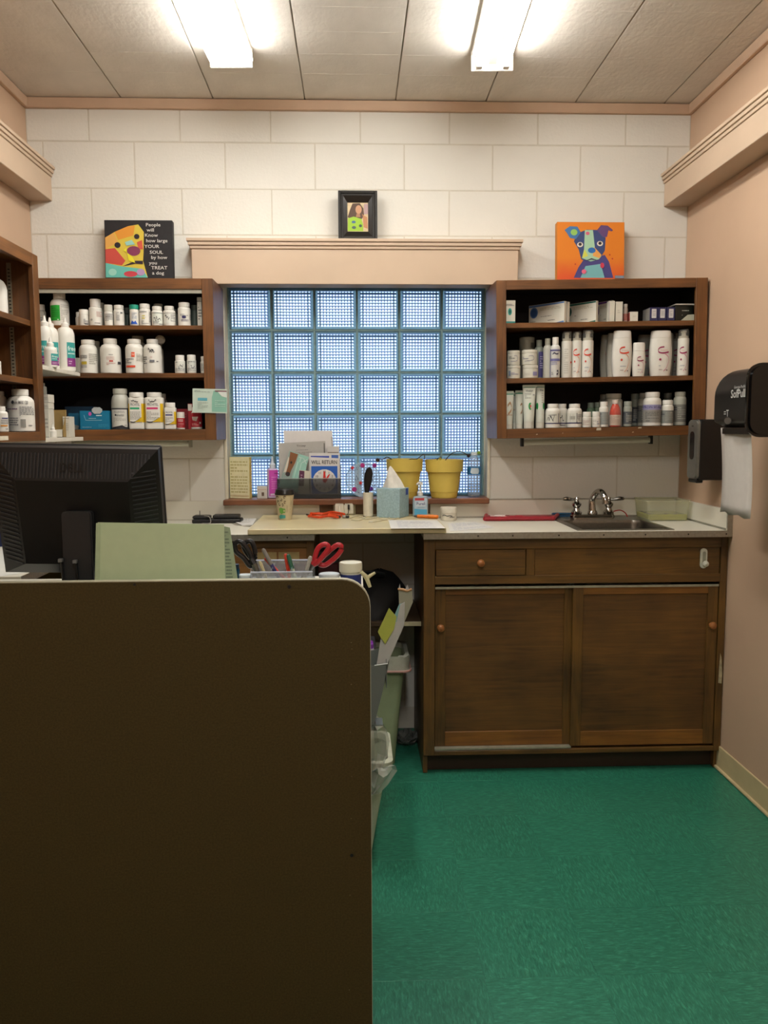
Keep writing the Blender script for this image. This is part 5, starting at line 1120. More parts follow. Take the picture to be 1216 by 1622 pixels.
def suncatcher():
    Y = 3.918; c = PY(575, 758, Y); R_ = (PY(602, 758, Y).x-PY(548, 758, Y).x)/2; zb = SL
    T = thing('suncatcher_plate', 'clear round plate with red and purple flowers leaning on the glass', 'plate', (c.x, Y, zb)); bm = NB(); N_ = 40; lv = []
    for rr, y in ((R_, 0), (R_*.97, -.004), (R_*.8, -.001), (.001, -.0005)): lv.append([bm.verts.new((rr*math.cos(2*math.pi*k/N_), y, R_+rr*math.sin(2*math.pi*k/N_))) for k in range(N_)])
    for u, v in zip(lv, lv[1:]):
        for k in range(N_): bm.faces.new((u[k], u[(k+1) % N_], v[(k+1) % N_], v[k]))
    obj('plate', bm, clear_mat('#cfdfe8', .55, .1), T); obj('rim', TU([(R_*math.cos(2*math.pi*k/40), -.002, R_+R_*math.sin(2*math.pi*k/40)) for k in range(41)], .0022, seg=6, cap=False), clear_mat('#9fc4dc', .3, .1), T)
    def disc(x, z, r, col, nm='flower', pts=14, inner=None):
        b2 = NB(); poly(b2, [((r if (k % 2 == 0 or not inner) else r*inner)*math.cos(2*math.pi*k/pts)+x, -.0045, R_+z+(r if (k % 2 == 0 or not inner) else r*inner)*math.sin(2*math.pi*k/pts)) for k in range(pts)])
        printobj(nm, b2, mat(col, .4), T)
    for (px, py, r, col, inn) in ((593, 737, .011, '#8a2a78', None), (558, 741, .012, '#b8202c', .5), (561, 775, .012, '#9c2a70', None), (587, 774, .011, '#5a2a88', None), (571, 765, .013, '#c0302c', .4), (574, 737, .011, '#a02a70', None)):
        p = PY(px, py, Y); disc(p.x-c.x, p.z-zb-R_, r, col, 'flower', 10, inn)
    rng = random.Random(4); bm = NB()
    for k in range(70):
        a, r = rng.uniform(0, 6.28), R_*math.sqrt(rng.uniform(.03, .7)); s = rng.uniform(.0015, .0032); x, z = r*math.cos(a), R_+r*math.sin(a)
        poly(bm, [(x+s*math.cos(q*1.257), -.0042, z+s*math.sin(q*1.257)) for q in range(5)])
    o = printobj('beads', bm, mat('#4c5a6c', .3, var=.3, scale=300), T); o['kind'] = 'stuff'
suncatcher()
def pot(label, x0, x1, yt, yr, xb0, xb1):
    Y = 3.846; a, b = PY(x0, yr, Y), PY(x1, yr, Y); R_ = (b.x-a.x)/2; X = (a.x+b.x)/2; h = PY((x0+x1)/2, yt, Y).z-SL; rb_ = (PY(xb1, 783, Y).x-PY(xb0, 783, Y).x)/2
    T = thing('flower_pot', label, 'flower pot', (X, Y, SL)); YM_ = mat('#c9b052', .5, var=.05, scale=12)
    obj('pot', LA([(rb_*.95, 0), (rb_, .004), (rb_*1.08, h*.16), (rb_*1.12, h*.165), (rb_*1.12, h*.20), (R_*.86, h*.68), (R_*.95, h*.69), (R_*.985, h*.97), (R_, h), (R_*.93, h), (R_*.90, h*.90)], seg=36, close=False), YM_, T, ang=30)
    obj('soil', LA([(.001, h*.90), (R_*.5, h*.905), (R_*.905, h*.895)], seg=24, close=False), mat('#3a2c1e', .9, bump=.5, bscale=200, var=.3), T)
    return T, X, Y, h, R_
T1, X1, Y1, h1, R1 = pot('yellow plastic flower pot behind the tissue box with a drooping stem', 611, 670, 727, 738, 624, 662)
T2, X2, Y2, h2, R2 = pot('yellow plastic flower pot beside the water bottle', 672.5, 734, 728, 738, 684, 725)
def plant(label, X, Y, h, stems, tips, leaves=()):
    T = thing('dying_plant', label, 'plant', (X, Y, SL+h*.9)); BR = mat('#3c3428', .8, var=.2); LV = mat('#4a3a30', .8, var=.25)
    for s in stems:
        P = [PY(px, py, Y-dy) for px, py, dy in s]; obj('stem', TU(smooth([(p.x-X, p.y-Y, p.z-SL-h*.9) for p in P], 5), .0022, seg=6), BR, T)
    for px, py, dy, r, col in tips:
        p = PY(px, py, Y-dy); bm = NB(); rng = random.Random(int(px))
        for k in range(7):
            a = k*.9; d = Vector((math.cos(a), rng.uniform(-.6, .6), math.sin(a))).normalized(); u_ = d.cross(Vector((.3, 1, .2))).normalized()*r*.45; q = Vector((p.x-X, p.y-Y, p.z-SL-h*.9))
            bm.faces.new([bm.verts.new(v) for v in (q, q+d*r*.6+u_, q+d*r*1.1, q+d*r*.6-u_)])
        obj('leaf_cluster', bm, mat(col, .8, var=.2), T, ang=0)
    return T
plant('withered trailing plant with a dried leaf cluster left of the pots', X1, Y1, h1, [[(640, 740, 0), (622, 729, .03), (613, 724, .06), (606, 728, .08), (600, 727, .085)], [(640, 740, 0), (648, 728, .02), (660, 727, .03), (668, 721, .03), (672, 720, .03), (672, 727, .04)]], [(598, 729, .085, .011, '#4a3a30')])
plant('withered plant with a dark dried leaf cluster reaching towards the water bottle', X2, Y2, h2, [[(700, 742, 0), (706, 728, .02), (716, 718, .03), (727, 715, .03), (736, 718, .04), (742, 722, .05)], [(700, 742, 0), (692, 728, .02), (699, 725, .04)]], [(742, 722, .05, .010, '#34282a'), (697, 727, .04, .007, '#a8982c'), (758, 717, .0, .009, '#7fa03a')])
def waterbottle():
    Y = 3.875; a, b = PY(739.5, 770, Y), PY(761, 770, Y); r = (b.x-a.x)/2; h = PY(750, 716, Y).z-SL; X = (a.x+b.x)/2
    T = thing('water_bottle', 'clear plastic water bottle with a blue label on the window sill', 'bottle', (X, Y, SL), .1)
    CL = clear_mat('#e6eef4', .78, .05)
    obj('body', LA([(r*.8, 0), (r*.97, .006), (r, h*.1), (r*.94, h*.16), (r, h*.22), (r*.94, h*.28), (r, h*.34), (r*.96, h*.4), (r*.98, h*.5), (r*.98, h*.70), (r*.85, h*.8), (r*.5, h*.9), (r*.42, h*.93)], seg=24), CL, T, ang=50)
    obj('cap', LA([(r*.48, 0), (r*.48, h*.065), (r*.42, h*.07)], seg=18), mat('#c9d2d6', .4), T, loc=(0, 0, h*.93))
    obj('water', LA([(r*.76, .002), (r*.92, .008), (r*.93, h*.30)], seg=20), clear_mat('#e4edf2', .92, .02), T)
    bm = NB(); N_ = 28
    lo = [bm.verts.new((r*1.01*math.cos(2*math.pi*k/N_), r*1.01*math.sin(2*math.pi*k/N_), h*.50)) for k in range(N_)]; hi = [bm.verts.new((v.co.x, v.co.y, h*.68)) for v in lo]
    for k in range(N_): bm.faces.new((lo[k], lo[(k+1) % N_], hi[(k+1) % N_], hi[k]))
    lb_ = obj('label', bm, mat('#2f6ea0', .4), T, ang=60)
    fine(lb_, 'print', [('p', [(-.7, .55), (-.5, .52), (.4, .52), (.55, .58), (.4, .65), (-.6, .65)], '#b9c6cc')], lambda p, v: (p*r*1.03, -math.sqrt(max(.02, 1-p*p))*r*1.03, v*h))
waterbottle()
# ================================================================ COUNTER ITEMS
def on(px, py, z): p = PZ(px, py, z); return p
def cup():
    p = on(451, 824, BT+.0005); Y = p.y+.028; c = PY(451, 800, Y); k = Y/F
    h = PY(451, 775, Y).z-BT; rt_ = 15*k; rb_ = 10.5*k
    T = thing('coffee_cup', 'paper coffee cup with a black lid and green mug print', 'cup', (c.x, Y, BT+.0008), .0)
    lh = h*.17
    obj('body', LA([(rb_*.96, 0), (rb_, .003), (rt_*.97, h-lh-.002), (rt_, h-lh)], seg=28), mat('#b9ad8c', .5, var=.03), T, ang=50)
    obj('lid', LA([(rt_*1.04, 0), (rt_*1.06, .004), (rt_*1.0, lh*.45), (rt_*.95, lh*.9), (rt_*.9, lh), (rt_*.82, lh*.85), (.001, lh*.8)], seg=28, close=False), mat('#17140f', .3), T, loc=(0, 0, h-lh-.001), ang=40)
    bh = h-lh
    def fn(p, v): 
        r = rb_+(rt_-rb_)*v; p = max(-.96, min(.96, p)); return (p*(r+.0008), -math.sqrt(1-p*p)*(r+.0008), v*bh)
    its = []; rng = random.Random(3)
    for (p0, v0) in ((-.75, .9), (-.3, .82), (.05, .9), (-.7, .72), (-.2, .62), (.1, .7), (-.5, .62)):
        its.append(('s', [(p0+.16*math.cos(a*.9+p0*9)*(1-a*.13), v0+.06*math.sin(a*.9+p0*9)*(1-a*.13)) for a in range(6)], .035, '#4a3826'))
    its += [('p', [(-.6, .30), (-.65, .46), (-.4, .5), (-.1, .46), (-.12, .30), (-.35, .24)], '#5f9440'), ('s', [(-.12, .44), (.12, .42), (.1, .32), (-.14, .31)], .05, '#5f9440'), ('p', [(-.7, .05), (.15, .08), (.15, .20), (-.5, .22), (-.72, .16)], '#3f8f88'), ('d', .3, .4, .3, .6, 6, '#6b5a44'), ('d', .7, .8, .4, .9, 8, '#7a6a54')]
    fine(T, 'print', its, fn)
cup()
def tissue():
    z = BT+.0006; Yc = 3.70; k = Yc/F; a, b = PY(598, 815, Yc-.04), PY(647, 815, Yc-.02); X = (a.x+b.x)/2
    s = .112; h = PY(620, 774, Yc-.05).z-z
    T = thing('tissue_box', 'pale blue cube tissue box with a tissue pulled up', 'tissue box', (X, Yc, z), math.radians(-26))
    BLU = mat('#93adb2', .6, var=.12, scale=150)
    obj('carton', BX(-s/2, s/2, -s/2, s/2, 0, h, bev=.0015), BLU, T)
    bm = NB(); quad(bm, [(s/2+.0004, s*.16, h-.032), (s/2+.0004, s*.40, h-.032), (s/2+.0004, s*.40, h-.003), (s/2+.0004, s*.16, h-.003)]); printobj('logo', bm, mat('#2a4aa0', .5), T)
    bm = NB(); N_ = 20; lv = []
    for t in range(8):
        f = t/7; z_ = h+.0005+f*.098; ring_ = []
        for q in range(N_):
            an = 2*math.pi*q/N_; fold = 1+.28*math.sin(3*an+f*2)+.12*math.sin(7*an)
            rx = (.042*(1-f)**.8+.002)*fold; ry = (.02*(1-f)**.7+.0015)*fold; ring_.append(bm.verts.new((rx*math.cos(an)-.012*f, ry*math.sin(an), z_)))
        lv.append(ring_)
    for u, v in zip(lv, lv[1:]):
        for q in range(N_): bm.faces.new((u[q], u[(q+1) % N_], v[(q+1) % N_], v[q]))
    bm.faces.new(lv[-1])
    obj('tissue', bm, mat('#d3cfc4', .8, bump=.2), T, ang=80)
tissue()
def sanitizer():
    z = BT+.0006; Y = 3.715; k = Y/F; c = PY(665.5, 800, Y); h = PY(665, 785, Y).z-z
    T = thing('sanitizer_bottle', 'clear pump bottle of hand sanitizer beside the tissue box', 'bottle', (c.x, Y, z), 0)
    w = 12.3*k
    obj('body', LA([(w*.93, 0), (w, .004), (w, h*.82), (w*.9, h*.95), (w*.35, h)], seg=28, n=3.2, sy=.62), clear_mat('#b4c6cc', .35, .1), T, ang=40)
    obj('pump_collar', LA([(w*.34, 0), (w*.34, .014), (w*.2, .02), (w*.2, .028)], seg=16), mat('#cfcdc4', .4), T, loc=(0, 0, h))
    hd = obj('pump_head', LA([(w*.12, 0), (w*.12, .022), (w*.34, .024), (w*.3, .036), (w*.1, .038)], seg=16), mat('#d3d1c8', .4), T, loc=(0, 0, h+.026))
    obj('spout', TU([(0, 0, .03), (-.012, -.016, .031), (-.018, -.024, .026)], [.005, .0045, .004], seg=8), mat('#d3d1c8', .4), hd)
    y_ = -w*.63
    fine(T, 'label', [('p', [(-.8, .06), (.8, .06), (.8, .88), (-.8, .88)], '#a9bcc8'), ('r', -.75, .45, .78, .9, '#a8383c'), ('p', [(-.62, .5), (.6, .5), (.7, .72), (-.5, .72)], '#c3cdd2'), ('t', 'Purell', 0.03, .62, .5, .42, '#27306c'), ('p', [(-.8, .06), (.8, .06), (.8, .34), (-.8, .38)], '#4f9cc0'), ('d', -.4, .5, .42, .46, 1, '#5f7c94')], lambda p, v: (p*w, y_*(1-.0*p), v*h))
sanitizer()
def roller():
    z = BT+.0006; Y = 3.72; k = Y/F; c = PY(583, 800, Y); h = PY(583, 780, Y).z-z
    T = thing('lint_roller', 'white paper lint roller standing upright with a black handle', 'lint roller', (c.x, Y, z))
    obj('paper_roll', LA([(8*k*.97, 0), (8*k, .001), (8*k, h), (8*k*.5, h), (8*k*.45, h-.004)], seg=24), mat('#cfc9b4', .7), T, ang=40)
    obj('core_ring', LA([(8.4*k, 0), (8.4*k, .003)], seg=24), mat('#2a2622', .5), T)
    hl = PY(583, 740, Y).z-z-h
    bm = NB(); lv = []; N_ = 14
    for f, rx in ((0, .010), (.12, .012), (.25, .0155), (.5, .019), (.75, .0185), (.92, .013), (1, .004)):
        lv.append([bm.verts.new((rx*math.cos(2*math.pi*q/N_)-.006+.012*f, .008*math.sin(2*math.pi*q/N_), h+f*hl)) for q in range(N_)])
    for u, v in zip(lv, lv[1:]):
        for q in range(N_): bm.faces.new((u[q], u[(q+1) % N_], v[(q+1) % N_], v[q]))
    bm.faces.new(lv[0][::-1]); bm.faces.new(lv[-1]); obj('handle', bm, mat('#100f0e', .3), T, ang=60)
roller()
def wjar(label, x0, x1, yt, yb, z, dy=0, pr=True):
    p = on((x0+x1)/2, yb, z); r0 = (x1-x0)/2*p.y/F; Y = p.y+r0+dy; k = Y/F; r = (x1-x0)/2*k; c = PY((x0+x1)/2, yb, Y); h = PY((x0+x1)/2, yt, Y).z-z
    T = thing('cream_jar', label, 'jar', (c.x, Y, z+.0005))
    obj('body', LA([(r*.9, 0), (r*.96, .003), (r*.96, h*.55), (r*.9, h*.58)], seg=24), mat('#cfc9b8', .4), T, ang=40)
    obj('lid', LA([(r, 0), (r*1.01, .002), (r, h*.38), (r*.95, h*.43), (r*.001, h*.44)], seg=24, close=False), mat('#d3cdbc', .4), T, loc=(0, 0, h*.56), ang=40)
    if pr: fine(T, 'handwriting', [scr(-.2, .38, 1.2, .12, seed=41, lw=.05), scr(.3, .3, .6, .1, seed=42, lw=.04)], lambda p, v: (max(-.96, min(.96, p))*r, -math.sqrt(1-min(.92, p*p))*r*1.0, v*h))
wjar('white cream jar with handwriting beside the loose papers', 697, 723.5, 803, 825.5, CT, 0)
wjar('plain white cream jar half hidden behind the handwritten jar', 692, 715, 799, 818, CT, .02, False)
def flatpaper(label, pts, z, col='#d2d0ca', items=(), th=.0006, name='paper', cat='paper'):
    P = [PZ(x, y, z) for x, y in pts]; o = (P[0]+P[1]+P[2]+P[3])/4
    T = thing(name, label, cat, (o.x, o.y, z+.0004)); Q = [(p.x-o.x, p.y-o.y) for p in P]
    obj('sheet', PR(Q, 0, th, axis='z'), mat(col, .6, var=.02), T)
    if items:
        def fn(p, v):
            s = (p+1)/2; a_ = Vector(Q[0]).lerp(Vector(Q[1]), s); b_ = Vector(Q[3]).lerp(Vector(Q[2]), s); q = b_.lerp(a_, v); return q
        for lay, it in enumerate(items):
            bm = NB(); f2 = lambda p, v: (*fn(p, v), th+.0003)
            if it[0] == 'd': dashes(bm, f2, *it[1:6])
            printobj('print', bm, ink(it[-1]), T)
    return T
flatpaper('white printed sheet on the beige board in front of the tissue box', ((615, 824), (692, 824), (705, 837), (619, 837.5)), BT, items=[('d', -.7, .7, .1, .9, 12, '#b4b4b8')])
flatpaper('white sheet with rules on the counter beside the cream jar', ((709, 829), (752, 826), (784, 836), (712, 842)), CT, items=[('d', -.8, .8, .1, .9, 8, '#b9b9bc')])
def marker():
    a, b = on(661, 821, BT), on(694, 822, BT)
    T = thing('marker', 'orange marker pen lying on the beige board', 'marker', (a.x, a.y, BT+.0095), math.atan2(b.y-a.y, b.x-a.x)); L_ = (b-a).length; OM = mat('#c96a12', .4)
    obj('barrel', TU([(0, 0, 0), (L_*.55, 0, 0)], .008, seg=14), OM, T); obj('cap', TU([(L_*.55, 0, 0), (L_*.57, 0, 0), (L_*.97, 0, 0), (L_, 0, 0)], [.0078, .009, .0085, .006], seg=14), mat('#d0701a', .4), T)
    obj('nib_end', TU([(-.016, 0, 0), (0, 0, 0)], [.004, .007], seg=12), mat('#4a4a46', .5), T)
marker()
def cords():
    CW = mat('#c2bb9e', .5)
    def cable(label, pts, z, r=.0022, M=CW, lift=0, nm='cable'):
        P = [PZ(x, y, z) for x, y in pts]; o = P[0]; T = thing(nm, label, 'cable', (o.x, o.y, z+r+.0004))
        obj('wire', TU(smooth([(p.x-o.x, p.y-o.y, 0 if i % 2 or not lift else lift) for i, p in enumerate(P)], 6), r, seg=6), M, T); return T
    T = cable('thin white charging cable curling across the beige board', [(553, 822), (566, 818), (580, 823), (597, 820), (612, 819), (616, 822), (600, 826), (588, 828)], BT)
    obj('plug', BX(-.012, .006, -.004, .004, -.002, .004, bev=.001), mat('#cfcbbc', .4), T, loc=tuple(PZ(588, 828, BT)-PZ(553, 822, BT)))
    cable('second thin white cable looping near the lint roller', [(556, 824), (570, 825), (582, 819), (600, 822), (618, 824), (635, 820)], BT)
    # orange tangle
    OR_ = mat('#c8431a', .45); P0 = on(520, 820, BT)
    T = thing('orange_leash', 'bright orange coiled lead with dark fittings on the beige board', 'cord', (P0.x, P0.y, BT+.0004))
    for k, pts in enumerate(([(489, 820), (500, 816), (515, 817), (530, 818), (540, 820)], [(490, 821), (505, 823), (520, 821), (535, 823)], [(492, 818), (510, 819), (526, 816), (545, 819)])):
        obj('strand', TU(smooth([tuple(PZ(x, y, BT)-P0+Vector((0, 0, .007+.003*k))) for x, y in pts], 5), .006, seg=8), OR_, T)
    for px, c in ((536, '#2a2622'), (545, '#8a8378'), (550, '#23201e'), (530, '#c8431a')):
        p = PZ(px, 821, BT)-P0; obj('fitting', BX(-.009, .009, -.008, .008, 0, .012, bev=.003), mat(c, .4), T, loc=(p.x, p.y, .0008), rot=(0, 0, px*.3))
    p = PZ(489, 818, BT)-P0; obj('clip', TU([(0, 0, .006), (-.012, .004, .008)], .004, seg=8), mat('#1c1a18', .4), T, loc=(p.x, p.y, 0))
cords()
def outletbox():
    Y = D-.013; a, b = PY(527.5, 805, Y-.03), PY(563, 805, Y-.03); z0, z1 = PY(545, 816, Y-.03).z, PY(545, 794, Y-.03).z
    T = thing('outlet_box', 'surface-mounted double outlet box with plugs behind the beige board', 'outlet', ((a.x+b.x)/2, Y, z0)); w = b.x-a.x; h = z1-z0
    obj('box', BX(-w/2, w/2, -.03, -.0005, 0, h, bev=.003), mat('#a39b7a', .5), T)
    for x in (-w*.22, w*.2): obj('adapter', BX(x-.022, x+.022, -.052, -.03, .006, h-.004, bev=.004), mat('#c9c4b2', .4), T)
    obj('plug', BX(w*.2-.005, w*.2+.004, -.064, -.052, h*.45, h*.8, bev=.001), mat('#1b1918', .4), T)
    obj('cord', TU(smooth([(w*.2, -.06, h*.5), (w*.2-.003, -.065, h*.2), (w*.2-.008, -.07, .006)], 5), .0018, seg=6), mat('#2a2825', .4), T)
    obj('cord', TU(smooth([(-w*.22, -.053, h*.7), (-w*.2, -.075, h*.35), (-w*.05, -.1, .008)], 5), .002, seg=6), mat('#c9c4b2', .4), T)
outletbox()
def charger():
    p = on(417, 818, CT)
    T = thing('charger', 'white charger plug with a looping cord left of the coffee cup', 'charger', (p.x, p.y+.02, CT+.0005))
    obj('plug', BX(-.018, .018, -.012, .012, 0, .028, bev=.005, seg=2), mat('#c9c6b9', .4), T)
    obj('prongs', BX(-.03, -.018, -.003, .003, .012, .016), mat('#9a968a', .3, metal=.8), T)
    obj('cord', TU(smooth([(.017, 0, .014), (.05, .01, .03), (.08, .02, .035), (.10, .02, .012), (.06, -.01, .003), (.09, -.02, .003)], 6), .0022, seg=6), mat('#c2bb9e', .5), T)
charger()
def leftstuff():
    BKP = mat('#151413', .45, var=.1); p0 = on(350, 829, CT)
    T = thing('black_device', 'low black plastic device with a ridged top behind the green folder', 'device', (p0.x, p0.y+.03, CT+.0005))  # low black device of no identified kind
    obj('base', BX(-.13, .09, -.035, .05, 0, .018, bev=.004), BKP, T)
    obj('top_cover', BX(-.04, .08, -.02, .045, .019, .036, bev=.006, seg=2), mat('#22211f', .4), T)
    obj('handset', BX(-.13, -.05, -.03, .03, .0185, .034, bev=.008, seg=2), BKP, T)
    obj('antenna', TU([(-.10, .0, .03), (-.10, .0, .055)], .0015, seg=6), BKP, T)
    obj('cord', TU(smooth([(-.075, -.025, .034), (-.05, -.04, .03), (-.045, -.05, .004), (-.08, -.06, .003)], 5), .002, seg=6), mat('#8d8a80', .5), T)
    flatpaper('folded white paper slip beside the black device', ((358, 822), (408, 820), (400, 832), (383, 833)), CT+.001, items=[('d', -.6, .6, .2, .8, 4, '#a9a79e')], th=.004)
    flatpaper('grey envelope sticking out below the white paper slip', ((360, 826), (412, 821), (396, 835), (372, 832)), CT, col='#8f8a7a', th=.0006)
leftstuff()
def redtray():
    z = CT+.0006; P = [PZ(x, y, CT) for x, y in ((768, 825.5), (876, 825), (884, 818.5), (772, 814))]; o = (P[0]+P[1])/2
    T = thing('red_tray', 'flat red tray holding a white syringe beside the sink', 'tray', (o.x, o.y, z))
    Q = [(p.x-o.x, p.y-o.y) for p in P]; RM = mat('#8d1622', .45, var=.08)
    bm = NB(); prism(bm, Q, 0, .012, axis='z'); obj('tray_floor', bm, RM, T)
    for a, b in zip(Q, Q[1:]+Q[:1]): obj('tray_rim', TU([(a[0], a[1], .0105), (b[0], b[1], .0105)], .010, seg=10), RM, T)
    obj('lid_flap', PR([Q[3], Q[2], (Q[2][0]-.01, Q[2][1]+.03), (Q[3][0]+.004, Q[3][1]+.03)], 0.0, .024, axis='z', bev=.004), RM, T, rot=(math.radians(0), 0, 0))
    bm = NB()
    s = PZ(777, 817.5, CT+.02); e = PZ(801, 818, CT+.02)
    S_ = thing('syringe', 'white plastic syringe lying in the red tray', 'syringe', (s.x, s.y+.004, z+.0192), math.atan2(e.y-s.y, e.x-s.x)); L_ = (e-s).length
    WS = mat('#c9b6b0', .4)
    obj('barrel', TU([(L_*.25, 0, 0), (L_*.95, 0, 0)], .0062, seg=12), WS, S_); obj('plunger', TU([(0, 0, 0), (L_*.25, 0, 0)], .003, seg=8), WS, S_); obj('thumb_rest', TU([(-.001, 0, 0), (.002, 0, 0)], .0075, seg=12), WS, S_); obj('tip', TU([(L_*.95, 0, 0), (L_*1.03, 0, 0)], .002, seg=8), WS, S_)
    s = PZ(806, 818, CT+.02); S2 = thing('red_pen', 'dark red pen lying in the red tray', 'pen', (s.x, s.y+.008, z+.0175)); obj('barrel', TU([(0, 0, 0), (.062, .002, 0), (.07, .002, 0)], [.005, .005, .001], seg=10), mat('#a3323a', .4), S2)
    obj('clip', BX(.004, .03, -.001, .001, .005, .007), mat('#b8a49c', .3, metal=.5), S2)
    # blue case
    c = on(890, 819.5, CT); T = thing('blue_case', 'small blue glossy case between the red tray and the faucet', 'case', (c.x, c.y+.03, CT+.0008), .05); BL = mat('#1f4a6c', .3)
    obj('lower_shell', BX(-.05, .05, -.028, .028, 0, .010, bev=.004, seg=2), BL, T); obj('upper_shell', BX(-.05, .05, -.028, .028, .0102, .021, bev=.006, seg=2), mat('#27587a', .25), T)
    c = on(859, 818, CT); T = thing('plastic_cup', 'small clear plastic cup standing at the end of the red tray', 'cup', (c.x, c.y+.07, CT+.0008))
    obj('cup', LA([(.016, 0), (.017, .001), (.022, .05), (.0225, .053), (.021, .053), (.016, .003), (.001, .002)], seg=24, close=False), clear_mat('#c9b4ae', .7, .1), T, ang=50)
    obj('rim', LA([(.0225, .052), (.0235, .0535), (.0225, .055), (.021, .0535)], seg=24, close=False), clear_mat('#d4c8c2', .4, .1), T)
redtray()
def redcord():
    p = on(968, 817, CT); T = thing('red_cord', 'thin red cord draped behind the faucet', 'leash', (p.x, 3.765, CT+.004))  # plain thin red cord, no leash
    obj('cord', TU(smooth([(-.055, -.004, .003), (-.03, .004, .025), (.005, .004, .034), (.03, .0, .022), (.04, -.004, .003)], 6), .0026, seg=8), mat('#a8281e', .45), T)
redcord()
def tub():
    fl_, fr_ = PZ(1048, 825.5, CT), PZ(1110, 825, CT); bl_ = PZ(1015, 816.5, CT)
    w = fr_.x-fl_.x; d = min(bl_.y-fl_.y, D-.05-fl_.y); h = PY(1048, 793.5, fl_.y).z-CT
    X = min((fl_.x+fr_.x)/2, XR-.04-w/2)
    T = thing('plastic_tub', 'translucent plastic tub with yellow-green liquid in the corner by the sink', 'tub', (X, fl_.y, CT+.0008))
    CL = clear_mat('#eeeedd', .78, .12); fl2 = .012
    bm = NB(); lv = []
    for z_, e in ((.001, 0), (h*.3, .003), (h, fl2*.6), (h+.002, fl2), (h-.004, fl2)): lv.append([bm.verts.new((x, y, z_)) for x, y in rrect(-w/2-e, w/2+e, -e, d+e, .014, 4)])
    n = len(lv[0])
    for u, v in zip(lv, lv[1:]):
        for q in range(n): bm.faces.new((u[q], u[(q+1) % n], v[(q+1) % n], v[q]))
    bm.faces.new(lv[0][::-1]); obj('tub', bm, CL, T, ang=40)
    obj('liquid', BX(-w/2+.002, w/2-.002, .002, d-.002, .0025, h*.32, bev=.004), clear_mat('#a8a61e', .2, .05), T)
    rng = random.Random(8)
    for k in range(5):
        x, y = (-w/2+.012, -.0+.03+.05*k) if k < 3 else (rng.uniform(-.02, .04), .012)
        obj('scrap', BX(-.008, .008, -.006, .006, 0, .003, bev=.001), mat('#4a2c1c', .7), T, loc=(x, y, h*.33), rot=(0, 0, k*1.1))
tub()
# ================================================================ WALL DISPENSERS
def towel():
    Xf = 1.33; y0, y1 = 2.72, 2.99; zt = PX(1188, 577, Xf).z; zb = PX(1188, 690, Xf).z; zf = PX(1140, 668, Xf).z
    T = thing('towel_dispenser', 'black paper towel dispenser on the peach wall with a towel hanging out', 'towel dispenser', (Xf, (y0+y1)/2, zb))
    BK = mat('#0f0e0d', .35, var=.1); h = zt-zb; hy = (y1-y0)/2; d = XR-.001-Xf
    # cover: curved shell, extruded along y; coordinates (x,z)
    R_ = .10
    pr_ = [(d, h*.1), (.05, h*.1), (.004, zf-zb), (.0, zf-zb+.012)] + [(R_-R_*math.cos(a), h-R_+R_*math.sin(a)) for a in [math.pi/2*k/8 for k in range(9)]] + [(d, h)]
    obj('cover', PR(pr_, -hy+.026, hy, axis='y', bev=.003), BK, T, ang=40)
    r2 = .05; sp = rrect(-.006, d, -.006, h+.006, r2, 6, (0, 0, 1, 1))
    obj('side_cheek', PR(sp, -hy-.004, -hy+.026, axis='y', bev=.010), mat('#0c0b0b', .15), T, ang=40)
    obj('inner_tray', BX(.03, d-.01, -hy+.03, hy-.01, h*.10-.02, h*.1+.001), BK, T)
    obj('lock_button', LA([(.008, 0), (.007, .006), (.001, .007)], seg=12), BK, T, loc=(d*.45, .03, h-.001))
    bm = NB()
    # lettering on the front (faces -x): reading direction runs towards the camera (-y)
    f = lambda p, z, s: (lambda x, y: (-.0014, p-x*s, z+y*s))
    addtext(bm, 'SofPull', f(-hy*.40, h*.60, .040), .012)
    w = mat('#bdbdb8', .5, var=0); printobj('lettering', nrm(bm, Vector((-1, 0, 0))), w, T)
    bm = NB(); addtext(bm, 'Georgia-Pacific', f(-hy*.48, h*.70, .014)); printobj('lettering', nrm(bm, Vector((-1, 0, 0))), w, T)
    bm = NB(); addtext(bm, 'T', f(hy*.15, h*.32, .035)); addtext(bm, '=', f(hy*.30, h*.325, .035)); printobj('lettering', nrm(bm, Vector((-1, 0, 0))), w, T)
    bm = NB(); poly(bm, [(-.0014, hy*.12+.028*math.cos(2*math.pi*k/20), h*.215+.012*math.sin(2*math.pi*k/20)) for k in range(20)]); printobj('window', nrm(bm, Vector((-1, 0, 0))), mat('#4a4640', .3), T)
    # the paper
    Xt = 1.37; zt2 = zb+h*.11; z2 = PX(1160, 817, Xt).z; ya, yb_ = PX(1140, 700, Xt).y, PX(1188, 700, Xt).y
    bm = NB(); rows = 9; lv = []
    for k in range(rows+1):
        t = k/rows; x = Xt+.010*math.sin(t*2.2)+.006*t; lv.append([(x+.004*math.sin(q*1.1+t*2), yb_+(ya-yb_)*(q/6)+.012*t, zt2+(z2-zt2)*t-(.006*math.sin(q*2.1) if k == rows else 0)) for q in range(7)])
    vs = [[bm.verts.new(p) for p in r] for r in lv]
    for u, v in zip(vs, vs[1:]):
        for q in range(6): bm.faces.new((u[q], u[q+1], v[q+1], v[q]))
    o = obj('paper_towel', bm, mat('#c4beb6', .85, bump=.15, bscale=300, var=.02), None, ang=80)
    md = o.modifiers.new('thickness', 'SOLIDIFY'); md.thickness = .0006
    tag(o, 'strip of white paper towel hanging below the black dispenser', 'paper towel')
towel()
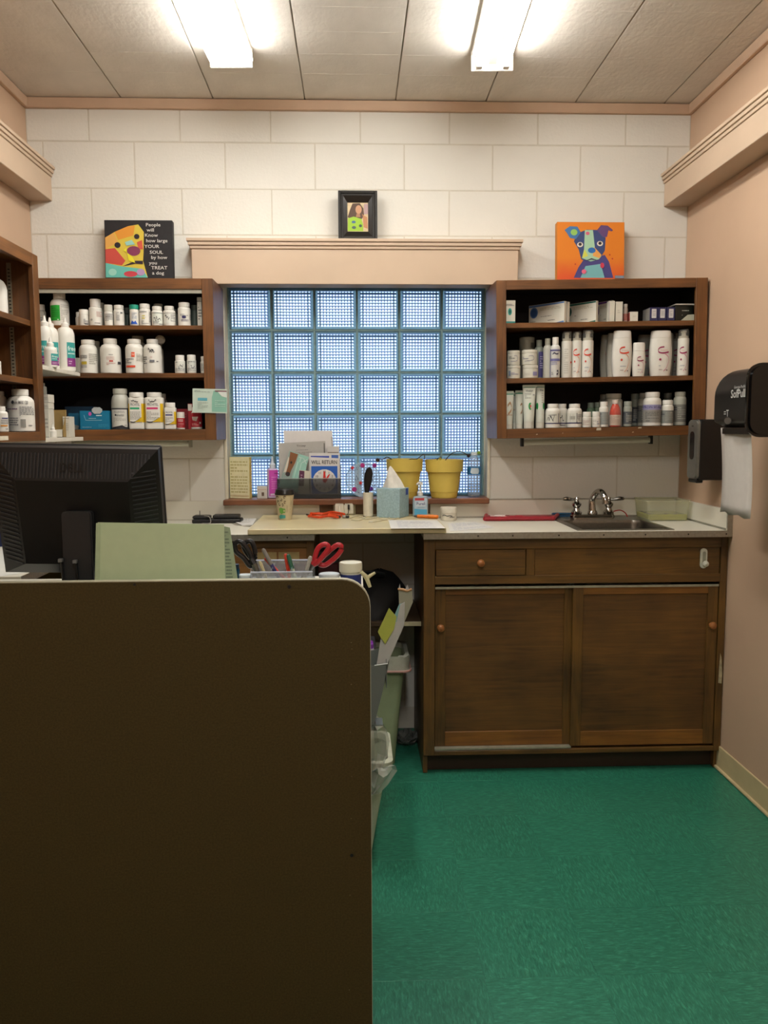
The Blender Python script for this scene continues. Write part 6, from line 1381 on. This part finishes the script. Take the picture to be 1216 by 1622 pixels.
def soap():
    x0, y0, y1 = 1.44, 3.37, 3.475; z0, z1 = PY(1120, 761, 3.37).z, PY(1120, 664, 3.37).z
    T = thing('soap_dispenser', 'black wall soap dispenser with a silver front and narrow window', 'soap dispenser', (x0, (y0+y1)/2, z0)); h = z1-z0; hy = (y1-y0)/2; d = XR-.001-x0
    obj('body', BX(.006, d, -hy, hy, 0, h, bev=.008, seg=2), mat('#0f0e0e', .3), T)
    sv = obj('silver_cover', PR(rrect(-hy+.004, hy-.004, .004, h-.002, .02, 5), -.006, .012, axis='x', bev=.005), mat('#85857f', .35, metal=.7), T)
    obj('window', PR(rrect(-hy*.42, hy*.42, h*.34, h*.80, .018, 5), -.0075, -.0055, axis='x'), mat('#1f1a1a', .2), sv)
    obj('logo', PR([(-.008, h*.88), (.008, h*.88), (.008, h*.90), (-.008, h*.90)], -.0068, -.0058, axis='x'), mat('#2a2826', .4), sv)
    obj('push_bar', BX(-.002, .03, -hy+.012, hy-.012, -.012, .004, bev=.004), mat('#141312', .3), T)
soap()
# ================================================================ THE DESK
PYd = 1.75; DT = 1.03
pr1 = PY(586, 1000, PYd).x; ptz = PY(300, 921.5, PYd).z
def desk():
    T = thing('desk', 'tall desk seen from behind with a dark brown hardboard back panel', 'desk', (0, 0, 0)); x0 = XL+.004; r = .062
    HB = mat('#3f3317', .75, var=.16, scale=240, bump=.15, bscale=500, spec=.25)
    sh = rrect(x0, pr1, .004, ptz, r, 8, (0, 1, 0, 0))
    obj('back_panel', PR(sh, PYd, PYd+.006), HB, T)
    sh2 = rrect(x0, pr1+.0012, .004, ptz+.0015, r, 8, (0, 1, 0, 0))
    obj('edge_frame', PR(sh2, PYd+.0062, PYd+.024), mat('#a9a58e', .5, var=.05), T)
    obj('desktop', BX(x0, pr1-.01, PYd+.0245, 2.36, DT-.025, DT, bev=.002), mat('#c9c6b8', .4, var=.03), T)
    obj('side_panel', BX(pr1-.028, pr1-.010, PYd+.0245, 2.34, .004, DT-.0255), mat('#8f8a78', .5), T)
    obj('side_panel', BX(x0, x0+.018, PYd+.0245, 2.34, .004, DT-.0255), mat('#8f8a78', .5), T)
    for px, py, rr in ((458, 929.5, 3.4), (213, 926, 2.4), (557, 1355, 3.2)):
        p = PY(px, py, PYd); k = PYd/F
        obj('screw_hole', LA([(rr*k, 0), (rr*k*.9, .0006), (rr*k*.4, .0007), (rr*k*.3, .0002), (.0001, .0002)], seg=12), mat('#120d08', .5), T, loc=(p.x, PYd+.0001, p.z), rot=(math.pi/2, 0, 0))
    bm = NB(); rng = random.Random(5)
    for px, py in ((556, 1018), (557, 1028), (556, 1084), (555, 1160), (557, 1230), (554, 1418), (553, 1568), (556, 1297)):
        p = PY(px, py, PYd-.0004); s = .0012
        poly(bm, [(p.x+s*math.cos(q*1.05)*rng.uniform(.6, 1.4), p.y, p.z+s*math.sin(q*1.05)*rng.uniform(.6, 1.6)) for q in range(6)])
    o = printobj('scuffs', bm, mat('#5d5238', .7), T); o['kind'] = 'stuff'
desk()
def monitor():
    c = PY(140, 810, 2.0); tl = math.radians(14)
    T = thing('monitor', 'black flat monitor seen from behind on its stand', 'monitor', (c.x, 2.03, DT+.0006))
    a, b = PY(0, 712, 1.965), PY(259, 709, 1.965); w = (b.x-a.x)/2; h = .312
    BKm = mat('#0b0b0c', .4, var=.1); BK2 = mat('#0e0f10', .45)
    zt = PY(130, 709, 1.965).z-DT
    hd = obj('rear_shell', None or NB(), BK2, T)
    bpy.data.meshes.remove(hd.data)
    # head built in its own plane then tilted: u across, v up, n towards the camera
    bm = NB(); o4 = [(-w, 0), (w, 0), (w, h), (-w, h)]; i4 = [(-w*.66, h*.12), (w*.66, h*.12), (w*.66, h*.78), (-w*.66, h*.78)]
    A = [bm.verts.new((u, 0, v)) for u, v in o4]; A0 = [bm.verts.new((u, .022, v)) for u, v in o4]; B = [bm.verts.new((u, -.034, v)) for u, v in i4]
    for k in range(4):
        bm.faces.new((A0[k], A0[(k+1) % 4], A[(k+1) % 4], A[k])); bm.faces.new((A[k], A[(k+1) % 4], B[(k+1) % 4], B[k]))
    bm.faces.new(A0[::-1]); bm.faces.new(B)
    hd = obj('rear_shell', bm, BKm, T, ang=10, loc=(0, -.062, zt-h*math.cos(tl)), rot=(tl, math.radians(1.2), 0))
    obj('bezel', BX(-w-.002, w+.002, .0225, .034, -.002, h+.002, bev=.003), BK2, hd)
    obj('screen', BX(-w+.014, w-.014, .0342, .0348, .014, h-.014), mat('#20242a', .15), hd)
    # vent ribs: on the top slope (upright) and on the two side slopes (level)
    def slope_pt(u, v):
        # depth of the shell at (u,v)
        def f(t): return max(0, min(1, t))
        d = min(f((w-abs(u))/(w*.34)), f((h-v)/(h*.22)), f(v/(h*.12))); return -.034*d
    bm = NB()
    def rib(b_, u0, v0, u1, v1, wd_):
        n_ = Vector((-(v1-v0), u1-u0)).normalized()*wd_/2
        P = [(u0-n_.x, v0-n_.y), (u1-n_.x, v1-n_.y), (u1+n_.x, v1+n_.y), (u0+n_.x, v0+n_.y)]
        lo = [b_.verts.new((u, slope_pt(u, v)+.0005, v)) for u, v in P]; hi = [b_.verts.new((u, slope_pt(u, v)-.0028, v)) for u, v in P]
        b_.faces.new(hi[::-1])
        for k in range(4): b_.faces.new((lo[k], lo[(k+1) % 4], hi[(k+1) % 4], hi[k]))
    RM = mat('#2c2d2f', .3)
    k = 0; rb_me = {}
    n = 44
    for i in range(n):
        u = -w*.9+w*1.8*i/(n-1); lim = (w-abs(u))/(w*.34)
        v0 = max(h*.80, h-h*.22*min(1, lim)*.98)
        if h*.965-v0 < .006: continue
        b_ = NB(); rib(b_, u, v0, u, h*.965, .0028); obj('vent_rib', b_, RM, hd, ang=0)
    for s in (-1, 1):
        for i in range(22):
            v = h*.12+h*.72*i/21
            b_ = NB(); rib(b_, s*w*.70, v, s*w*.955, v+.002, .0026); obj('vent_rib', b_, RM, hd, ang=0)
    bm = NB(); addtext(bm, 'DELL', lambda x, y: (x*.026, slope_pt(0, h*.87+y*.026)-.0034, h*.87+y*.026), .02); printobj('logo', nrm(bm, Vector((0, -1, 0))), mat('#050505', .3), hd)
    # stand
    k2 = 2.0/F; xn = PY(124, 850, 1.88).x-c.x
    zt3 = PY(124, 810, 1.88).z-DT
    obj('stand_neck', PR(rrect(-.034, .034, .012, zt3, .008, 3, (0, 1, 1, 0)), -.075, -.050, bev=.003), mat('#1c1e20', .4), T, loc=(xn, -.085, 0))
    obj('stand_base', PR(rrect(-.12, .12, -.085, .12, .04, 6), 0, .016, axis='z', bev=.004), BKm, T, loc=(xn, -.08, 0))
    obj('hinge', BX(-.03, .03, -.052, -.0, zt3-.1, zt3-.03, bev=.004), BKm, T, loc=(xn, -.085, 0))
    for px, py in ((96, 888), (119, 890)):
        p = PY(px, py, 1.86); obj('cable_plug', BX(-.0045, .0045, -.006, .006, -.004, .004, bev=.001), mat('#5f615f', .4), T, loc=(p.x-c.x, -.17, p.z-DT))
        obj('cable', TU([(p.x-c.x, -.165, p.z-DT-.006), (p.x-c.x+.004, -.16, .018)], .003, seg=6), BKm, T)
monitor()
def folder():
    Y = 1.84; q = ((152, 829), (354, 831), (356, 935), (147, 935))
    GF = mat('#adbd98', .6, var=.02)
    P = [PY(x, y, Y) for x, y in q]; o = (P[2]+P[3])/2; T = thing('file_folder', 'pale green file folder standing upright behind the desk panel', 'folder', (o.x, Y, DT+.0006)); dz = DT
    Q = [(P[0].x-o.x, P[0].z-dz), (P[1].x-o.x, P[1].z-dz), (P[2].x-o.x, 0), (P[3].x-o.x, 0)]
    obj('front_cover', PR([Q[3], Q[2], Q[1], Q[0]], 0, .0008), GF, T)
    obj('back_cover', PR([(Q[3][0]+.004, 0), (Q[2][0], 0), (Q[1][0]-.0, Q[1][1]-.001), (Q[0][0]+.002, Q[0][1]+.001)], .006, .0068), GF, T)
    obj('fold', PR([(Q[3][0], 0), (Q[3][0]+.012, 0), (Q[0][0]+.010, Q[0][1]+.0005), (Q[0][0]+.001, Q[0][1])], -.001, -.0002), mat('#a0b08c', .6), T)
    obj('papers', BX(Q[3][0]+.012, Q[2][0]-.004, .0015, .0055, .001, Q[1][1]-.012), mat('#b4b8a4', .7), T)
    # curled price list beside it
    P = [PY(x, y, 1.91) for x, y in ((355, 834), (364, 836), (379, 935), (355, 935))]; o = P[3]
    T2 = thing('price_list', 'pale printed sheet sticking out beside the green folder', 'paper', (o.x, 1.91, DT+.0006)); Q = [(p.x-o.x, max(0, p.z-DT)) for p in P]
    obj('sheet', PR([Q[3], Q[2], Q[1], Q[0]], 0, .0006), mat('#8f9c80', .6), T2)
    def fn(p, v): return (Q[3][0]+.003+(p+1)/2*(Q[2][0]+(Q[1][0]-Q[2][0])*v-.006), -.0005, v*Q[0][1])
    fine(T2, 'print', [('d', -.8, .6, .3, .95, 16, '#5d6858')], fn)
    bottle('blue_bottle', 'small teal and dark blue bottle beside the printed sheet', 'bottle', 362, 380, 894, 901, 1.96, DT+.0006, cx=(363, 379), body='#0f3a4c', cap='#1a2c3c', rough=.2, style='cyl', pr=[('c', -.3, .8, .4, .12, '#1f7f9a')])
folder()
def organizer():
    Y0 = 1.90; a, b = PY(396, 905, Y0), PY(495, 905, Y0); w = (b.x-a.x)/2; X = (a.x+b.x)/2; h = PY(445, 899, Y0).z-DT; d = .11
    T = thing('pen_organizer', 'clear plastic desk organizer holding pens and scissors', 'organizer', (X, Y0, DT+.0006)); CL = clear_mat('#e2e6ea', .8, .06)
    obj('front_wall', PR(rrect(-w, w, 0, h-.012, .008, 4, (0, 1, 1, 0)), 0, .003), CL, T); obj('back_wall', PR(rrect(-w, w, 0, h, .008, 4, (0, 1, 1, 0)), d-.003, d), CL, T)
    for x in (-w, -w*.35, w*.3, w-.003): obj('divider', BX(x, x+.003, .003, d-.003, .003, h-.006), CL, T)
    obj('bottom', BX(-w, w, 0, d, 0, .003), CL, T)
    obj('front_lip', BX(-w, w, -.001, .004, h-.014, h-.010, bev=.001), mat('#aab0bc', .2), T); obj('back_lip', BX(-w, w, d-.004, d+.001, h-.003, h+.001, bev=.001), mat('#aab0bc', .2), T)
    zb = DT+.005
    def pen(name, label, cat, tip, base, Y, r, col, capc=None, dyt=.0):
        p1 = PY(*tip, Y+dyt); p0 = PY(*base, Y); dv = (p1-p0); 
        if dv.z < .01: dv.z = .01
        p0 = p1-dv*((p1.z-zb)/dv.z); 
        T_ = thing(name, label, cat, p0); q = p1-p0
        obj('barrel', TU([(0, 0, 0), tuple(q*.72)], r, seg=10), mat(col, .35), T_); obj('cap', TU([tuple(q*.72), tuple(q*.97), tuple(q)], [r*1.08, r*1.05, r*.6], seg=10), mat(capc or col, .35), T_)
        return T_
    pen('pen', 'grey and blue ballpoint pen leaning in the organizer', 'pen', (416, 869), (437, 908), 1.945, .0045, '#2c2c5c', '#77736c')
    pen('pen', 'red ballpoint pen leaning behind the blue one', 'pen', (419, 884), (446, 912), 1.965, .004, '#a02c34', '#c04a3c')
    pen('pen', 'orange-red pen standing in the middle of the organizer', 'pen', (452, 877), (458, 912), 1.955, .0045, '#c23a22', '#c9402a')
    pen('pen', 'white and dark green pen standing in the middle of the organizer', 'pen', (456, 878), (466, 912), 1.94, .005, '#b9bfa4', '#2c5a44')
    pen('pen', 'silver pen standing against the red scissors', 'pen', (492, 881), (483, 912), 1.94, .0048, '#8a8880', '#a3a196')
    pen('pen', 'beige pencil stub beside the black scissors', 'pen', (411, 889), (420, 912), 1.95, .004, '#a89c74', '#b9ad84')
    def scissors(name, label, col, c0, loops, blades, Y):
        T_ = thing(name, label, 'scissors', (PY(*blades[0], Y).x, Y, zb)); o = T_.location; M_ = mat(col, .3)
        for L_ in loops:
            pts = [PY(px, py, Y+dz)-o for px, py, dz in L_]; sm = smooth(pts, 5, closed=True); sm.append(sm[0])
            obj('handle', TU(sm, .0062, seg=8, cap=False), M_, T_, ang=80)
        p = [PY(px, py, Y)-o for px, py in blades]; pz = p[1].copy(); 
        e = p[1]+(p[1]-p[2])*((p[1].z)/(max(.01, p[2].z-p[1].z))); e.z = .001
        obj('blade', TU([tuple(p[2]), tuple(p[1]), tuple(e)], [.008, .007, .002], seg=8), mat('#77756e', .3, metal=.9), T_)
        obj('shank', TU([tuple(p[2]+Vector((0, 0, .0))), tuple(p[3])], [.009, .007], seg=8), M_, T_)
    scissors('scissors', 'black-handled scissors in the organizer beside the green folder', '#141315', None, [[(372, 862, 0), (381, 858, 0), (393, 872, 0), (399, 888, 0), (396, 897, 0), (386, 884, 0), (374, 874, 0)], [(386, 862, .01), (396, 857, .01), (402, 866, .01), (404, 882, .01), (398, 884, .01), (389, 873, .01)]], [(410, 912), (407, 906), (402, 893), (397, 885)], 1.94)
    scissors('scissors', 'red-handled scissors in the organizer beside the blue-labelled jar', '#a32029', None, [[(498, 886, 0), (504, 868, 0), (515, 862, 0), (520, 868, 0), (512, 880, 0), (500, 893, 0)], [(505, 890, .012), (522, 872, .012), (535, 863, .012), (541, 868, .012), (534, 880, .012), (515, 895, .012)]], [(484, 912), (488, 904), (495, 894), (503, 886)], 1.95)
organizer()
bottle('blue_jar', 'jar with a dark blue label and a ridged white cap on the desk', 'jar', 539, 572, 890.5, 905, 1.98, DT+.0006, cx=(536.5, 573), body='#b9bcae', cap='#c9c8b4', style='cyl', lab=[('r', -.985, .985, .1, .93, '#1a2a66')], pr=[('d', -.6, .6, .3, .6, 3, '#8a94b8')])
bottle('small_jar', 'small jar with a pale blue-white lid beside the pen organizer', 'jar', 505, 538, 908.5, 916, 1.97, DT+.0006, cx=(505, 538), body='#a9b4bc', cap='#bcc4c6', style='jar')
bottle('small_jar', 'low white lid showing between the organizer and the printed sheet', 'jar', 378, 400, 910, 916, 1.96, DT+.0006, cx=(378, 400), body='#b4bcc0', cap='#c2c8c8', style='jar')
def sticks():
    Y = 1.80; p = PY(582, 918, Y); T = thing('clothespin', 'pale wooden clothespin clipped at the rounded corner of the desk panel', 'clothespin', (p.x, Y, p.z)); WM = mat('#b9b48c', .6, var=.08)
    def q(px, py, dy=0): r = PY(px, py, Y+dy)-PY(582, 918, Y); return (r.x, dy, r.z)
    obj('jaw', TU([q(572, 906), q(580, 914), q(586, 930)], [.004, .006, .004], seg=6), WM, T); obj('jaw', TU([q(578, 918, .004), q(586, 912, .004), q(594, 907, .004)], [.005, .004, .003], seg=6), WM, T); obj('spring', TU([q(579, 916, -.004), q(583, 914, .01)], .003, seg=6), mat('#77756e', .4, metal=.8), T)
sticks()
# ---- left counter items
def leftcounter():
    flatpaper('white sheet lying on the counter at the side wall behind the monitor', ((-20, 872), (20, 872), (50, 906), (-30, 918)), CT, col='#cfcfc8')
    p = PZ(2, 866, CT); Y = p.y; a, b = PY(-30, 850, Y), PY(11, 850, Y); h = PY(0, 795, Y).z-CT
    T = thing('treat_bag', 'dark blue patterned bag with white dots standing on the side counter', 'bag', ((a.x+b.x)/2, Y, CT+.0008)); w = (b.x-a.x)/2
    bm = NB(); lv = []
    for f, e in ((0, 1), (.5, .96), (.85, .9), (1, .93)): lv.append([bm.verts.new((x, y, f*h)) for x, y in rrect(-w*e, w*e, 0, .05*(1.05-f), .012*(1.05-f), 3)])
    n = len(lv[0])
    for u, v in zip(lv, lv[1:]):
        for k in range(n): bm.faces.new((u[k], u[(k+1) % n], v[(k+1) % n], v[k]))
    bm.faces.new(lv[0][::-1]); bm.faces.new(lv[-1]); obj('bag', bm, mat('#14204c', .5, var=.3, scale=60), T, ang=50)
    fine(T, 'print', [('c', .70, .12, .13, .05, '#b9b4a8'), ('c', .68, .23, .10, .04, '#b9b4a8'), ('c', .7, .6, .12, .06, '#24407c'), ('c', .6, .8, .1, .05, '#24407c'), ('c', .75, .42, .1, .05, '#24407c')], lambda p, v: (p*w, -.0012, v*h))
leftcounter()
# ================================================================ KNEE SPACE
def kneehole():
    ks = PY(640, 988, 3.40); z = ks.z
    T = thing('knee_shelf', 'brown shelf board across the knee space below the beige board', 'shelf', (0, 0, 0))
    obj('board', BX(kx0+.002, kx1-.002, 3.40, D-.003, z-.01, z+.01, bev=.001), mat('#3a2a18', .6), T)
    obj('edge_strip', BX(PY(638, 988, 3.4).x, kx1-.003, 3.392, 3.3998, z-.009, z+.009, bev=.001), mat('#a59b7c', .6), T)
    zt = z+.0106
    a, b = PY(560, 950, 3.5), PY(666, 950, 3.5); w = min((b.x-a.x)/2, .15); X = kx1-.01-w*1.12-.03; h = PY(625, 909, 3.5).z-zt
    T = thing('black_bag', 'slumped black fabric bag on the knee space shelf', 'bag', (X, 3.60, zt)); bm = NB(); N_, Mv = 24, 9; lv = []
    for j in range(Mv):
        t = j/(Mv-1); ring_ = []
        for q in range(N_):
            an = 2*math.pi*q/N_; prof_ = (1-t**2.2)**.5 if t < 1 else .02; lump = 1+.06*math.sin(3*an+t*5)+.04*math.sin(7*an-t*9)
            ring_.append(bm.verts.new((w*prof_*lump*math.cos(an)+.03*t, .17*prof_*lump*math.sin(an), h*t*(1+.05*math.sin(2*an+1)))))
        lv.append(ring_)
    for u, v in zip(lv, lv[1:]):
        for q in range(N_): bm.faces.new((u[q], u[(q+1) % N_], v[(q+1) % N_], v[q]))
    bm.faces.new(lv[0][::-1]); bm.faces.new(lv[-1]); obj('bag', bm, mat('#0b0b0c', .7, bump=.4, bscale=60), T, ang=80)
    obj('strap', TU(smooth([(-.08, -.06, h*.8), (-.05, -.1, h*1.02), (.0, -.11, h*1.06), (.05, -.1, h*1.0)], 5), .006, seg=6), mat('#101012', .6), T)
    a, b = PY(500, 900, 3.45), PY(537, 900, 3.45); zz = zt; hh = PY(520, 890, 3.45).z-zz
    T = thing('red_bin', 'dark red plastic bin with a clear lid on the knee space shelf', 'box', ((a.x+b.x)/2+.004, 3.46, zt)); w = (b.x-a.x)/2*.85
    T.location.x = kx0+.012+w
    obj('bin', BX(-w, w, -.05, .08, 0, hh, bev=.004), mat('#3c0f14', .4), T); obj('lid', BX(-w-.003, w+.003, -.053, .083, hh+.0004, hh+.05, bev=.006), clear_mat('#5a5654', .6, .15), T)
kneehole()
def bin_(label, name, xb0, xb1, xt0, xt1, yb0, yb1, h, col, over=.02):
    cx_, cy_ = (xb0+xb1)/2, (yb0+yb1)/2
    T = thing(name, label, 'trash bin', (cx_, cy_, .0006)); bm = NB(); lv = []
    for t in (0, .01, .5, 1):
        x0, x1 = xb0+(xt0-xb0)*t-cx_, xb1+(xt1-xb1)*t-cx_; e = .02*t
        lv.append([bm.verts.new((x, y, h*t)) for x, y in rrect(x0, x1, yb0-e-cy_, yb1+e-cy_, .03, 5)])
    n = len(lv[0])
    for u, v in zip(lv, lv[1:]):
        for k in range(n): bm.faces.new((u[k], u[(k+1) % n], v[(k+1) % n], v[k]))
    bm.faces.new(lv[0][::-1]); obj('body', bm, mat(col, .45, var=.03), T, ang=50)
    x0, x1 = xt0-cx_, xt1-cx_; bm = NB(); lv = []
    for z_, e in ((h-.022, .002), (h-.024, .014), (h, .016), (h+.002, .0), (h-.02, -.004)): lv.append([bm.verts.new((x, y, z_)) for x, y in rrect(x0-e, x1+e, yb0-.02-e-cy_, yb1+.02+e-cy_, .034, 5)])
    for u, v in zip(lv, lv[1:]):
        for k in range(n): bm.faces.new((u[k], u[(k+1) % n], v[(k+1) % n], v[k]))
    obj('rim', bm, mat('#b3b7a4', .4), T, ang=40); return T, x0, x1, cy_
q1 = PZ(625.5, 1212, 0); zt1 = PY(650, 1040, 3.40).z; xr_ = PY(648, 1040, 3.40).x
TB, bx0_, bx1_, bcy = bin_('tall pale green trash bin with a liner in the knee space', 'trash_bin', -.12, q1.x, -.13, xr_-.016, q1.y, q1.y+.2, zt1, '#8d9a78')
bm = NB(); lv = []; rng = random.Random(2)
for z_, e in ((zt1+.004, -.002), (zt1+.005, .018), (zt1-.05, .014), (zt1-.062, .02)):
    lv.append([bm.verts.new((x+rng.uniform(-.003, .003), y+rng.uniform(-.003, .003), z_+rng.uniform(-.004, .004))) for x, y in rrect(bx0_-e, bx1_+e, q1.y-.02-e-bcy, q1.y+.22+e-bcy, .034, 5)])
for u, v in zip(lv, lv[1:]):
    for k in range(len(u)): bm.faces.new((u[k], u[(k+1) % len(u)], v[(k+1) % len(u)], v[k]))
obj('liner', bm, mat('#a3a597', .4), TB, ang=80)
bm = NB(); pts = [(x, y, zt1-.058) for x, y in rrect(bx0_-.022, bx1_+.022, q1.y-.042-bcy, q1.y+.242-bcy, .034, 5)]; tube(bm, pts+pts[:1], .005, 6, False); obj('liner_hem', bm, mat('#b08a80', .5), TB, ang=60)
# nearer bin with a clear crumpled bag
b2t = PY(614, 1250, 2.72)
T, x0_, x1_, cy2 = bin_('pale trash bin beside the desk under a crumpled clear bag', 'trash_bin', -.14, .045, -.17, .105, 2.62, 2.84, .36, '#a9b09c')
def bag():
    Y = 2.575; pts = [(588, 1130), (599, 1132), (612, 1150), (617, 1172), (614, 1196), (606, 1218), (626, 1214), (629, 1222), (614, 1240), (600, 1253), (587, 1256)]
    T = thing('plastic_bag', 'crumpled clear plastic bag hanging over the bin beside the desk', 'plastic bag', (PY(590, 1200, Y).x, Y, .3)); o = T.location
    rng = random.Random(11); bm = NB(); N_ = len(pts); grid = []
    for k, (px, py) in enumerate(pts):
        row = []
        for j in range(8):
            t = j/7; p = PY(576+(px-576)*t, py+3*math.sin(j*1.7+k), Y)
            row.append(bm.verts.new((p.x-o.x, -.02*math.sin(t*3.1)+rng.uniform(-.016, .016), p.z-o.z)))
        grid.append(row)
    for u, v in zip(grid, grid[1:]):
        for j in range(7): bm.faces.new((u[j], u[j+1], v[j+1], v[j]))
    obj('film', bm, clear_mat('#c2c6bc', .45, .18), T, ang=40)
bag()
# wall pocket with papers on the desk side
def pocket():
    Y = 2.12; o = PY(592, 1100, Y)
    T = thing('file_pocket', 'clear plastic file pocket on the side of the desk', 'file holder', (o.x, Y, o.z))
    def L(pts, dy=0): return [(PY(x, y, Y).x-o.x, PY(x, y, Y).z-o.z) for x, y in pts]
    CLP = clear_mat('#9aa09a', .6, .1)
    obj('front_wall', PR(L([(584, 1165), (592, 1150), (607, 1090), (614, 1051), (593, 1055), (584, 1055)]), 0, .003), CLP, T)
    obj('back_wall', PR(L([(584, 1165), (593, 1150), (612, 1085), (622, 1030), (584, 1040)]), .05, .053), CLP, T)
    obj('side_wall', PR([(0, L([(614, 1051)])[0][1]), (.05, L([(622, 1030)])[0][1]), (.05, L([(607, 1090)])[0][1]), (0, L([(607, 1090)])[0][1])], L([(612, 1060)])[0][0]-.001, L([(612, 1060)])[0][0]+.001, axis='x'), CLP, T)
    obj('top_edge', TU([(*[L([(593, 1054)])[0][0]], -.001, L([(593, 1054)])[0][1]), (L([(614, 1051)])[0][0], -.001, L([(614, 1051)])[0][1])], .0018, seg=6), mat('#b4b8b0', .3), T)
    obj('mounting_plate', BX(pr1-.0095-o.x, L([(606, 1100)])[0][0], .0, .053, L([(600, 1150)])[0][1], L([(600, 1148)])[0][1]), CLP, T); obj('mounting_bracket', BX(pr1-.0098-o.x, pr1-.006-o.x, .0, .06, L([(600, 1165)])[0][1], L([(600, 1045)])[0][1]), CLP, T)
    def card(name, label, cat, pts, dy, col, th=.001):
        p = PY(*pts[0], Y+dy); T_ = thing(name, label, cat, (p.x, Y+dy, p.z)); Q = [(PY(x, y, Y+dy).x-p.x, PY(x, y, Y+dy).z-p.z) for x, y in pts]
        obj('sheet', PR(Q, 0, th), mat(col, .6, var=.03), T_); return T_
    card('paper', 'white papers leaning out of the clear file pocket', 'paper', [(592, 1120), (594, 1068), (604, 1004), (628, 985), (634, 958), (641, 954), (640, 990), (614, 1050), (602, 1090)], .012, '#a9a9a4', .004)
    card('folder', 'light blue folder corner among the papers in the file pocket', 'folder', [(606, 1040), (624, 976), (632, 957), (640, 955), (628, 1000), (612, 1050)], .022, '#7fa9ac')
    card('sticky_note', 'yellow-green sticky note on the papers in the file pocket', 'note', [(598, 1001), (616, 963), (628, 977), (624, 996), (610, 1020), (603, 1010)], .006, '#a3ab4a', .0006)
    T_ = card('plastic_sleeve', 'clear sleeve with torn paper ends behind the papers', 'plastic sleeve', [(632, 960), (631, 932), (652, 934), (654, 953), (641, 984), (634, 1000)], .032, '#8f8f7c')
    p = T_.location; xz = lambda v: (v.x, v.z)
    obj('torn_edge', TU([tuple(PY(x, y, Y+.031)-p) for x, y in ((630, 933), (638, 934), (645, 936), (652, 933))], [.003, .004, .0035, .003], seg=6), mat('#a8845c', .7), T_)
    obj('torn_tip', PR([xz(PY(x, y, Y+.031)-p) for x, y in ((641, 934), (645, 926), (648, 934))], .03-.032, .0305-.032), mat('#a9a7a4', .6), T_)
    obj('torn_tip', PR([xz(PY(x, y, Y+.031)-p) for x, y in ((631, 933), (633, 924), (634, 933))], .03-.032, .0305-.032), mat('#a9a7a4', .6), T_)
pocket()

def tower():
    Y = 2.92; xr = PY(596.5, 1070, Y).x; h = PY(590, 1036, Y).z; w = .24
    T = thing('drawer_unit', 'dark grey plastic drawer unit standing between the desk and the knee space', 'drawers', (xr-w/2, Y, .0006))
    GM = mat('#262628', .5); n = 4; dh = (h-.02)/n
    obj('body', BX(-w/2, w/2, .012, .26, 0, h, bev=.004), GM, T)
    for k in range(n):
        dr = obj('drawer', BX(-w/2+.006, w/2-.006, 0, .0118, .008+k*dh, (k+1)*dh, bev=.004), mat('#333336', .45), T)
        obj('handle', BX(-.05, .05, -.012, -.0002, (k+.62)*dh, (k+.78)*dh, bev=.003), GM, dr)
    T2 = thing('purple_pack', 'small purple packet with a grey band on the dark drawer unit', 'packet', (xr-.05, Y+.06, h+.001)); hh = PY(590, 1019, Y+.04).z-h
    obj('packet', BX(-.045, .04, -.03, .03, 0, hh, bev=.008, seg=2), mat('#6a2c86', .4), T2)
    obj('band', BX(-.046, .041, -.031, .031, .002, .010, bev=.001), mat('#8f8c94', .5), T2)
tower()
def wrap():
    p = PZ(646, 1186, 0); T = thing('crumpled_wrap', 'crumpled clear plastic wrap on the floor in the knee space', 'plastic wrap', (p.x-.004, p.y+.05, .0008)); rng = random.Random(21)
    bm = NB(); bmesh.ops.create_icosphere(bm, subdivisions=3, radius=1)
    for v in bm.verts:
        k = rng.uniform(.62, 1.1); v.co = Vector((v.co.x*.055*k, v.co.y*.045*k, max(0, (v.co.z*.5+.5)*.075*k)))
    obj('film', bm, clear_mat('#8f918c', .6, .12), T, ang=15)
wrap()
